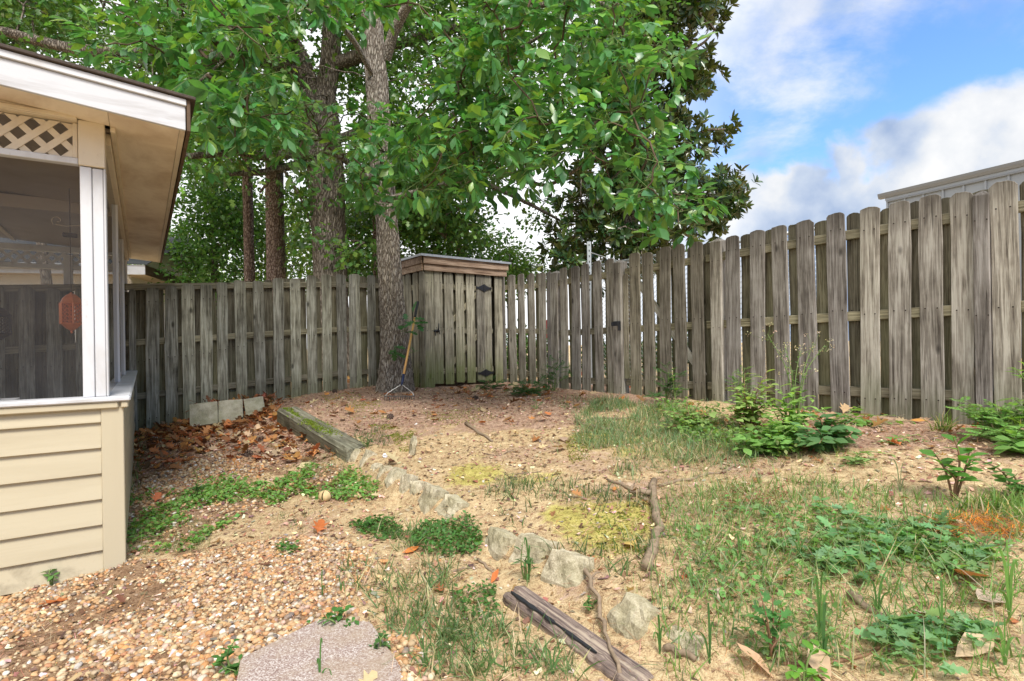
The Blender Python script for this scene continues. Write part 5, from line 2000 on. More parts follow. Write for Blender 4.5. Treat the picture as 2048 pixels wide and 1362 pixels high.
def to_local(mb, base):
    mb.v = [(a - base[0], b - base[1], c - base[2]) for a, b, c in mb.v]
    return mb


# ---- big near tree in front of the fence
NB = Vector((-1.775, 8.36, gz(-1.775, 8.36)))
near = set_tree('hickory_tree', 'grey barked tree in the yard with the rake at its foot', NB)
tp = [P(790, 800, 8.36), P(789, 690, 8.36), P(782, 590, 8.36), P(774, 450, 8.33), P(762, 300, 8.28), P(755, 180, 8.22), P(744, 30, 8.15), P(734, -120, 8.1), P(722, -320, 8.05)]
tp[0].z = NB.z - 0.12
rd = [0.225, 0.185, 0.163, 0.145, 0.150, 0.150, 0.138, 0.12, 0.10]
v, f, nsk, _ = bark_tube(tp, [0.235, 0.192, 0.168, 0.152, 0.155, 0.155, 0.142, 0.125, 0.10], 72, 3, 0.016, 0.28)
to_local(MB().add(v, f), NB).obj('trunk', M['bark_near'], near, smooth=True)
limbsN = [
    ([P(772, 118, 8.2), P(790, 60, 8.0), P(826, -10, 7.7), P(880, -110, 7.3)], [0.085, 0.075, 0.06, 0.045]),
    ([P(765, 350, 8.25), P(850, 300, 7.6), P(930, 200, 6.9), P(1010, 120, 6.2), P(1100, 60, 5.7)], [0.05, 0.04, 0.03, 0.022, 0.014]),
    ([P(770, 400, 8.3), P(880, 370, 7.7), P(1000, 345, 7.0), P(1090, 370, 6.4), P(1170, 330, 5.9), P(1260, 300, 5.6)], [0.045, 0.036, 0.028, 0.022, 0.016, 0.01]),
    ([P(752, 160, 8.2), P(690, 60, 7.4), P(600, 20, 6.6), P(500, 80, 5.9), P(390, 170, 5.3)], [0.045, 0.034, 0.025, 0.018, 0.011]),
    ([P(760, 345, 8.25), P(720, 352, 7.9), P(690, 320, 7.6), P(640, 300, 7.2)], [0.05, 0.04, 0.03, 0.02]),
    ([P(826, -10, 7.7), P(960, -60, 6.8), P(1100, -40, 6.0), P(1230, 20, 5.4)], [0.055, 0.045, 0.032, 0.018]),
]
skN = []
for pth, r_ in limbsN:
    v, f, pp, _ = bark_tube(pth, r_, 10, 5, 0.003)
    to_local(MB().add(v, f), NB).obj('limb', M['bark_near'], near, smooth=True)
    skN += [tuple(q) for q in pp]
REG = [
    ([(880, 30), (960, -40), (1180, -60), (1290, 0), (1330, 90), (1320, 200), (1210, 260), (1060, 240), (960, 200), (890, 130)], 74, 4.9, 6.6),
    ([(1000, 200), (1200, 220), (1310, 220), (1330, 330), (1385, 400), (1350, 470), (1290, 470), (1230, 370), (1120, 330), (1020, 320)], 46, 4.6, 6.2),
    ([(860, 130), (1000, 180), (1080, 300), (1050, 360), (960, 380), (900, 390), (840, 380), (800, 290), (810, 200)], 60, 5.4, 7.0),
    ([(560, 210), (700, 200), (790, 230), (830, 330), (800, 420), (700, 400), (620, 380), (580, 310)], 44, 5.8, 7.6),
    ([(170, 90), (230, -30), (420, -60), (560, -20), (560, 120), (480, 280), (430, 260), (400, 180), (300, 160), (220, 140)], 62, 4.9, 6.3),
    ([(400, 240), (520, 200), (560, 260), (470, 300)], 8, 5.0, 5.6),
    ([(560, -60), (860, -60), (860, 10), (700, 40), (560, 20)], 16, 5.0, 6.8),
]
allp, alld = [], []
for k, (pg, n_, a, b) in enumerate(REG):
    nn = poly_nodes(pg, n_, a, b, 60 + k, 0, 1, 0.16)
    allp += nn
mbb, npos, ndir = grow(allp, skN, 0.004, 0.0026, 0.03, 0.03, 2)
tag(to_local(mbb, NB).obj('branch', M['twig'], near, smooth=True), kind='stuff')
# compound sprays: 5 leaflets on a stalk
r = np.random.default_rng(11)
LP, LD, LU, LS_ = [], [], [], []
stalks = MB()
for c, dv in zip(npos, ndir):
    for q in range(int(r.integers(6, 10))):
        o = c + r.normal(size=3) * np.array([0.13, 0.13, 0.09])
        ax_ = r.normal(size=3) * 0.8 + dv / (np.linalg.norm(dv) + 1e-6) * 0.5 + np.array([0, -0.25, -0.15])
        ax_ /= np.linalg.norm(ax_)
        upv = np.array([0, 0, 1.0]) + r.normal(size=3) * 0.3
        sd_ = np.cross(ax_, upv)
        sd_ /= np.linalg.norm(sd_) + 1e-6
        tip = o + ax_ * 0.13
        stalks.tube([c, (o * 0.6 + c * 0.4), o, tip], [0.003, 0.0025, 0.002, 0.0012], 3, False)
        s0 = r.uniform(0.115, 0.19)
        for (fa, wt_, sc_) in ((1.0, 0.0, 1.0), (0.85, 0.75, 0.9), (0.85, -0.75, 0.9), (0.35, 1.1, 0.62), (0.35, -1.1, 0.62)):
            LP.append(o + ax_ * 0.13 * fa)
            d_ = ax_ + sd_ * wt_ + np.array([0, 0, -0.28]) + r.normal(size=3) * 0.12
            LD.append(d_)
            LU.append(upv + r.normal(size=3) * 0.22)
            LS_.append(s0 * sc_)
tag(to_local(stalks, NB).obj('leaf_stalks', M['stem_green'], near), kind='stuff')
LP, LD, LU, LS_ = np.array(LP), np.array(LD), np.array(LU), np.array(LS_)
kp = ~in_gaps(LP) | (np.repeat(r.random(len(LP) // 5), 5) < 0.22)
LP, LD, LU, LS_ = LP[kp], LD[kp], LU[kp], LS_[kp]
fr = frames(LD, LU)
colN = jitter_col((0.080, 0.225, 0.068), len(LP), 0.32, (0.17, 0.31, 0.065), 0.22)
tb = [T_broad(0.24, 0.12, 0.05), T_broad(0.27, 0.18, 0.07), T_broad(0.22, 0.06, 0.03)]
# the leaves that show largest are objects of their own, the rest one mesh
dist = np.linalg.norm(LP - np.array([0, 0, CZ]), axis=1)
pxx = 1024 + LP[:, 0] / LP[:, 1] * F
pyy = HOR - (LP[:, 2] - CZ) / LP[:, 1] * F
vis = (pxx > 10) & (pxx < 2040) & (pyy > 5) & (pyy < 800)
score = np.where(vis, LS_ / dist, 0)
big = np.argsort(-score)[:290]
mask = np.ones(len(LP), bool)
mask[big] = False
me = scatter('foliage', tb, (LP - np.array(NB))[mask], fr[mask], LS_[mask], colN[mask], M['leaf'], True)
tag(link('foliage', me, near), kind='stuff')
lm = []
for k in range(6):
    cc = [(0.08, 0.225, 0.068), (0.065, 0.185, 0.06), (0.105, 0.25, 0.07), (0.17, 0.31, 0.065), (0.075, 0.205, 0.08), (0.09, 0.235, 0.06)][k]
    lm.append(scatter('leaf', [tb[k % 3]], np.zeros((1, 3)), np.eye(3)[None], np.ones(1), np.array([cc]), M['leaf'], True))
for i in big:
    o = link('leaf', lm[int(rng.integers(0, 6))], near)
    R = Matrix([list(fr[i][0]), list(fr[i][1]), list(fr[i][2])]).transposed().to_4x4()
    o.matrix_basis = Matrix.Translation(Vector(LP[i]) - NB) @ R @ Matrix.Scale(float(LS_[i]), 4)
# shoots sprouting from the trunk beside the rake
def sprout(px, py, Y, n_, s, seed):
    r_ = np.random.default_rng(seed)
    c = P(px, py, Y) - NB
    o = link('sprout', MB().tube([c + Vector((-0.10, 0.12, -0.02)), c, c + Vector((0.05, -0.03, 0.03))], [0.005, 0.003, 0.002], 5).mesh('sprout', M['stem_green']), near)
    for k in range(n_):
        a = r_.normal(size=3) * np.array([1, 0.5, 0.5]) + np.array([0.2, -0.4, -0.2])
        fr_ = frames(a[None], np.array([[0.1, -0.5, 1.0]]))[0]
        l = link('leaf', lob_meshes[k % 3], o)
        R_ = Matrix([list(fr_[0]), list(fr_[1]), list(fr_[2])]).transposed().to_4x4()
        l.matrix_basis = Matrix.Translation(c + Vector(r_.normal(size=3)) * 0.05) @ R_ @ Matrix.Scale(s * r_.uniform(0.7, 1.2), 4)


lob_meshes = [scatter('leaf', [T_lobed(0.06, k)], np.zeros((1, 3)), np.eye(3)[None], np.ones(1), np.array([(0.05, 0.16, 0.045)]), M['leaf']) for k in range(3)]
sprout(833, 640, 7.95, 7, 0.16, 1)
sprout(812, 660, 8.0, 6, 0.14, 2)
sprout(790, 706, 8.0, 8, 0.15, 3)
sprout(828, 704, 8.0, 2, 0.10, 4)

# ---- oak behind the fence
OB = Vector((P(652, 690, 11.8).x, 11.8, 0.5))
OB.z = gz(OB.x, OB.y)
oak = set_tree('oak_tree', 'big dark oak with low spreading limbs behind the left fence', OB)
to = [P(668, 740, 11.8), P(660, 560, 11.8), P(656, 440, 11.8), P(650, 330, 11.8), P(640, 250, 11.8), P(634, 190, 11.8)]
to[0].z = OB.z - 0.2
v, f, osk, _ = bark_tube(to, [0.36, 0.33, 0.33, 0.36, 0.40, 0.36], 48, 9, 0.018, 0.2)
to_local(MB().add(v, f), OB).obj('trunk', M['bark_oak'], oak, smooth=True)
limbsO = [
    ([P(632, 215, 11.8), P(600, 120, 11.7), P(572, 60, 11.6), P(545, -30, 11.5), P(520, -200, 11.3)], [0.24, 0.20, 0.17, 0.15, 0.10]),
    ([P(645, 215, 11.8), P(660, 120, 11.8), P(664, 20, 11.8), P(670, -160, 11.9)], [0.24, 0.215, 0.19, 0.14]),
    ([P(600, 150, 11.7), P(540, 122, 11.3), P(450, 112, 10.8), P(300, 108, 10.3), P(150, 98, 9.9), P(0, 62, 9.6), P(-150, 40, 9.5)], [0.17, 0.14, 0.12, 0.105, 0.09, 0.075, 0.05]),
    ([P(640, 310, 11.7), P(590, 306, 11.2), P(530, 312, 10.8), P(470, 303, 10.4), P(380, 312, 10.0), P(330, 300, 9.8)], [0.12, 0.10, 0.085, 0.07, 0.05, 0.03]),
    ([P(640, 320, 11.7), P(590, 330, 11.3), P(520, 345, 10.9), P(460, 348, 10.6)], [0.10, 0.085, 0.06, 0.035]),
    ([P(560, 310, 11.0), P(545, 350, 11.2), P(520, 385, 11.6)], [0.05, 0.04, 0.02]),
    ([P(670, 130, 11.8), P(720, 112, 11.6), P(790, 90, 11.3), P(900, 60, 11.0), P(1010, 30, 10.8), P(1120, 0, 10.8)], [0.15, 0.13, 0.11, 0.085, 0.06, 0.04]),
    ([P(665, 300, 11.8), P(720, 340, 12.0), P(800, 400, 12.4), P(900, 480, 12.8), P(960, 540, 13.0)], [0.10, 0.08, 0.06, 0.045, 0.02]),
    ([P(670, 280, 11.8), P(760, 260, 11.8), P(860, 330, 11.8), P(1000, 380, 11.8), P(1120, 440, 11.8)], [0.10, 0.085, 0.065, 0.05, 0.025]),
    ([P(580, 80, 11.6), P(440, 20, 11.0), P(300, -30, 10.6), P(150, -70, 10.4)], [0.12, 0.095, 0.07, 0.04]),
]
skO = []
for pth, r_ in limbsO:
    v, f, pp, _ = bark_tube(pth, r_, 14, 6, 0.010)
    to_local(MB().add(v, f), OB).obj('limb', M['bark_oak'], oak, smooth=True)
    skO += [tuple(q) for q in pp]
nO = poly_nodes([(-140, -180), (560, -220), (1300, -220), (1330, 0), (1120, 180), (1000, 330), (860, 330), (700, 270), (560, 300), (420, 330), (340, 250), (200, 130), (-140, 90)], 600, 9.6, 14.5, 21, 0.34, 0.5)
nO += poly_nodes([(560, 100), (760, 100), (760, 560), (640, 545), (600, 430), (560, 330)], 60, 11.0, 14.0, 22, 0.3, 0.5)
nO += poly_nodes([(760, 260), (900, 300), (1100, 400), (1110, 450), (1000, 420), (960, 490), (880, 480), (800, 450)], 95, 11.2, 14.0, 23, 0.36, 0.6)
nO += poly_nodes([(370, 240), (560, 250), (600, 300), (520, 330), (400, 330)], 30, 9.6, 11.5, 24, 0.3, 0.6)
mbb, pO, dO = grow(nO, skO, 0.006, 0.0042, 0.06, 0.04, 4)
tag(to_local(mbb, OB).obj('branch', M['bark_oak'], oak, smooth=True), kind='stuff')
pos, fr, sc = foliage_around(pO, dO, 120, 0.32, 0.125, None, None, None, None, 31)
keep = fbm(pos[:, 0] * 1.1 + pos[:, 1] * 0.4, pos[:, 2] * 1.1, 91, 3) > 0.33
keep &= ~(in_gaps(pos) & (pos[:, 1] < 12.3) & (rng.random(len(pos)) < 0.80))
pos, fr, sc = pos[keep], fr[keep], sc[keep]
tl = [T_lobed(0.07, k, True) for k in range(4)]
me = scatter('crown', tl, pos - np.array(OB), fr, sc, jitter_col((0.070, 0.165, 0.042), len(pos), 0.36, (0.125, 0.225, 0.045), 0.28), M['leaf_oak'])
tag(link('crown', me, oak), kind='stuff')

# ---- pines
def pine(px, py_top, Y, rad, lab, seed):
    b = Vector((P(px, 690, Y).x, Y, 0))
    b.z = gz(b.x, b.y)
    t_ = set_tree('pine_tree', lab, b)
    top = P(px - (px - 1024) * 0.0 - 8, -500, Y)
    v, f, pp, _ = bark_tube([Vector((b.x, Y, b.z - 0.2)), P(px, 560, Y), P(px - 5, 300, Y), P(px - 9, 60, Y), top], [rad * 1.1, rad, rad * 0.93, rad * 0.82, rad * 0.55], 40, seed, 0.012, 0.12)
    to_local(MB().add(v, f), b).obj('trunk', M['bark_pine'], t_, smooth=True)
    nodes = [tuple(top + Vector((r_[0] * 1.2, r_[1] * 1.2, -0.3 - abs(r_[2]) * 1.2))) for r_ in np.random.default_rng(seed).normal(size=(24, 3))]
    mbp, pp_, dp = grow(nodes, [tuple(q) for q in pp[-14:]], 0.01, 0.004, 0.05, 0.03, seed)
    tag(to_local(mbp, b).obj('branch', M['bark_pine'], t_), kind='stuff')
    pos_, fr_, sc_ = foliage_around(pp_, dp, 90, 0.22, 0.24, None, None, None, None, seed, 1.0, 0.2, 1.0, 0.0)
    me_ = scatter('crown', [T_needle()], pos_ - np.array(b), fr_, sc_ * np.array([1.0]), jitter_col((0.06, 0.10, 0.035), len(pos_), 0.3), M['needle'])
    tag(link('crown', me_, t_), kind='stuff')


pine(553, 0, 13.5, 0.205, 'thick straight pine trunk between the oak and the thin pine', 41)
pine(499, 0, 13.9, 0.122, 'thin reddish pine trunk left of the thick pine', 43)
pine(756, 0, 13.2, 0.115, 'dark slim trunk half hidden behind the yard tree', 45)

# ---- magnolia behind the right fence
MBs = Vector((P(1255, 690, 12.0).x, 12.0, 0))
MBs.z = gz(MBs.x, MBs.y)
mag = set_tree('magnolia_tree', 'dark glossy magnolia with rusty leaf undersides behind the gate', MBs)
tm = [Vector((MBs.x, 12, MBs.z - 0.2)), P(1258, 500, 12.0), P(1265, 300, 12.0), P(1262, 100, 12.0), P(1255, -200, 12.0)]
v, f, msk_, _ = bark_tube(tm, [0.22, 0.19, 0.16, 0.13, 0.07], 20, 19, 0.004, 0.15)
to_local(MB().add(v, f), MBs).obj('trunk', M['bark_oak'], mag, smooth=True)
skM = [tuple(q) for q in msk_]
for pth, r_ in [([P(1262, 420, 12), P(1350, 430, 11.6), P(1420, 400, 11.4), P(1490, 382, 11.3)], [0.06, 0.045, 0.03, 0.015]),
                ([P(1264, 330, 12), P(1340, 310, 11.6), P(1400, 265, 11.4), P(1452, 258, 11.3)], [0.06, 0.045, 0.03, 0.015]),
                ([P(1262, 480, 12), P(1180, 470, 11.5), P(1110, 480, 11.3)], [0.06, 0.04, 0.02]),
                ([P(1262, 120, 12), P(1340, 110, 11.6), P(1400, 90, 11.4), P(1430, 60, 11.3)], [0.06, 0.045, 0.03, 0.015])]:
    v, f, pp, _ = bark_tube(pth, r_, 8, 6, 0.002)
    to_local(MB().add(v, f), MBs).obj('limb', M['bark_oak'], mag, smooth=True)
    skM += [tuple(q) for q in pp]
nM = poly_nodes([(1110, 430), (1150, 300), (1210, 100), (1240, -120), (1430, -120), (1440, 20), (1395, 90), (1432, 140), (1432, 175), (1385, 225), (1392, 262), (1452, 262), (1455, 290), (1395, 315), (1385, 345), (1440, 352), (1500, 368), (1498, 388), (1450, 420), (1425, 462), (1370, 480), (1330, 520), (1240, 545), (1120, 540), (1090, 500)], 330, 10.7, 13.6, 51, 0.30, 0.7, 0.17)
mbb, pM, dM = grow(nM, skM, 0.006, 0.004, 0.05, 0.02, 8)
tag(to_local(mbb, MBs).obj('branch', M['bark_oak'], mag, smooth=True), kind='stuff')
r = np.random.default_rng(71)
LPm, LDm, LUm = [], [], []
for c, dv in zip(pM, dM):
    for q in range(8):
        o = c + r.normal(size=3) * 0.17
        ax_ = dv / (np.linalg.norm(dv) + 1e-6) * 0.7 + (o - c) * 2.5 + np.array([0, 0, 0.35]) + r.normal(size=3) * 0.25
        ax_ /= np.linalg.norm(ax_)
        for k in range(9):
            a = 2.4 * k
            s_ = np.cross(ax_, [0.3, 0.2, 1.0])
            s_ /= np.linalg.norm(s_) + 1e-6
            t_ = np.cross(ax_, s_)
            rad_ = s_ * math.cos(a) + t_ * math.sin(a)
            LPm.append(o - ax_ * 0.006 * k)
            LDm.append(rad_ + ax_ * (0.9 - 0.07 * k))
            LUm.append(ax_ - rad_ * 0.3)
LPm, LDm, LUm = np.array(LPm), np.array(LDm), np.array(LUm)
frm = frames(LDm, LUm)
scm = 0.195 * r.uniform(0.7, 1.2, len(LPm))
colM = jitter_col((0.034, 0.078, 0.026), len(LPm), 0.3, (0.075, 0.13, 0.024), 0.28)
distm = np.linalg.norm(LPm - np.array([0, 0, CZ]), axis=1)
px_ = 1024 + LPm[:, 0] / LPm[:, 1] * F
edge_ = (px_ > 1330)
bigm = np.argsort(-np.where(edge_, scm / distm, 0))[:200]
mk = np.ones(len(LPm), bool)
mk[bigm] = False
tmg = [T_broad(0.19, 0.02, 0.06), T_broad(0.21, -0.03, 0.05)]
me = scatter('crown', tmg, (LPm - np.array(MBs))[mk], frm[mk], scm[mk], colM[mk], M['leaf_magnolia'], True)
tag(link('crown', me, mag), kind='stuff')
mlm = [scatter('leaf', [tmg[k % 2]], np.zeros((1, 3)), np.eye(3)[None], np.ones(1), np.array([[(0.03, 0.065, 0.022), (0.07, 0.12, 0.022), (0.045, 0.085, 0.022)][k]]), M['leaf_magnolia'], True) for k in range(3)]
for i in bigm:
    o = link('leaf', mlm[int(rng.integers(0, 3))], mag)
    R = Matrix([list(frm[i][0]), list(frm[i][1]), list(frm[i][2])]).transposed().to_4x4()
    o.matrix_basis = Matrix.Translation(Vector(LPm[i]) - MBs) @ R @ Matrix.Scale(float(scm[i]), 4)


# ---- background trees
def bg_tree(lab, px, Y, poly, n_, Y0, Y1, per, ls, colr, seed, thr=0.3, rad=0.4, tr=0.12, name='broadleaf_tree', ztop=0, tpl=None, mat='leaf_oak', alt=None, cat='tree'):
    b = Vector((P(px, 690, Y).x, Y, 0))
    b.z = gz(b.x, b.y)
    t_ = thing(name, lab, cat, b)
    nodes = poly_nodes(poly, n_, Y0, Y1, seed, thr, 0.45)
    zt_ = max(q[2] for q in nodes)
    mid = np.mean(np.array(nodes), axis=0)
    path = [Vector((b.x, b.y, b.z - 0.2)), Vector((b.x * 0.6 + mid[0] * 0.4, b.y * 0.6 + mid[1] * 0.4, b.z + (zt_ - b.z) * 0.35)), Vector((mid[0], mid[1], b.z + (zt_ - b.z) * 0.75))]
    v, f, pp, _ = bark_tube(path, [tr, tr * 0.75, tr * 0.3], 12, seed, 0.004, 0.2)
    to_local(MB().add(v, f), b).obj('trunk', M['bark_oak'], t_, smooth=True)
    mbp, pp_, dp = grow(nodes, [tuple(q) for q in pp], 0.006, 0.004, 0.06, 0.04, seed)
    tag(to_local(mbp, b).obj('branch', M['bark_oak'], t_), kind='stuff')
    pos_, fr_, sc_ = foliage_around(pp_, dp, per, rad, ls, None, None, None, None, seed)
    kp_ = ~(in_gaps(pos_) & (pos_[:, 1] < 14.2) & (rng.random(len(pos_)) < 0.8))
    pos_, fr_, sc_ = pos_[kp_], fr_[kp_], sc_[kp_]
    me_ = scatter('crown', tpl or [T_small(0.3), T_small(0.24)], pos_ - np.array(b), fr_, sc_, jitter_col(colr, len(pos_), 0.3, alt or tuple(c * 1.5 for c in colr), 0.2), M[mat])
    tag(link('crown', me_, t_), kind='stuff')


bg_tree('leafy understorey tree filling the gap left of the thin pine', 430, 15.0, [(350, 300), (480, 330), (500, 420), (500, 560), (440, 610), (360, 590), (350, 480), (380, 400)], 140, 14.2, 17.5, 95, 0.15, (0.085, 0.19, 0.045), 101, 0.30, 0.36)
bg_tree('bright green tree between the two pines and the oak', 575, 17.5, [(500, 400), (640, 400), (650, 590), (500, 590)], 70, 16, 19, 70, 0.16, (0.15, 0.25, 0.05), 103, 0.28, 0.42)
bg_tree('dense green tree between the oak and the yard tree', 710, 15.0, [(670, 420), (770, 380), (770, 580), (660, 580)], 60, 14.0, 16.5, 80, 0.15, (0.085, 0.18, 0.042), 105, 0.28, 0.36)
bg_tree('pale distant tree over the left fence beside the neighbouring roof', 350, 30.0, [(268, 500), (330, 470), (400, 500), (460, 560), (460, 640), (268, 640)], 120, 27, 34, 70, 0.22, (0.17, 0.26, 0.11), 107, 0.2, 0.75, 0.2)
bg_tree('green tree behind the shed roof', 930, 14.5, [(800, 390), (880, 430), (960, 470), (1060, 515), (1085, 560), (1000, 590), (820, 590), (790, 480)], 135, 13.2, 16.0, 85, 0.13, (0.10, 0.20, 0.04), 109, 0.26, 0.30)
bg_tree('leafy tree hanging over the porch roof at upper left', 120, 12.0, [(-150, -80), (140, -60), (230, 90), (120, 110), (-150, 90)], 60, 10.5, 13.0, 80, 0.12, (0.07, 0.15, 0.036), 111, 0.40, 0.3)
bg_tree('low green bush behind the gaps right of the shed', 1060, 11.4, [(1000, 672), (1110, 668), (1120, 790), (1000, 790)], 34, 10.8, 12.4, 70, 0.10, (0.06, 0.125, 0.03), 113, 0.0, 0.16, 0.03, 'bush', cat='bush')
bg_tree('dark bush behind the gate boards', 1290, 9.6, [(1180, 690), (1400, 690), (1400, 800), (1180, 800)], 40, 9.0, 10.4, 70, 0.09, (0.04, 0.085, 0.026), 115, 0.0, 0.15, 0.03, 'bush', cat='bush')

# ------------------------------------------------------------------ ground cover
def on_ground(q, lift=0.0):
    return np.column_stack([q, ground_h(q[:, 0], q[:, 1]) + lift])


def up_frames(n, tilt=0.25, seed=0):
    """local z up, random heading"""
    r = np.random.default_rng(seed)
    a = r.uniform(0, 6.283, n)
    z = np.column_stack([r.normal(size=n) * tilt, r.normal(size=n) * tilt, np.ones(n)])
    z /= np.linalg.norm(z, axis=1, keepdims=True)
    x = np.column_stack([np.cos(a), np.sin(a), np.zeros(n)])
    y = np.cross(z, x)
    y /= np.linalg.norm(y, axis=1, keepdims=True)
    x = np.cross(y, z)
    return np.stack([x, y, z], 1)


def stuff(name, me, label, cat):
    return tag(link(name, me), label, cat, None, 'stuff')


# pebbles
PEBCOL = np.array([(0.62, 0.33, 0.14), (0.70, 0.44, 0.22), (0.66, 0.50, 0.30), (0.76, 0.64, 0.44), (0.80, 0.75, 0.66), (0.84, 0.82, 0.78), (0.52, 0.25, 0.13), (0.42, 0.32, 0.25), (0.22, 0.19, 0.18), (0.60, 0.42, 0.34)])
PEBW = np.array([0.18, 0.22, 0.19, 0.13, 0.06, 0.03, 0.08, 0.06, 0.02, 0.03])


def pebbles(q, lo, hi, tp, seed):
    r = np.random.default_rng(seed)
    n = len(q)
    s = lo + (hi - lo) * r.random(n) ** 2.2
    p = on_ground(q)
    p[:, 2] += s * r.uniform(0.0, 0.28, n)
    c = PEBCOL[r.choice(len(PEBCOL), n, p=PEBW)] ** 1.1 * r.uniform(0.55, 0.98, (n, 1))
    dk = r.uniform(0, 0.55, (n, 1))
    c = c * (1 - dk) + np.array([[0.34, 0.24, 0.155]]) * dk
    return scatter('gravel', tp, p, up_frames(n, 0.3, seed), s, c, M['pebble'], True)


tp2 = [T_pebble(k, 2) for k in range(7)]
tp1 = [T_pebble(k, 1) for k in range(5)]
gq = sample_poly(GP['gravel'], 14000)
nearm = gq[:, 1] < 3.1
# thinner where bare dirt shows through
dn = fbm(gq[:, 0] * 1.9, gq[:, 1] * 1.9, 123, 3)
far_t = np.clip((gq[:, 1] - 2.3) / 1.2, 0, 1)
wl = np.exp(-((gq[:, 0] + 1.9) ** 2 + (gq[:, 1] - 2.75) ** 2) / 0.12)
keep = rng.random(len(gq)) < np.clip(0.55 + (dn - 0.30) * 4.0 - far_t * 0.35 - wl * 0.6, 0.06, 1)
gq = gq[keep]
nr_ = gq[:, 1] < 2.45
stuff('gravel', pebbles(gq[nr_], 0.010, 0.033, tp2, 1), 'orange, tan and white river pebbles in the foreground', 'gravel')
stuff('gravel', pebbles(gq[~nr_], 0.010, 0.033, tp1, 4), 'river pebbles thinning out towards the clover and the porch corner', 'gravel')
g2 = np.concatenate([sample_poly(GP['gravel2'], 2600, 0.42, 9), sample_poly(GP['clover'], 1500), sample_poly(GP['gravel3'], 260)])
stuff('gravel', pebbles(g2, 0.014, 0.040, tp1, 2), 'pale pebbles between leaf litter and clover', 'gravel')
scq = sample_poly(gpoly([(640, 1000), (900, 1040), (1000, 1180), (900, 1330), (700, 1200), (560, 1080)]), 420)
stuff('gravel', pebbles(scq, 0.008, 0.022, tp1, 3), 'loose small pebbles on the bare dirt slope', 'gravel')

# dry needles, bark chips and leaf bits
yard = gpoly([(262, 960), (300, 835), (560, 800), (760, 770), (1120, 780), (1420, 830), (1800, 850), (2100, 880), (2600, 960), (2600, 1365), (-60, 1365), (-60, 1200), (250, 1130)])
mulch_all = [GP['litter'], GP['mulch'], GP['mulch2']]
nq = np.concatenate([sample_poly(GP['litter'], 4200), sample_poly(GP['mulch'], 6500), sample_poly(GP['mulch2'], 1600), sample_poly(yard, 36000, 0.30, 33, 1.4)])
n = len(nq)
fr = up_frames(n, 0.22, 5)
cols = jitter_col((0.30, 0.155, 0.085), n, 0.5, (0.52, 0.38, 0.24), 0.4)
ln = rng.uniform(0.04, 0.13, n)
stuff('pine_needles', scatter('pine_needles', [T_needle()], on_ground(nq, 0.004), fr, np.column_stack([ln * 0.9 * 0 + 0.085, ln, ln]), cols, M['needle']), 'fallen brown pine needles all over the yard', 'pine needles')
cq = np.concatenate([sample_poly(GP['litter'], 2200), sample_poly(GP['mulch'], 3000), sample_poly(yard, 15000, 0.34, 8, 1.1)])
n = len(cq)
chip = ([(-0.3, 0, 0), (0.35, 0.1, 0.06), (0.25, 0.9, 0.0), (-0.2, 1.0, 0.08)], [(0, 1, 2), (0, 2, 3)])
stuff('mulch_chips', scatter('mulch_chips', [chip], on_ground(cq, 0.005), up_frames(n, 0.35, 6), rng.uniform(0.010, 0.035, n), jitter_col((0.24, 0.14, 0.09), n, 0.6, (0.56, 0.43, 0.31), 0.38), M['needle']), 'small bark chips and leaf crumbs on the soil', 'mulch')
# brown oak leaves
lq = np.concatenate([sample_poly(GP['litter'], 1000), sample_poly(gpoly([(268, 850), (300, 832), (540, 808), (560, 830), (420, 870), (300, 900)]), 800),
                     sample_poly(GP['mulch'], 240), sample_poly(gpoly([(390, 808), (540, 786), (560, 806), (480, 806)]), 90), sample_poly(GP['mulch2'], 70),
                     sample_poly(gpoly([(900, 775), (1110, 775), (1110, 800), (900, 790)]), 70), sample_poly(gpoly([(1380, 830), (1660, 880), (1660, 930), (1450, 900)]), 120), sample_poly(yard, 230)])
n = len(lq)
tcurl = [T_curl(k, k % 4 != 0) for k in range(8)]
lcol = jitter_col((0.38, 0.17, 0.065), n, 0.42, (0.19, 0.095, 0.05), 0.3)
alt_ = (rng.random(n) < 0.14) | ((lq[:, 1] < 5.0) & (rng.random(n) < 0.5))
lcol[alt_] = jitter_col((0.48, 0.36, 0.22), int(alt_.sum()), 0.25)
p_ = on_ground(lq, 0.012)
near_f = (lq[:, 1] > 6.6) & (lq[:, 0] < -2.6)
p_[near_f, 2] += rng.uniform(0, 0.03, int(near_f.sum()))
stuff('fallen_leaves', scatter('fallen_leaves', tcurl, p_, up_frames(n, 0.45, 7), rng.uniform(0.07, 0.15, n) * np.where(lq[:, 1] < 4.2, 0.55, 1.0), lcol, M['dry_leaf']), 'brown curled oak leaves drifted by the left fence and over the yard', 'leaf litter')
# leaves heaped behind the concrete edgers
hq = []
for k in range(220):
    s_ = rng.random()
    a_ = P(385, 815, 7.16).lerp(P(535, 795, 7.5), s_)
    hq.append((a_.x + rng.normal() * 0.03, a_.y + 0.03 + abs(rng.normal()) * 0.10, a_.z - 0.02 + rng.normal() * 0.03))
hq = np.array(hq)
stuff('fallen_leaves', scatter('fallen_leaves', tcurl, hq, up_frames(len(hq), 0.7, 8), rng.uniform(0.06, 0.12, len(hq)), jitter_col((0.27, 0.13, 0.06), len(hq), 0.5), M['dry_leaf']), 'brown leaves heaped behind the three concrete edgers', 'leaf litter')

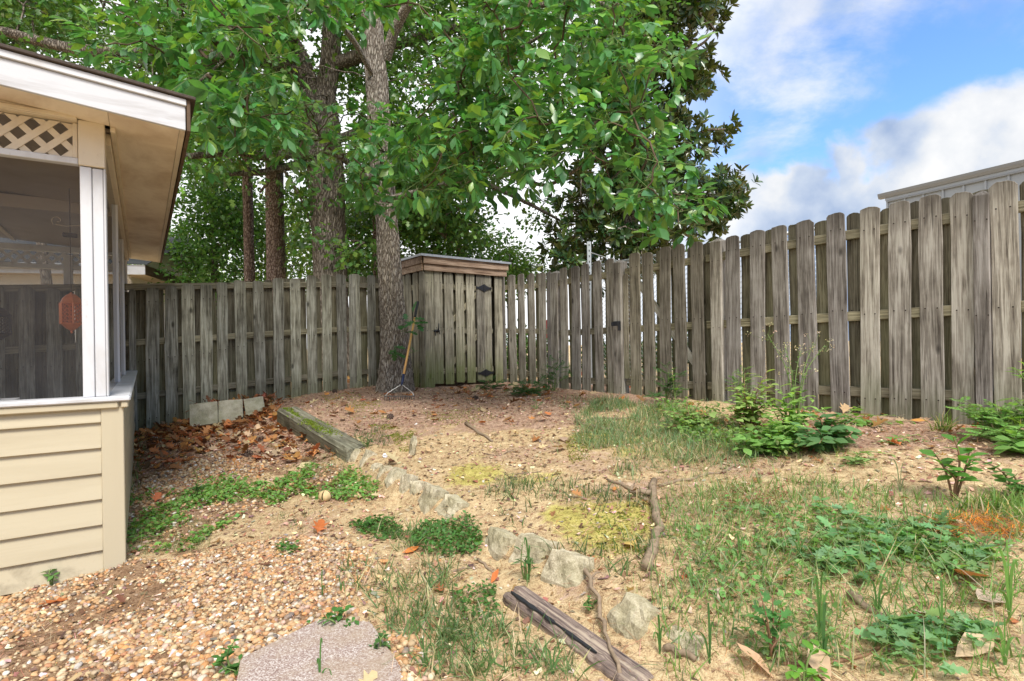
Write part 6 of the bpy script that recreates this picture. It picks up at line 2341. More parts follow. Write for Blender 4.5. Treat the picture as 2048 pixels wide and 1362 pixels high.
# single fallen leaves that stand out
def leaf_thing(px, py, s, colr, label, seed, lob=True, tilt=(0.2, 0.1), lift=0.012):
    p = G(px, py)
    me = scatter('fallen_leaf', [T_curl(seed, lob)], np.array([[0, -0.5 * s, 0]]), np.eye(3)[None], np.array([s]), np.array([colr]), M['dry_leaf'])
    o = link('fallen_leaf', me, None, (p.x, p.y, p.z + lift), (tilt[0], tilt[1], seed * 1.3))
    tag(o, label, 'fallen leaf', 'single fallen leaves')


for a in [
    (110, 1210, 0.15, (0.50, 0.16, 0.05), 'orange oak leaf flat on the gravel below the siding', 2, True, (0.1, 0.05)),
    (640, 1062, 0.12, (0.42, 0.13, 0.04), 'rust coloured curled leaf on bare dirt right of the clover', 5, True, (0.5, 0.3), 0.03),
    (822, 1106, 0.10, (0.62, 0.22, 0.06), 'orange oval leaf beside the clover mound', 4, False, (0.2, 0.3)),
    (770, 1128, 0.08, (0.66, 0.36, 0.16), 'pale orange leaf under the crabgrass left of the mound', 8, False, (0.1, 0.2)),
    (990, 1166, 0.075, (0.62, 0.20, 0.07), 'upright orange leaf at the end of the dark timber', 9, False, (1.0, 0.2), 0.03),
    (1938, 1168, 0.19, (0.50, 0.25, 0.10), 'large shiny brown leaf on the right between ivy and grass', 12, False, (0.3, -0.2), 0.03),
    (1985, 1205, 0.17, (0.55, 0.43, 0.33), 'large pale dry leaf just below the shiny brown one', 16, False, (0.1, -0.1)),
    (1850, 1235, 0.11, (0.62, 0.52, 0.42), 'bleached crumpled leaf left of the large pale leaf', 7, True, (0.3, 0.2)),
    (1512, 1340, 0.14, (0.58, 0.38, 0.24), 'big tan curled leaf below the lobed seedling at the bottom edge', 20, False, (0.5, 0.4), 0.03),
    (1640, 1350, 0.13, (0.56, 0.40, 0.27), 'tan leaf behind the bright broadleaf seedling at the bottom edge', 24, False, (0.6, -0.3), 0.03),
    (1950, 1312, 0.15, (0.60, 0.45, 0.30), 'large tan leaf under ivy in the bottom right corner', 28, False, (0.3, 0.3), 0.03),
    (618, 985, 0.11, (0.60, 0.36, 0.15), 'light orange leaf standing in clover left of the seed husk', 3, True, (0.5, 0.2), 0.03),
    (545, 990, 0.12, (0.58, 0.36, 0.17), 'tan lobed leaf in the middle of the clover patch', 6, True, (0.2, 0.4), 0.04),
    (314, 1004, 0.12, (0.52, 0.17, 0.08), 'reddish brown leaf in clover near the porch corner', 10, True, (0.4, 0.2), 0.04),
    (372, 895, 0.14, (0.52, 0.24, 0.07), 'bright orange oak leaf right of the red scrap', 11, True, (0.3, 0.2), 0.03),
    (608, 868, 0.09, (0.55, 0.19, 0.06), 'small orange leaf against the foot of the mossy timber', 13, True, (0.4, 0.2), 0.02),
    (1480, 832, 0.12, (0.50, 0.17, 0.06), 'red brown leaf caught in the shrub by the fence post', 14, True, (0.6, 0.2), 0.06),
    (1790, 892, 0.10, (0.56, 0.20, 0.08), 'orange leaf on mulch below the right fence', 15, True, (0.3, 0.1), 0.02),
    (1260, 1095, 0.12, (0.62, 0.44, 0.14), 'yellow brown leaf on the moss left of the thick branch', 17, False, (0.2, 0.2), 0.02),
    (1440, 1195, 0.09, (0.64, 0.50, 0.40), 'pinkish pale leaf on sand above the last sunken stone', 19, False, (0.2, 0.2), 0.01),
]:
    leaf_thing(*a)

# rusty needles patch on the right
oq = sample_poly(gpoly([(1850, 1060), (1900, 1040), (1960, 1035), (2040, 1055), (2048, 1085), (1980, 1080), (1900, 1082)]), 620)
n = len(oq)
pp_ = on_ground(oq, 0.01)
pp_[:, 2] += rng.uniform(0, 0.02, n)
stuff('orange_needles', scatter('orange_needles', [T_needle()], pp_, up_frames(n, 0.3, 15), np.column_stack([np.full(n, 0.09), rng.uniform(0.05, 0.11, n), rng.uniform(0.05, 0.11, n)]), jitter_col((0.62, 0.22, 0.035), n, 0.4, (0.35, 0.17, 0.07), 0.3), M['needle']), 'heap of bright orange dead needles at the right side', 'pine needles')
# fine dry stalks and leaf scraps give the bare sand its litter
# grass
tbl = [T_blade(b_, w_) for b_, w_ in ((0.15, 0.026), (0.45, 0.032), (0.8, 0.030), (1.1, 0.026))]
tbl_thin = [T_blade(b_, w_) for b_, w_ in ((0.25, 0.012), (0.7, 0.012), (1.2, 0.011))]


def grass(pix, n, h0, h1, colr, label, seed, noise_=0.4, tpl=None, alt=None, altp=0.25, clump=0, tilt=0.35, freq=2.0, var=0.28, mat='weed'):
    pl_ = gpoly(pix)
    if clump:
        cq_ = sample_poly(pl_, max(3, n // clump), noise_, seed, freq)
        q = np.repeat(cq_, clump, axis=0)[:n]
        q = q + rng.normal(size=q.shape) * 0.022
    else:
        q = sample_poly(pl_, n, noise_, seed, freq)
    n_ = len(q)
    hs = rng.uniform(h0, h1, n_)
    me_ = scatter('grass', tpl or tbl, on_ground(q, -0.005), up_frames(n_, tilt, seed), hs, jitter_col(colr, n_, var, alt, altp), M[mat])
    stuff('grass', me_, label, 'grass')


BLUE = (0.17, 0.255, 0.125)
GRN = (0.16, 0.275, 0.08)
STRAW = (0.46, 0.40, 0.25)
grass([(1150, 845), (1190, 805), (1290, 800), (1400, 830), (1500, 880), (1520, 925), (1440, 955), (1320, 975), (1220, 950), (1150, 895)], 7600, 0.04, 0.13, BLUE, 'tufted blue green grass below the gate', 201, 0.44, None, STRAW, 0.16)
grass([(960, 985), (1080, 960), (1330, 1010), (1320, 1160), (1150, 1140), (1020, 1080)], 620, 0.05, 0.13, (0.085, 0.15, 0.055), 'sparse upright dark grass shoots on the sandy bank', 202, 0.45, None, STRAW, 0.2, 4)
grass([(1330, 985), (1620, 960), (1900, 1010), (2060, 1040), (2100, 1365), (1350, 1365), (1300, 1250), (1320, 1100)], 4200, 0.04, 0.11, GRN, 'loose green grass over the lower right of the yard', 203, 0.42, None, BLUE, 0.3, 3)
grass([(1400, 990), (1800, 1040), (2060, 1080), (2090, 1365), (1500, 1365), (1380, 1180)], 380, 0.08, 0.20, STRAW, 'long straw coloured grass stalks in the lower right', 204, 0.40, tbl_thin, (0.2, 0.27, 0.1), 0.3)
grass([(1300, 900), (1700, 900), (1860, 1000), (1500, 1010), (1330, 990)], 900, 0.04, 0.12, GRN, 'thin grass between branch and shrubs', 205, 0.45, tbl_thin, STRAW, 0.4, 4)
grass([(680, 1110), (760, 1060), (900, 1080), (980, 1180), (1000, 1300), (960, 1365), (800, 1300), (720, 1200)], 900, 0.05, 0.14, (0.115, 0.19, 0.075), 'sprawling crabgrass between gravel and dark timber', 206, 0.44, None, STRAW, 0.2, 9, 0.6)
grass([(840, 1290), (1000, 1240), (1210, 1365), (860, 1365)], 600, 0.04, 0.12, (0.11, 0.19, 0.07), 'crabgrass along the foot of the dark timber', 207, 0.42, None, STRAW, 0.2, 8, 0.6)
grass([(250, 1060), (420, 1040), (420, 1105), (255, 1115)], 700, 0.03, 0.09, (0.11, 0.19, 0.06), 'fine grass in front of the clover by the porch corner', 208, 0.35, tbl_thin, STRAW, 0.3)
grass([(600, 925), (690, 905), (700, 950), (620, 960)], 350, 0.04, 0.11, (0.12, 0.19, 0.09), 'wispy grass at the lower end of the mossy timber', 209, 0.3, tbl_thin, STRAW, 0.3)
grass([(258, 850), (285, 840), (290, 900), (280, 1000), (258, 1000)], 300, 0.05, 0.13, (0.10, 0.17, 0.05), 'weedy grass along the porch side wall', 210, 0.2, None, STRAW, 0.2)
grass([(700, 870), (760, 860), (790, 890), (740, 905)], 200, 0.04, 0.10, (0.09, 0.15, 0.06), 'short dark grass above the edging stones', 211, 0.2, None)
grass([(990, 960), (1040, 950), (1060, 985), (1000, 1000)], 220, 0.04, 0.10, (0.10, 0.17, 0.08), 'grass tuft in the middle of the yellow sand', 212, 0.0, tbl_thin)
grass([(1120, 870), (1300, 830), (1500, 860), (1560, 930), (1300, 990)], 500, 0.04, 0.10, STRAW, 'bleached dead grass mixed in the blue green tufts', 213, 0.38, tbl_thin)
grass([(1880, 1015), (2060, 990), (2070, 1060), (1960, 1030)], 420, 0.05, 0.13, GRN, 'grass behind the orange needles at the right edge', 214, 0.2, None, STRAW, 0.2)
grass([(1100, 790), (1180, 795), (1200, 830), (1130, 835)], 110, 0.03, 0.09, (0.08, 0.16, 0.05), 'few green shoots on the mulch below the fence', 215, 0.4, None, None, 0, 6)
grass([(700, 880), (1150, 870), (1250, 1000), (900, 1010), (760, 940)], 320, 0.02, 0.07, STRAW, 'scattered dry stubble on the sandy bank', 216, 0.35, tbl_thin, (0.10, 0.16, 0.06), 0.3, 3)
grass([(560, 1030), (760, 1010), (800, 1080), (620, 1090)], 160, 0.03, 0.08, (0.09, 0.17, 0.06), 'small tufts on the bare dirt right of the clover', 217, 0.45, None, STRAW, 0.2, 7)


grass([(1090, 860), (1140, 790), (1300, 780), (1480, 810), (1600, 880), (1560, 960), (1400, 990), (1230, 985), (1120, 930)], 1500, 0.03, 0.09, BLUE, 'stray blue green shoots around the tufted grass', 220, 0.48, None, STRAW, 0.3, 3)
grass([(1260, 1060), (1340, 960), (1700, 930), (2060, 980), (2600, 1020), (2600, 1365), (1180, 1365)], 2100, 0.03, 0.08, GRN, 'stray green shoots around the lower right grass', 221, 0.5, tbl_thin, STRAW, 0.4, 4)


# clover like cover
def cover(name, poly, n, s0, s1, h0, h1, colr, label, cat, seed, noise_=0.35, tpls=None, alt=None, freq=2.2, mat='weed', tilt=0.5):
    q = sample_poly(poly, n, noise_, seed, freq)
    n_ = len(q)
    p = on_ground(q)
    hf = fbm(q[:, 0] * 3, q[:, 1] * 3, seed + 9, 2)
    p[:, 2] += h0 + (h1 - h0) * rng.random(n_) * np.clip(hf * 1.6, 0.2, 1)
    stuff(name, scatter(name, tpls or [T_small(0.34, 0.05), T_small(0.28, 0.1)], p, up_frames(n_, tilt, seed), rng.uniform(s0, s1, n_), jitter_col(colr, n_, 0.3, alt, 0.25), M[mat]), label, cat)


cover('clover', GP['clover'], 3300, 0.022, 0.048, 0.005, 0.06, (0.15, 0.30, 0.075), 'bright green clover like weeds by the porch corner', 'clover', 301, 0.46, None, (0.19, 0.34, 0.08), 3.2)
cover('clover', gpoly([(820, 1085), (860, 1050), (930, 1035), (965, 1070), (960, 1110), (890, 1120), (840, 1110)]), 1100, 0.018, 0.034, 0.01, 0.11, (0.085, 0.195, 0.05), 'dark green clover mound beside the edging stones', 'clover', 302, 0.0)
cover('clover', gpoly([(700, 1050), (760, 1040), (810, 1060), (800, 1085), (730, 1085)]), 420, 0.02, 0.04, 0.005, 0.05, (0.07, 0.16, 0.036), 'small clover patch left of the dark mound', 'clover', 303, 0.35)
cover('clover', gpoly([(555, 1090), (590, 1088), (600, 1112), (560, 1115)]), 90, 0.02, 0.035, 0.005, 0.05, (0.07, 0.16, 0.036), 'tiny clover sprig in the middle of the gravel', 'clover', 304, 0.0)
cover('clover', gpoly([(905, 1190), (990, 1180), (1000, 1240), (920, 1240)]), 260, 0.015, 0.03, 0.005, 0.05, (0.07, 0.16, 0.036), 'sparse clover at the head of the dark timber', 'clover', 305, 0.35)
# moss cushions
tm_ = [([(-0.5, 0, 0), (0.5, 0, 0), (0, 0.35, 0.5)], [(0, 1, 2)])]
for pg, n_, lb in [([(618, 842), (650, 838), (690, 858), (672, 874), (640, 868)], 0, ''), ([(640, 790), (720, 786), (740, 812), (660, 812)], 900, 'green moss below the left fence'), ([(690, 810), (760, 800), (780, 838), (700, 842)], 800, 'olive moss left of the rake'),
                   ([(740, 850), (795, 850), (800, 872), (745, 876)], 700, 'bright moss tuft on the bank below the rake'), ([(780, 868), (826, 862), (830, 905), (800, 905)], 700, 'moss beside the standing slab'), ([(840, 825), (960, 815), (1000, 840), (880, 858)], 900, 'thin yellow moss before the shed'),
                   ([(1180, 1040), (1290, 1010), (1300, 1110), (1200, 1120)], 700, 'yellow green moss left of the thick branch'), ([(1130, 880), (1170, 860), (1180, 920), (1140, 930)], 700, 'moss strip at the edge of the tall grass')]:
    if n_:
        cover('moss', gpoly(pg), n_, 0.008, 0.018, 0.0, 0.008, (0.24, 0.26, 0.05), lb, 'moss', 310 + n_ % 97, 0.38, tm_, (0.14, 0.19, 0.04), 3.0)
# moss on the timber top
r = np.random.default_rng(5)
L_ = 1.9
mt = []
for k in range(2000):
    s_, q_ = (r.normal() * 0.09 + 0.48, r.normal() * 0.05 + 0.02) if k < 1300 else (r.uniform(0.72, 0.98), r.normal() * 0.05 + 0.02)
    mt.append((s_, q_))
tmw = Matrix.Translation(t1.location) @ t1.rotation_euler.to_matrix().to_4x4()
Lt = max(v.co.x for v in t1.data.vertices)
mp = []
for s_, q_ in mt:
    if fbm(np.array([s_ * Lt * 3.0]), np.array([q_ * 7 + 3]), 4, 3)[0] < 0.47:
        continue
    w_ = tmw @ Vector((s_ * Lt, q_, 0.116))
    mp.append(w_ - t1.location)
mp = np.array([tuple(q) for q in mp])
me = scatter('moss', tm_, mp, up_frames(len(mp), 0.4, 3), rng.uniform(0.012, 0.026, len(mp)), jitter_col((0.18, 0.24, 0.03), len(mp), 0.3), M['weed'])
mo = link('moss', me, t1)
mo.matrix_parent_inverse = tmw.inverted() @ Matrix.Translation(t1.location)
tag(mo, kind='stuff')

# ivy like creeper over the lower right
tiv = [T_lobed(0.05, 20 + k) for k in range(3)]
ivy_polys = [([(1500, 1030), (1620, 1010), (1760, 1050), (1920, 1060), (1900, 1130), (1700, 1130), (1560, 1110)], 330, 'green lobed creeper leaves above the half buried stick'),
             ([(1880, 1090), (1980, 1100), (1960, 1160), (1880, 1150)], 60, 'creeper leaves behind the shiny brown leaf'),
             ([(1750, 1270), (1850, 1260), (1990, 1270), (1960, 1365), (1840, 1365), (1760, 1340)], 150, 'creeper patch near the bottom right corner'),
             ([(1600, 1130), (1720, 1120), (1800, 1160), (1700, 1180)], 60, 'scattered creeper leaves right of the gravelly sand')]
for k, (pg, n_, lb) in enumerate(ivy_polys):
    cover('creeper', gpoly(pg), int(n_ * 1.1), 0.035, 0.075, 0.015, 0.06, (0.155, 0.295, 0.125), lb, 'creeper', 330 + k, 0.42, tiv, (0.16, 0.28, 0.09), 3.0, 'weed', 0.35)
cover('weedlings', gpoly([(1350, 1000), (1700, 1000), (2050, 1100), (2050, 1365), (1400, 1365)]), 1400, 0.016, 0.042, 0.01, 0.06, (0.17, 0.31, 0.10), 'small mixed weeds between the grass on the right', 'weeds', 340, 0.45, None, (0.14, 0.20, 0.09))
cover('weedlings', gpoly([(1440, 980), (1580, 990), (1560, 1040), (1440, 1030)]), 500, 0.008, 0.02, 0.01, 0.10, (0.26, 0.10, 0.07), 'reddish dry weed haze right of the thick branch', 'weeds', 341, 0.35, None, (0.2, 0.16, 0.06))
cover('weedlings', gpoly([(1300, 820), (1480, 850), (1640, 880), (1700, 890), (1560, 930), (1380, 900)]), 1700, 0.02, 0.05, 0.01, 0.16, (0.14, 0.26, 0.07), 'tangle of low weeds under the fence shrubs', 'weeds', 342, 0.36, None, (0.22, 0.31, 0.10))


# ------------------------------------------------------------------ single plants
def leafset(colr, tpls, mat='weed', n=3, var=0.2):
    r_ = np.random.default_rng(int(colr[1] * 1000) + n)
    return [scatter('leaf', [tpls[k % len(tpls)]], np.zeros((1, 3)), np.eye(3)[None], np.ones(1), np.array([np.array(colr) * (1 + var * (k - (n - 1) / 2) / max(1, n - 1) * 2)]), M[mat], True) for k in range(n)]


def plant(name, label, cat, px, py, stems, ls, colr, tpls, indiv=True, stem_m='stem_green', per=10, seed=0, start=0.15, pairs=False, lean=0.3, group=None, sr=0.004, updir=0.4, leafspread=0.0, pinnate=0, mat='weed'):
    """stems: list of pixel tips (px, py, dY) or numbers (height, heading, reach)"""
    r_ = np.random.default_rng(seed + 900)
    b = G(px, py)
    t_ = thing(name, label, cat, b, 0, group)
    ms = leafset(colr, tpls, mat)
    stem_mb = MB()
    LPs, LDs, LUs, LSs = [], [], [], []
    if name in ('shrub', 'trailing_vine', 'flowering_weed') or pinnate:
        ex = []
        for st in stems:
            for q_ in range(3 if name == 'shrub' else 1):
                ex.append((st[0] + r_.uniform(-38, 38), min(st[1] + r_.uniform(8, 34), py - 8), st[2] + r_.uniform(-0.12, 0.12)))
        if name != 'flowering_weed':
            stems = list(stems) + ex
    for st in stems:
        if st[0] > 12:
            tip = P(st[0], st[1], b.y + st[2]) - b
        else:
            tip = Vector((math.cos(st[1]) * st[2], math.sin(st[1]) * st[2], st[0]))
        mid = Vector((tip.x * 0.35, tip.y * 0.35, tip.z * 0.62)) + Vector(r_.normal(size=3)) * 0.015
        cv_ = catmull([Vector((0, 0, -0.02)), mid, tip], 5)
        stem_mb.tube(cv_, [sr * (1.2 - 0.8 * i / (len(cv_) - 1)) for i in range(len(cv_))], 5)
        ncv = len(cv_)
        for k in range(per):
            s = start + (1 - start) * (k + 0.5) / per
            i = min(ncv - 2, int(s * (ncv - 1)))
            q = cv_[i].lerp(cv_[i + 1], s * (ncv - 1) - i)
            T = (cv_[i + 1] - cv_[i]).normalized()
            a = 2.4 * k + seed if not pairs else (k // 2) * 1.57 + (k % 2) * 3.14
            side = Vector((math.cos(a), math.sin(a), 0))
            if abs(T.z) < 0.7:
                perp = Vector((-T.y, T.x, 0)).normalized()
                side = perp * (1 if k % 2 else -1)
            d = side + T * updir + Vector(r_.normal(size=3)) * 0.18
            u_ = Vector((0, 0, 1)) + T * 0.2 - side * 0.15 + Vector(r_.normal(size=3)) * 0.2
            sz = ls * r_.uniform(0.75, 1.25) * (1.0 - 0.3 * s) * (1.15 if name == 'shrub' else 1.0)
            if pinnate:
                d.normalize()
                L_ = ls * pinnate * 0.32
                pr = d.cross(u_).normalized()
                stem_mb.tube([q, q + d * L_ * 0.5 + Vector((0, 0, 0.01)), q + d * L_], 0.0015, 3)
                for j in range(pinnate):
                    f_ = 0.2 + 0.8 * (j + 0.5) / pinnate
                    for sg in (-1, 1):
                        LPs.append(q + d * L_ * f_)
                        LDs.append(pr * sg + d * 0.35)
                        LUs.append(u_)
                        LSs.append(ls * r_.uniform(0.8, 1.0) * (0.5 if j == pinnate - 1 else 0.62))
                LPs.append(q + d * L_)
                LDs.append(d)
                LUs.append(u_)
                LSs.append(ls * 0.6)
            else:
                LPs.append(q + side * leafspread)
                LDs.append(d)
                LUs.append(u_)
                LSs.append(sz)
    stem_mb.obj('stem', M[stem_m], t_, smooth=True)
    if not LPs:
        return t_
    LPs, LDs, LUs, LSs = (np.array([tuple(q) for q in z_]) if not np.isscalar(z_[0]) else np.array(z_) for z_ in (LPs, LDs, LUs, LSs))
    fr_ = frames(LDs, LUs)
    if indiv:
        for i in range(len(LPs)):
            o = link('leaf', ms[int(r_.integers(0, len(ms)))], t_)
            R = Matrix([list(fr_[i][0]), list(fr_[i][1]), list(fr_[i][2])]).transposed().to_4x4()
            o.matrix_basis = Matrix.Translation(Vector(LPs[i])) @ R @ Matrix.Scale(float(LSs[i]), 4)
    else:
        me_ = scatter('foliage', tpls, LPs, fr_, LSs, jitter_col(colr, len(LPs), 0.25), M[mat], True)
        tag(link('foliage', me_, t_), kind='stuff')
    return t_


TB = [T_broad(0.24, 0.12, 0.05), T_broad(0.28, 0.2, 0.06)]
TBW = [T_broad(0.33, 0.12, 0.05), T_broad(0.36, 0.18, 0.05)]
TS = [T_small(0.26, 0.06), T_small(0.32, 0.05)]
LITE, MID, DARK = (0.28, 0.40, 0.13), (0.17, 0.33, 0.085), (0.05, 0.125, 0.036)

plant('shrub', 'pale green shrub with pointed leaves just left of the tall flowering weed', 'shrub', 1500, 862, [(1462, 775, 0), (1490, 745, 0.1), (1535, 740, 0), (1545, 770, -0.1), (1450, 800, -0.1), (1515, 790, -0.15), (1480, 800, 0.1)], 0.10, LITE, TB, True, 'stem_red', 8, 1)
plant('shrub', 'light green shrub at the foot of the tall flowering weed', 'shrub', 1575, 880, [(1545, 800, 0), (1560, 770, 0.1), (1590, 780, 0), (1612, 790, 0.05), (1530, 830, -0.1), (1600, 830, -0.15), (1565, 840, -0.2), (1625, 820, 0)], 0.095, (0.23, 0.38, 0.10), TB, True, 'stem_green', 8, 2)
plant('shrub', 'dark leaved low shrub on the right of the shrub group', 'shrub', 1650, 895, [(1625, 830, 0), (1650, 815, 0.1), (1690, 825, 0), (1700, 850, -0.1), (1630, 860, -0.15), (1665, 850, -0.2), (1640, 880, -0.2)], 0.10, (0.11, 0.23, 0.085), TBW, True, 'stem_red', 7, 3)
plant('shrub', 'bushy green shrub in front of the flowering weed', 'shrub', 1540, 905, [(1500, 860, 0), (1520, 840, 0.1), (1560, 835, 0), (1590, 850, 0), (1490, 880, -0.1), (1545, 870, -0.15), (1580, 880, -0.1)], 0.08, MID, TBW, True, 'stem_green', 9, 4)
plant('shrub', 'small leaved shrub between the gate and the pale shrub', 'shrub', 1385, 865, [(1350, 800, 0), (1375, 790, 0.1), (1400, 800, 0), (1430, 810, 0), (1340, 830, -0.1), (1410, 840, -0.15), (1370, 840, -0.1), (1440, 840, 0.0)], 0.065, (0.22, 0.34, 0.11), TB, False, 'stem_red', 12, 5)
fw = plant('flowering_weed', 'tall thin weed with tiny pale flower heads in front of the fence', 'weed', 1590, 868, [(1535, 668, 0.1), (1570, 690, 0.0), (1600, 700, 0.1), (1628, 685, 0.15), (1650, 690, 0.1), (1585, 740, -0.05), (1612, 745, 0.0)], 0.05, (0.10, 0.20, 0.07), TS, True, 'stem_green', 9, 6, 0.3, sr=0.005)
# flower heads of the tall weed
fb = G(1590, 868)
r = np.random.default_rng(44)
fp, tw = [], MB()
for (a, b_) in [(1535, 668), (1570, 690), (1600, 700), (1628, 685), (1650, 690), (1585, 740), (1612, 745)]:
    tip = P(a, b_, fb.y + 0.08) - fb
    for k in range(5):
        q = tip + Vector(r.normal(size=3)) * 0.045
        tw.tube([tip - Vector((0, 0, 0.05)), q], 0.0012, 3)
        for j in range(6):
            fp.append(q + Vector(r.normal(size=3)) * 0.010)
fp = np.array([tuple(q) for q in fp])
tw.obj('flower_stalk', M['stem_green'], fw)
tag(link('flower_head', scatter('flower_head', [T_small(0.4, 0.2)], fp, frames(rand_dirs(len(fp)), rand_dirs(len(fp))), rng.uniform(0.008, 0.016, len(fp)), jitter_col((0.62, 0.58, 0.40), len(fp), 0.2, (0.55, 0.40, 0.36), 0.3), M['weed']), fw), kind='stuff')
plant('fern_weed', 'feathery weed arching up beside the pale shrub', 'weed', 1475, 850, [(1465, 745, 0), (1500, 750, 0.05), (1490, 735, 0.1)], 0.045, (0.10, 0.22, 0.06), TS, False, 'stem_green', 6, 7, 0.4, pinnate=6)
plant('trailing_vine', 'leafy vine trailing right along the foot of the fence', 'vine', 1680, 850, [(1740, 828, 0.05), (1800, 845, 0), (1790, 830, 0.1), (1760, 850, -0.1), (1720, 812, 0.1)], 0.075, MID, TBW, True, 'stem_green', 11, 8, 0.1)
plant('trailing_vine', 'thin vine with rounded leaves in front of the spiky tufts', 'vine', 1765, 888, [(1800, 872, 0), (1840, 868, 0.05), (1880, 878, 0.05)], 0.07, MID, TBW, True, 'stem_green', 5, 9, 0.3)
plant('trailing_vine', 'pale drooping vine on the sand right of the shrubs', 'vine', 1700, 925, [(1740, 905, 0), (1790, 910, -0.05), (1720, 960, -0.25), (1745, 955, -0.2)], 0.06, (0.19, 0.30, 0.10), TB, True, 'stem_green', 9, 10, 0.1)
plant('seedling', 'broad leaved seedling standing alone on the sand at right', 'seedling', 1908, 1002, [(1906, 872, 0), (1868, 905, 0.03), (1940, 900, 0.02), (1945, 920, -0.03), (1890, 935, -0.03)], 0.105, (0.10, 0.25, 0.045), TBW, True, 'stem_red', 6, 11, 0.45, sr=0.006)
plant('seedling', 'reclining seedling with oval leaves at the right edge', 'seedling', 2040, 1000, [(1960, 920, 0.1), (1985, 940, 0.05), (2010, 965, 0.0), (2060, 970, -0.05)], 0.085, (0.085, 0.20, 0.045), TBW, True, 'stem_red', 9, 12, 0.2, sr=0.006)
plant('shrub', 'shrub with feathery compound leaves at the right edge by the fence', 'shrub', 2010, 875, [(1925, 800, 0.05), (1960, 812, 0.0), (1990, 800, 0.1), (2030, 800, 0.0), (2060, 810, 0.0), (2040, 850, -0.2), (1990, 860, -0.2)], 0.055, MID, TS, False, 'stem_green', 6, 13, 0.35, pinnate=6)
plant('sapling', 'bright green sapling tip at the right edge of the picture', 'sapling', 2062, 872, [(2030, 735, 0.0), (2050, 728, 0.05), (2062, 750, 0.0)], 0.10, (0.17, 0.32, 0.07), [T_broad(0.15, 0.1, 0.05)], True, 'stem_green', 7, 14, 0.7, sr=0.006)
plant('shrub', 'green shrub low at the right edge behind the reclining seedling', 'shrub', 2050, 905, [(2020, 868, 0), (2045, 850, 0), (2062, 870, 0), (2025, 895, -0.1)], 0.085, MID, TBW, True, 'stem_green', 7, 15)


def spiky(px, py, n_, h, label, seed):
    b = G(px, py)
    t_ = thing('grass_clump', label, 'grass clump', b)
    pos_ = rng.normal(size=(n_, 3)) * np.array([0.03, 0.03, 0])
    me_ = scatter('blades', [T_blade(0.5, 0.035), T_blade(0.9, 0.035), T_blade(0.2, 0.03)], pos_, up_frames(n_, 0.5, seed), rng.uniform(0.6, 1.1, n_) * h, jitter_col((0.14, 0.22, 0.05), n_, 0.3, STRAW, 0.2), M['weed'])
    tag(link('blades', me_, t_), kind='stuff')


spiky(1890, 862, 50, 0.16, 'spiky straw green grass clump at the foot of the fence, left one', 1)
spiky(1988, 862, 70, 0.20, 'spiky straw green grass clump near the feathery shrub', 2)
spiky(2042, 880, 46, 0.20, 'stiff pale bladed clump cut by the right edge', 3)
# weeds along the shed and gate
plant('fern_weed', 'dark feathery weed climbing the capped post', 'weed', 1108, 782, [(1120, 705, -0.05), (1098, 735, 0), (1126, 730, 0.0), (1090, 755, -0.05)], 0.075, (0.045, 0.135, 0.04), TS, False, 'stem_green', 6, 21, 0.3, pinnate=5)
plant('fern_weed', 'dark green weed spreading before the bright fence gaps', 'weed', 1055, 790, [(1020, 768, 0), (1045, 765, -0.05), (1080, 765, -0.05), (1090, 780, -0.1), (1030, 785, -0.1)], 0.075, (0.04, 0.125, 0.038), TS, False, 'stem_green', 6, 22, 0.3, pinnate=5)
plant('fern_weed', 'dark green weed at the right foot of the shed door', 'weed', 985, 778, [(965, 762, 0), (985, 755, 0), (1010, 762, -0.05), (960, 775, -0.1)], 0.07, (0.04, 0.12, 0.038), TS, False, 'stem_green', 6, 23, 0.3, pinnate=5)
plant('fern_weed', 'dark feathery weed pushing through the gate boards', 'weed', 1332, 806, [(1318, 738, 0.05), (1335, 730, 0.05), (1355, 745, 0), (1325, 770, -0.05), (1345, 775, -0.05)], 0.065, (0.045, 0.13, 0.04), TS, False, 'stem_green', 6, 24, 0.35, pinnate=5)
plant('seedling', 'thin light green shoot in front of the gate weed', 'seedling', 1352, 812, [(1346, 735, 0.0), (1358, 770, 0)], 0.06, (0.15, 0.29, 0.06), TBW, True, 'stem_green', 6, 25, 0.3)
plant('seedling', 'small weed among mulch halfway between rake and gate', 'seedling', 1072, 818, [(1068, 800, 0), (1082, 806, 0), (1060, 810, 0)], 0.05, (0.06, 0.16, 0.045), TS, True, 'stem_green', 6, 26)
plant('weed_sprig', 'upright weedy sprig above the edging stones by the timber', 'weed', 733, 895, [(735, 865, 0), (725, 872, 0), (742, 878, 0)], 0.05, (0.06, 0.14, 0.05), TS, True, 'stem_green', 7, 27)
# foreground
plant('seedling', 'lobed leaf seedling drooping by the last sunken stone', 'seedling', 1545, 1318, [(1520, 1185, 0.0), (1545, 1190, 0.02), (1562, 1230, -0.02), (1525, 1235, 0.0), (1565, 1270, -0.03)], 0.062, (0.075, 0.20, 0.055), tiv, True, 'stem_red', 5, 31, 0.45)
plant('seedling', 'bright broadleaf seedling at the bottom edge', 'seedling', 1605, 1372, [(1585, 1340, 0), (1608, 1335, 0), (1640, 1290, 0.02), (1655, 1345, 0)], 0.055, (0.14, 0.33, 0.05), TBW, True, 'stem_green', 4, 32, 0.5)
plant('weed_sprig', 'leafy weed hugging the upper edge of the aggregate paver', 'weed', 668, 1268, [(615, 1245, 0.0), (640, 1235, 0.0), (668, 1222, 0.02), (700, 1215, 0.03), (712, 1240, 0.0), (650, 1265, -0.05)], 0.052, (0.07, 0.185, 0.045), TB, True, 'stem_green', 9, 33, 0.15, True)
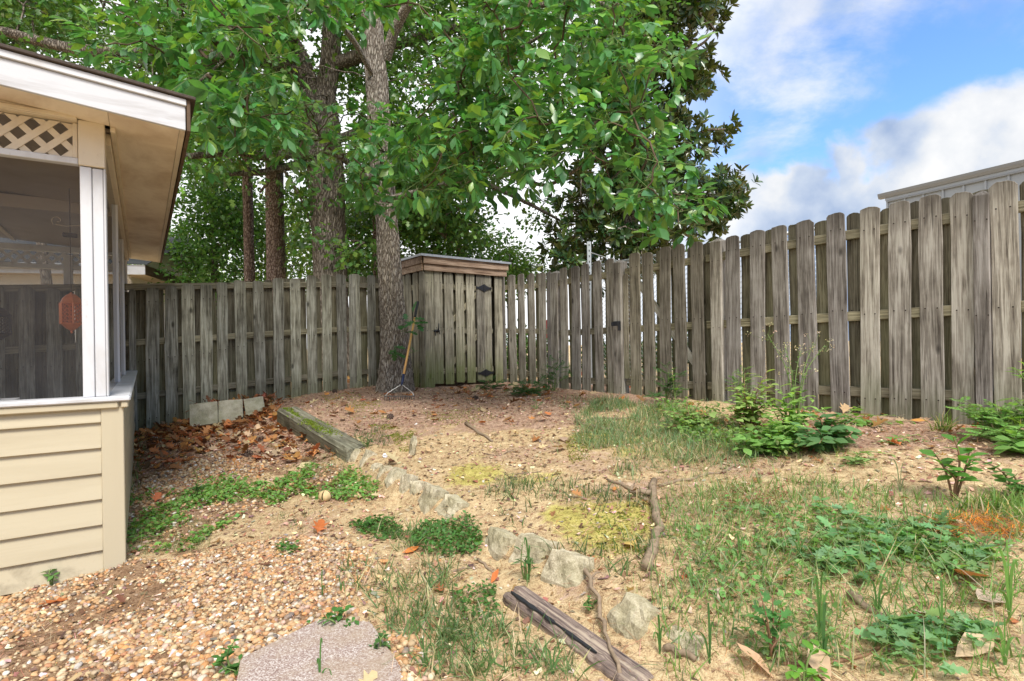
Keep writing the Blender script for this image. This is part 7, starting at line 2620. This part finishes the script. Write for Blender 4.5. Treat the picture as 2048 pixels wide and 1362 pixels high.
plant('weed_sprig', 'upright weed left of the aggregate paver', 'weed', 465, 1345, [(468, 1282, 0.0), (455, 1310, 0.0), (480, 1318, 0.0), (450, 1335, -0.02)], 0.048, (0.07, 0.185, 0.045), TB, True, 'stem_green', 8, 34, 0.2, True)
plant('weed_sprig', 'small weed at the right edge of the aggregate paver', 'weed', 765, 1300, [(758, 1270, 0), (772, 1265, 0), (780, 1285, 0), (750, 1290, -0.02)], 0.036, (0.085, 0.19, 0.06), TS, True, 'stem_green', 8, 35, 0.2)
plant('weed_sprig', 'tiny weed growing at the foot of the dirty siding plank', 'weed', 102, 1172, [(101, 1138, 0.0), (108, 1155, 0)], 0.05, (0.10, 0.22, 0.06), TS, True, 'stem_green', 7, 36, 0.2, True)
plant('weed_sprig', 'tiny weed beside the porch corner board', 'weed', 196, 1140, [(195, 1124, 0.0), (188, 1134, 0)], 0.05, (0.10, 0.22, 0.06), TS, True, 'stem_green', 5, 37, 0.2, True)
plant('weed_sprig', 'slim upright weed in the clover patch left of the husk', 'weed', 392, 1000, [(390, 940, 0.0), (396, 965, 0.0)], 0.07, (0.085, 0.19, 0.055), TS, True, 'stem_green', 9, 38, 0.15)
plant('weed_sprig', 'dark clump of grassy weed before the big grey stone', 'weed', 1050, 1160, [(1045, 1085, -0.05), (1055, 1110, -0.06), (1062, 1125, -0.05), (1040, 1120, -0.05)], 0.06, (0.065, 0.15, 0.05), [T_broad(0.10, 0.2, 0.03)], True, 'stem_green', 5, 39, 0.3)
plant('weed_sprig', 'feathery weed beside the crooked stick over the dark timber', 'weed', 1186, 1222, [(1182, 1190, 0), (1195, 1200, 0.0), (1175, 1212, 0)], 0.03, (0.08, 0.19, 0.05), TS, True, 'stem_green', 7, 40, 0.2)


# tall single grass blades close to the camera
def tall_grass(px, py, tips, label, w_, seed, colr=(0.095, 0.20, 0.055)):
    b = G(px, py)
    t_ = thing('grass_clump', label, 'grass clump', b)
    for k, (tx, ty, dY) in enumerate(tips):
        tip = P(tx, ty, b.y + dY) - b
        cv_ = catmull([Vector((0, 0, -0.01)), Vector((tip.x * 0.25, tip.y * 0.3, max(tip.z, 0.03) * 0.75 + 0.02)), Vector((tip.x * 0.7, tip.y * 0.7, max(tip.z, 0.03) * 1.08 + 0.02)), tip], 4)
        V_, F_ = [], []
        n_ = len(cv_)
        sdv = Vector((0.9, 0.3 * (1 if k % 2 else -1), 0)).normalized()
        for i, q in enumerate(cv_):
            ww = w_ * 0.62 * (0.5 + 0.9 * math.sin(math.pi * min(1, 0.15 + 0.85 * i / (n_ - 1)))) * (0.12 if i == n_ - 1 else 1)
            V_ += [q - sdv * ww, q + Vector((0, 0.0, -ww * 0.5)), q + sdv * ww]
        for i in range(n_ - 1):
            a = 3 * i
            F_ += [(a, a + 1, a + 4, a + 3), (a + 1, a + 2, a + 5, a + 4)]
        fl_ = [i for f_ in F_ for i in f_]
        me_ = fast_mesh('blade', np.array([tuple(q) for q in V_]), np.array(fl_), np.arange(len(F_)) * 4, np.full(len(F_), 4), M['weed'], np.tile(np.array(colr) * random.uniform(0.8, 1.2), (len(V_), 1)), True)
        link('blade', me_, t_)


tall_grass(1640, 1300, [(1628, 1175, -0.02), (1650, 1168, -0.03), (1668, 1200, 0.0), (1615, 1240, -0.05), (1690, 1290, -0.02)], 'tall grass blades right of the lobed seedling', 0.0045, 1)
tall_grass(1648, 1330, [(1652, 1225, 0.0), (1640, 1260, 0), (1665, 1290, -0.02)], 'dark grass blades between the lobed and the bright seedling', 0.005, 2, (0.07, 0.16, 0.05))
tall_grass(1755, 1230, [(1735, 1175, 0), (1775, 1170, 0), (1800, 1200, -0.03), (1720, 1210, -0.04), (1795, 1150, 0.02)], 'arching grass clump over the half buried stick', 0.004, 3)
tall_grass(1885, 1270, [(1882, 1180, 0), (1860, 1220, -0.02), (1925, 1265, -0.02), (1950, 1240, 0)], 'upright grass blade clump before the large pale leaf', 0.004, 4)
tall_grass(2020, 1240, [(1990, 1120, 0.0), (2012, 1100, 0.02), (2035, 1140, 0), (2046, 1180, 0), (1985, 1200, -0.03)], 'bright grass clump at the right edge by the brown leaves', 0.005, 5, (0.13, 0.26, 0.06))
tall_grass(2010, 1330, [(1985, 1270, 0), (2010, 1255, 0), (2040, 1290, 0), (1960, 1300, -0.02)], 'grass clump in the bottom right corner', 0.005, 6, (0.12, 0.25, 0.06))
tall_grass(1600, 1120, [(1570, 1090, 0), (1590, 1070, 0.02), (1625, 1085, 0), (1640, 1110, -0.02), (1575, 1130, -0.05)], 'grass clump in the middle of the lobed creeper', 0.004, 7)
tall_grass(1480, 1130, [(1470, 1080, 0), (1495, 1085, 0), (1450, 1110, -0.02)], 'thin grass clump on sand left of the creeper', 0.004, 8)
tall_grass(1320, 1310, [(1316, 1245, 0), (1330, 1265, 0), (1306, 1280, -0.02)], 'grass shoot between the two sunken stones', 0.004, 9, (0.08, 0.18, 0.05))
tall_grass(1420, 1330, [(1416, 1225, 0), (1428, 1260, 0), (1380, 1280, -0.02)], 'dark grass shoot beyond the last sunken stone', 0.004, 10, (0.07, 0.16, 0.05))
tall_grass(640, 1365, [(645, 1290, 0.02), (634, 1330, 0), (668, 1372, -0.02)], 'long grass blades crossing the aggregate paver', 0.004, 11, (0.09, 0.2, 0.06))
tall_grass(644, 1195, [(645, 1150, 0), (650, 1180, 0)], 'single grass blade standing in gravel left of the paver weed', 0.0035, 12, (0.08, 0.18, 0.05))
tall_grass(682, 1185, [(672, 1160, 0), (690, 1192, -0.02)], 'single curved grass blade in gravel, right of the straight one', 0.0035, 13, (0.08, 0.18, 0.05))
tall_grass(1058, 1165, [(1048, 1090, -0.02), (1060, 1105, -0.02), (1066, 1130, -0.02), (1054, 1175, -0.06)], 'grass standing in front of the big grey stone', 0.0045, 14, (0.08, 0.17, 0.055))
tall_grass(850, 1340, [(840, 1290, 0), (870, 1300, 0), (890, 1330, -0.02), (820, 1330, -0.02)], 'bent crabgrass clump right of the aggregate paver', 0.004, 15, (0.10, 0.2, 0.07))
tall_grass(1105, 1352, [(1085, 1310, 0.0), (1120, 1305, 0.02), (1140, 1330, 0), (1160, 1300, 0.03)], 'crabgrass clump against the dark timber side', 0.004, 16, (0.10, 0.2, 0.07))
tall_grass(1800, 985, [(1780, 930, 0), (1812, 935, 0), (1830, 960, 0), (1770, 960, 0)], 'wiry grey green clump left of the broad leaved seedling', 0.003, 17, (0.16, 0.22, 0.12))
bpy.context.view_layer.update()
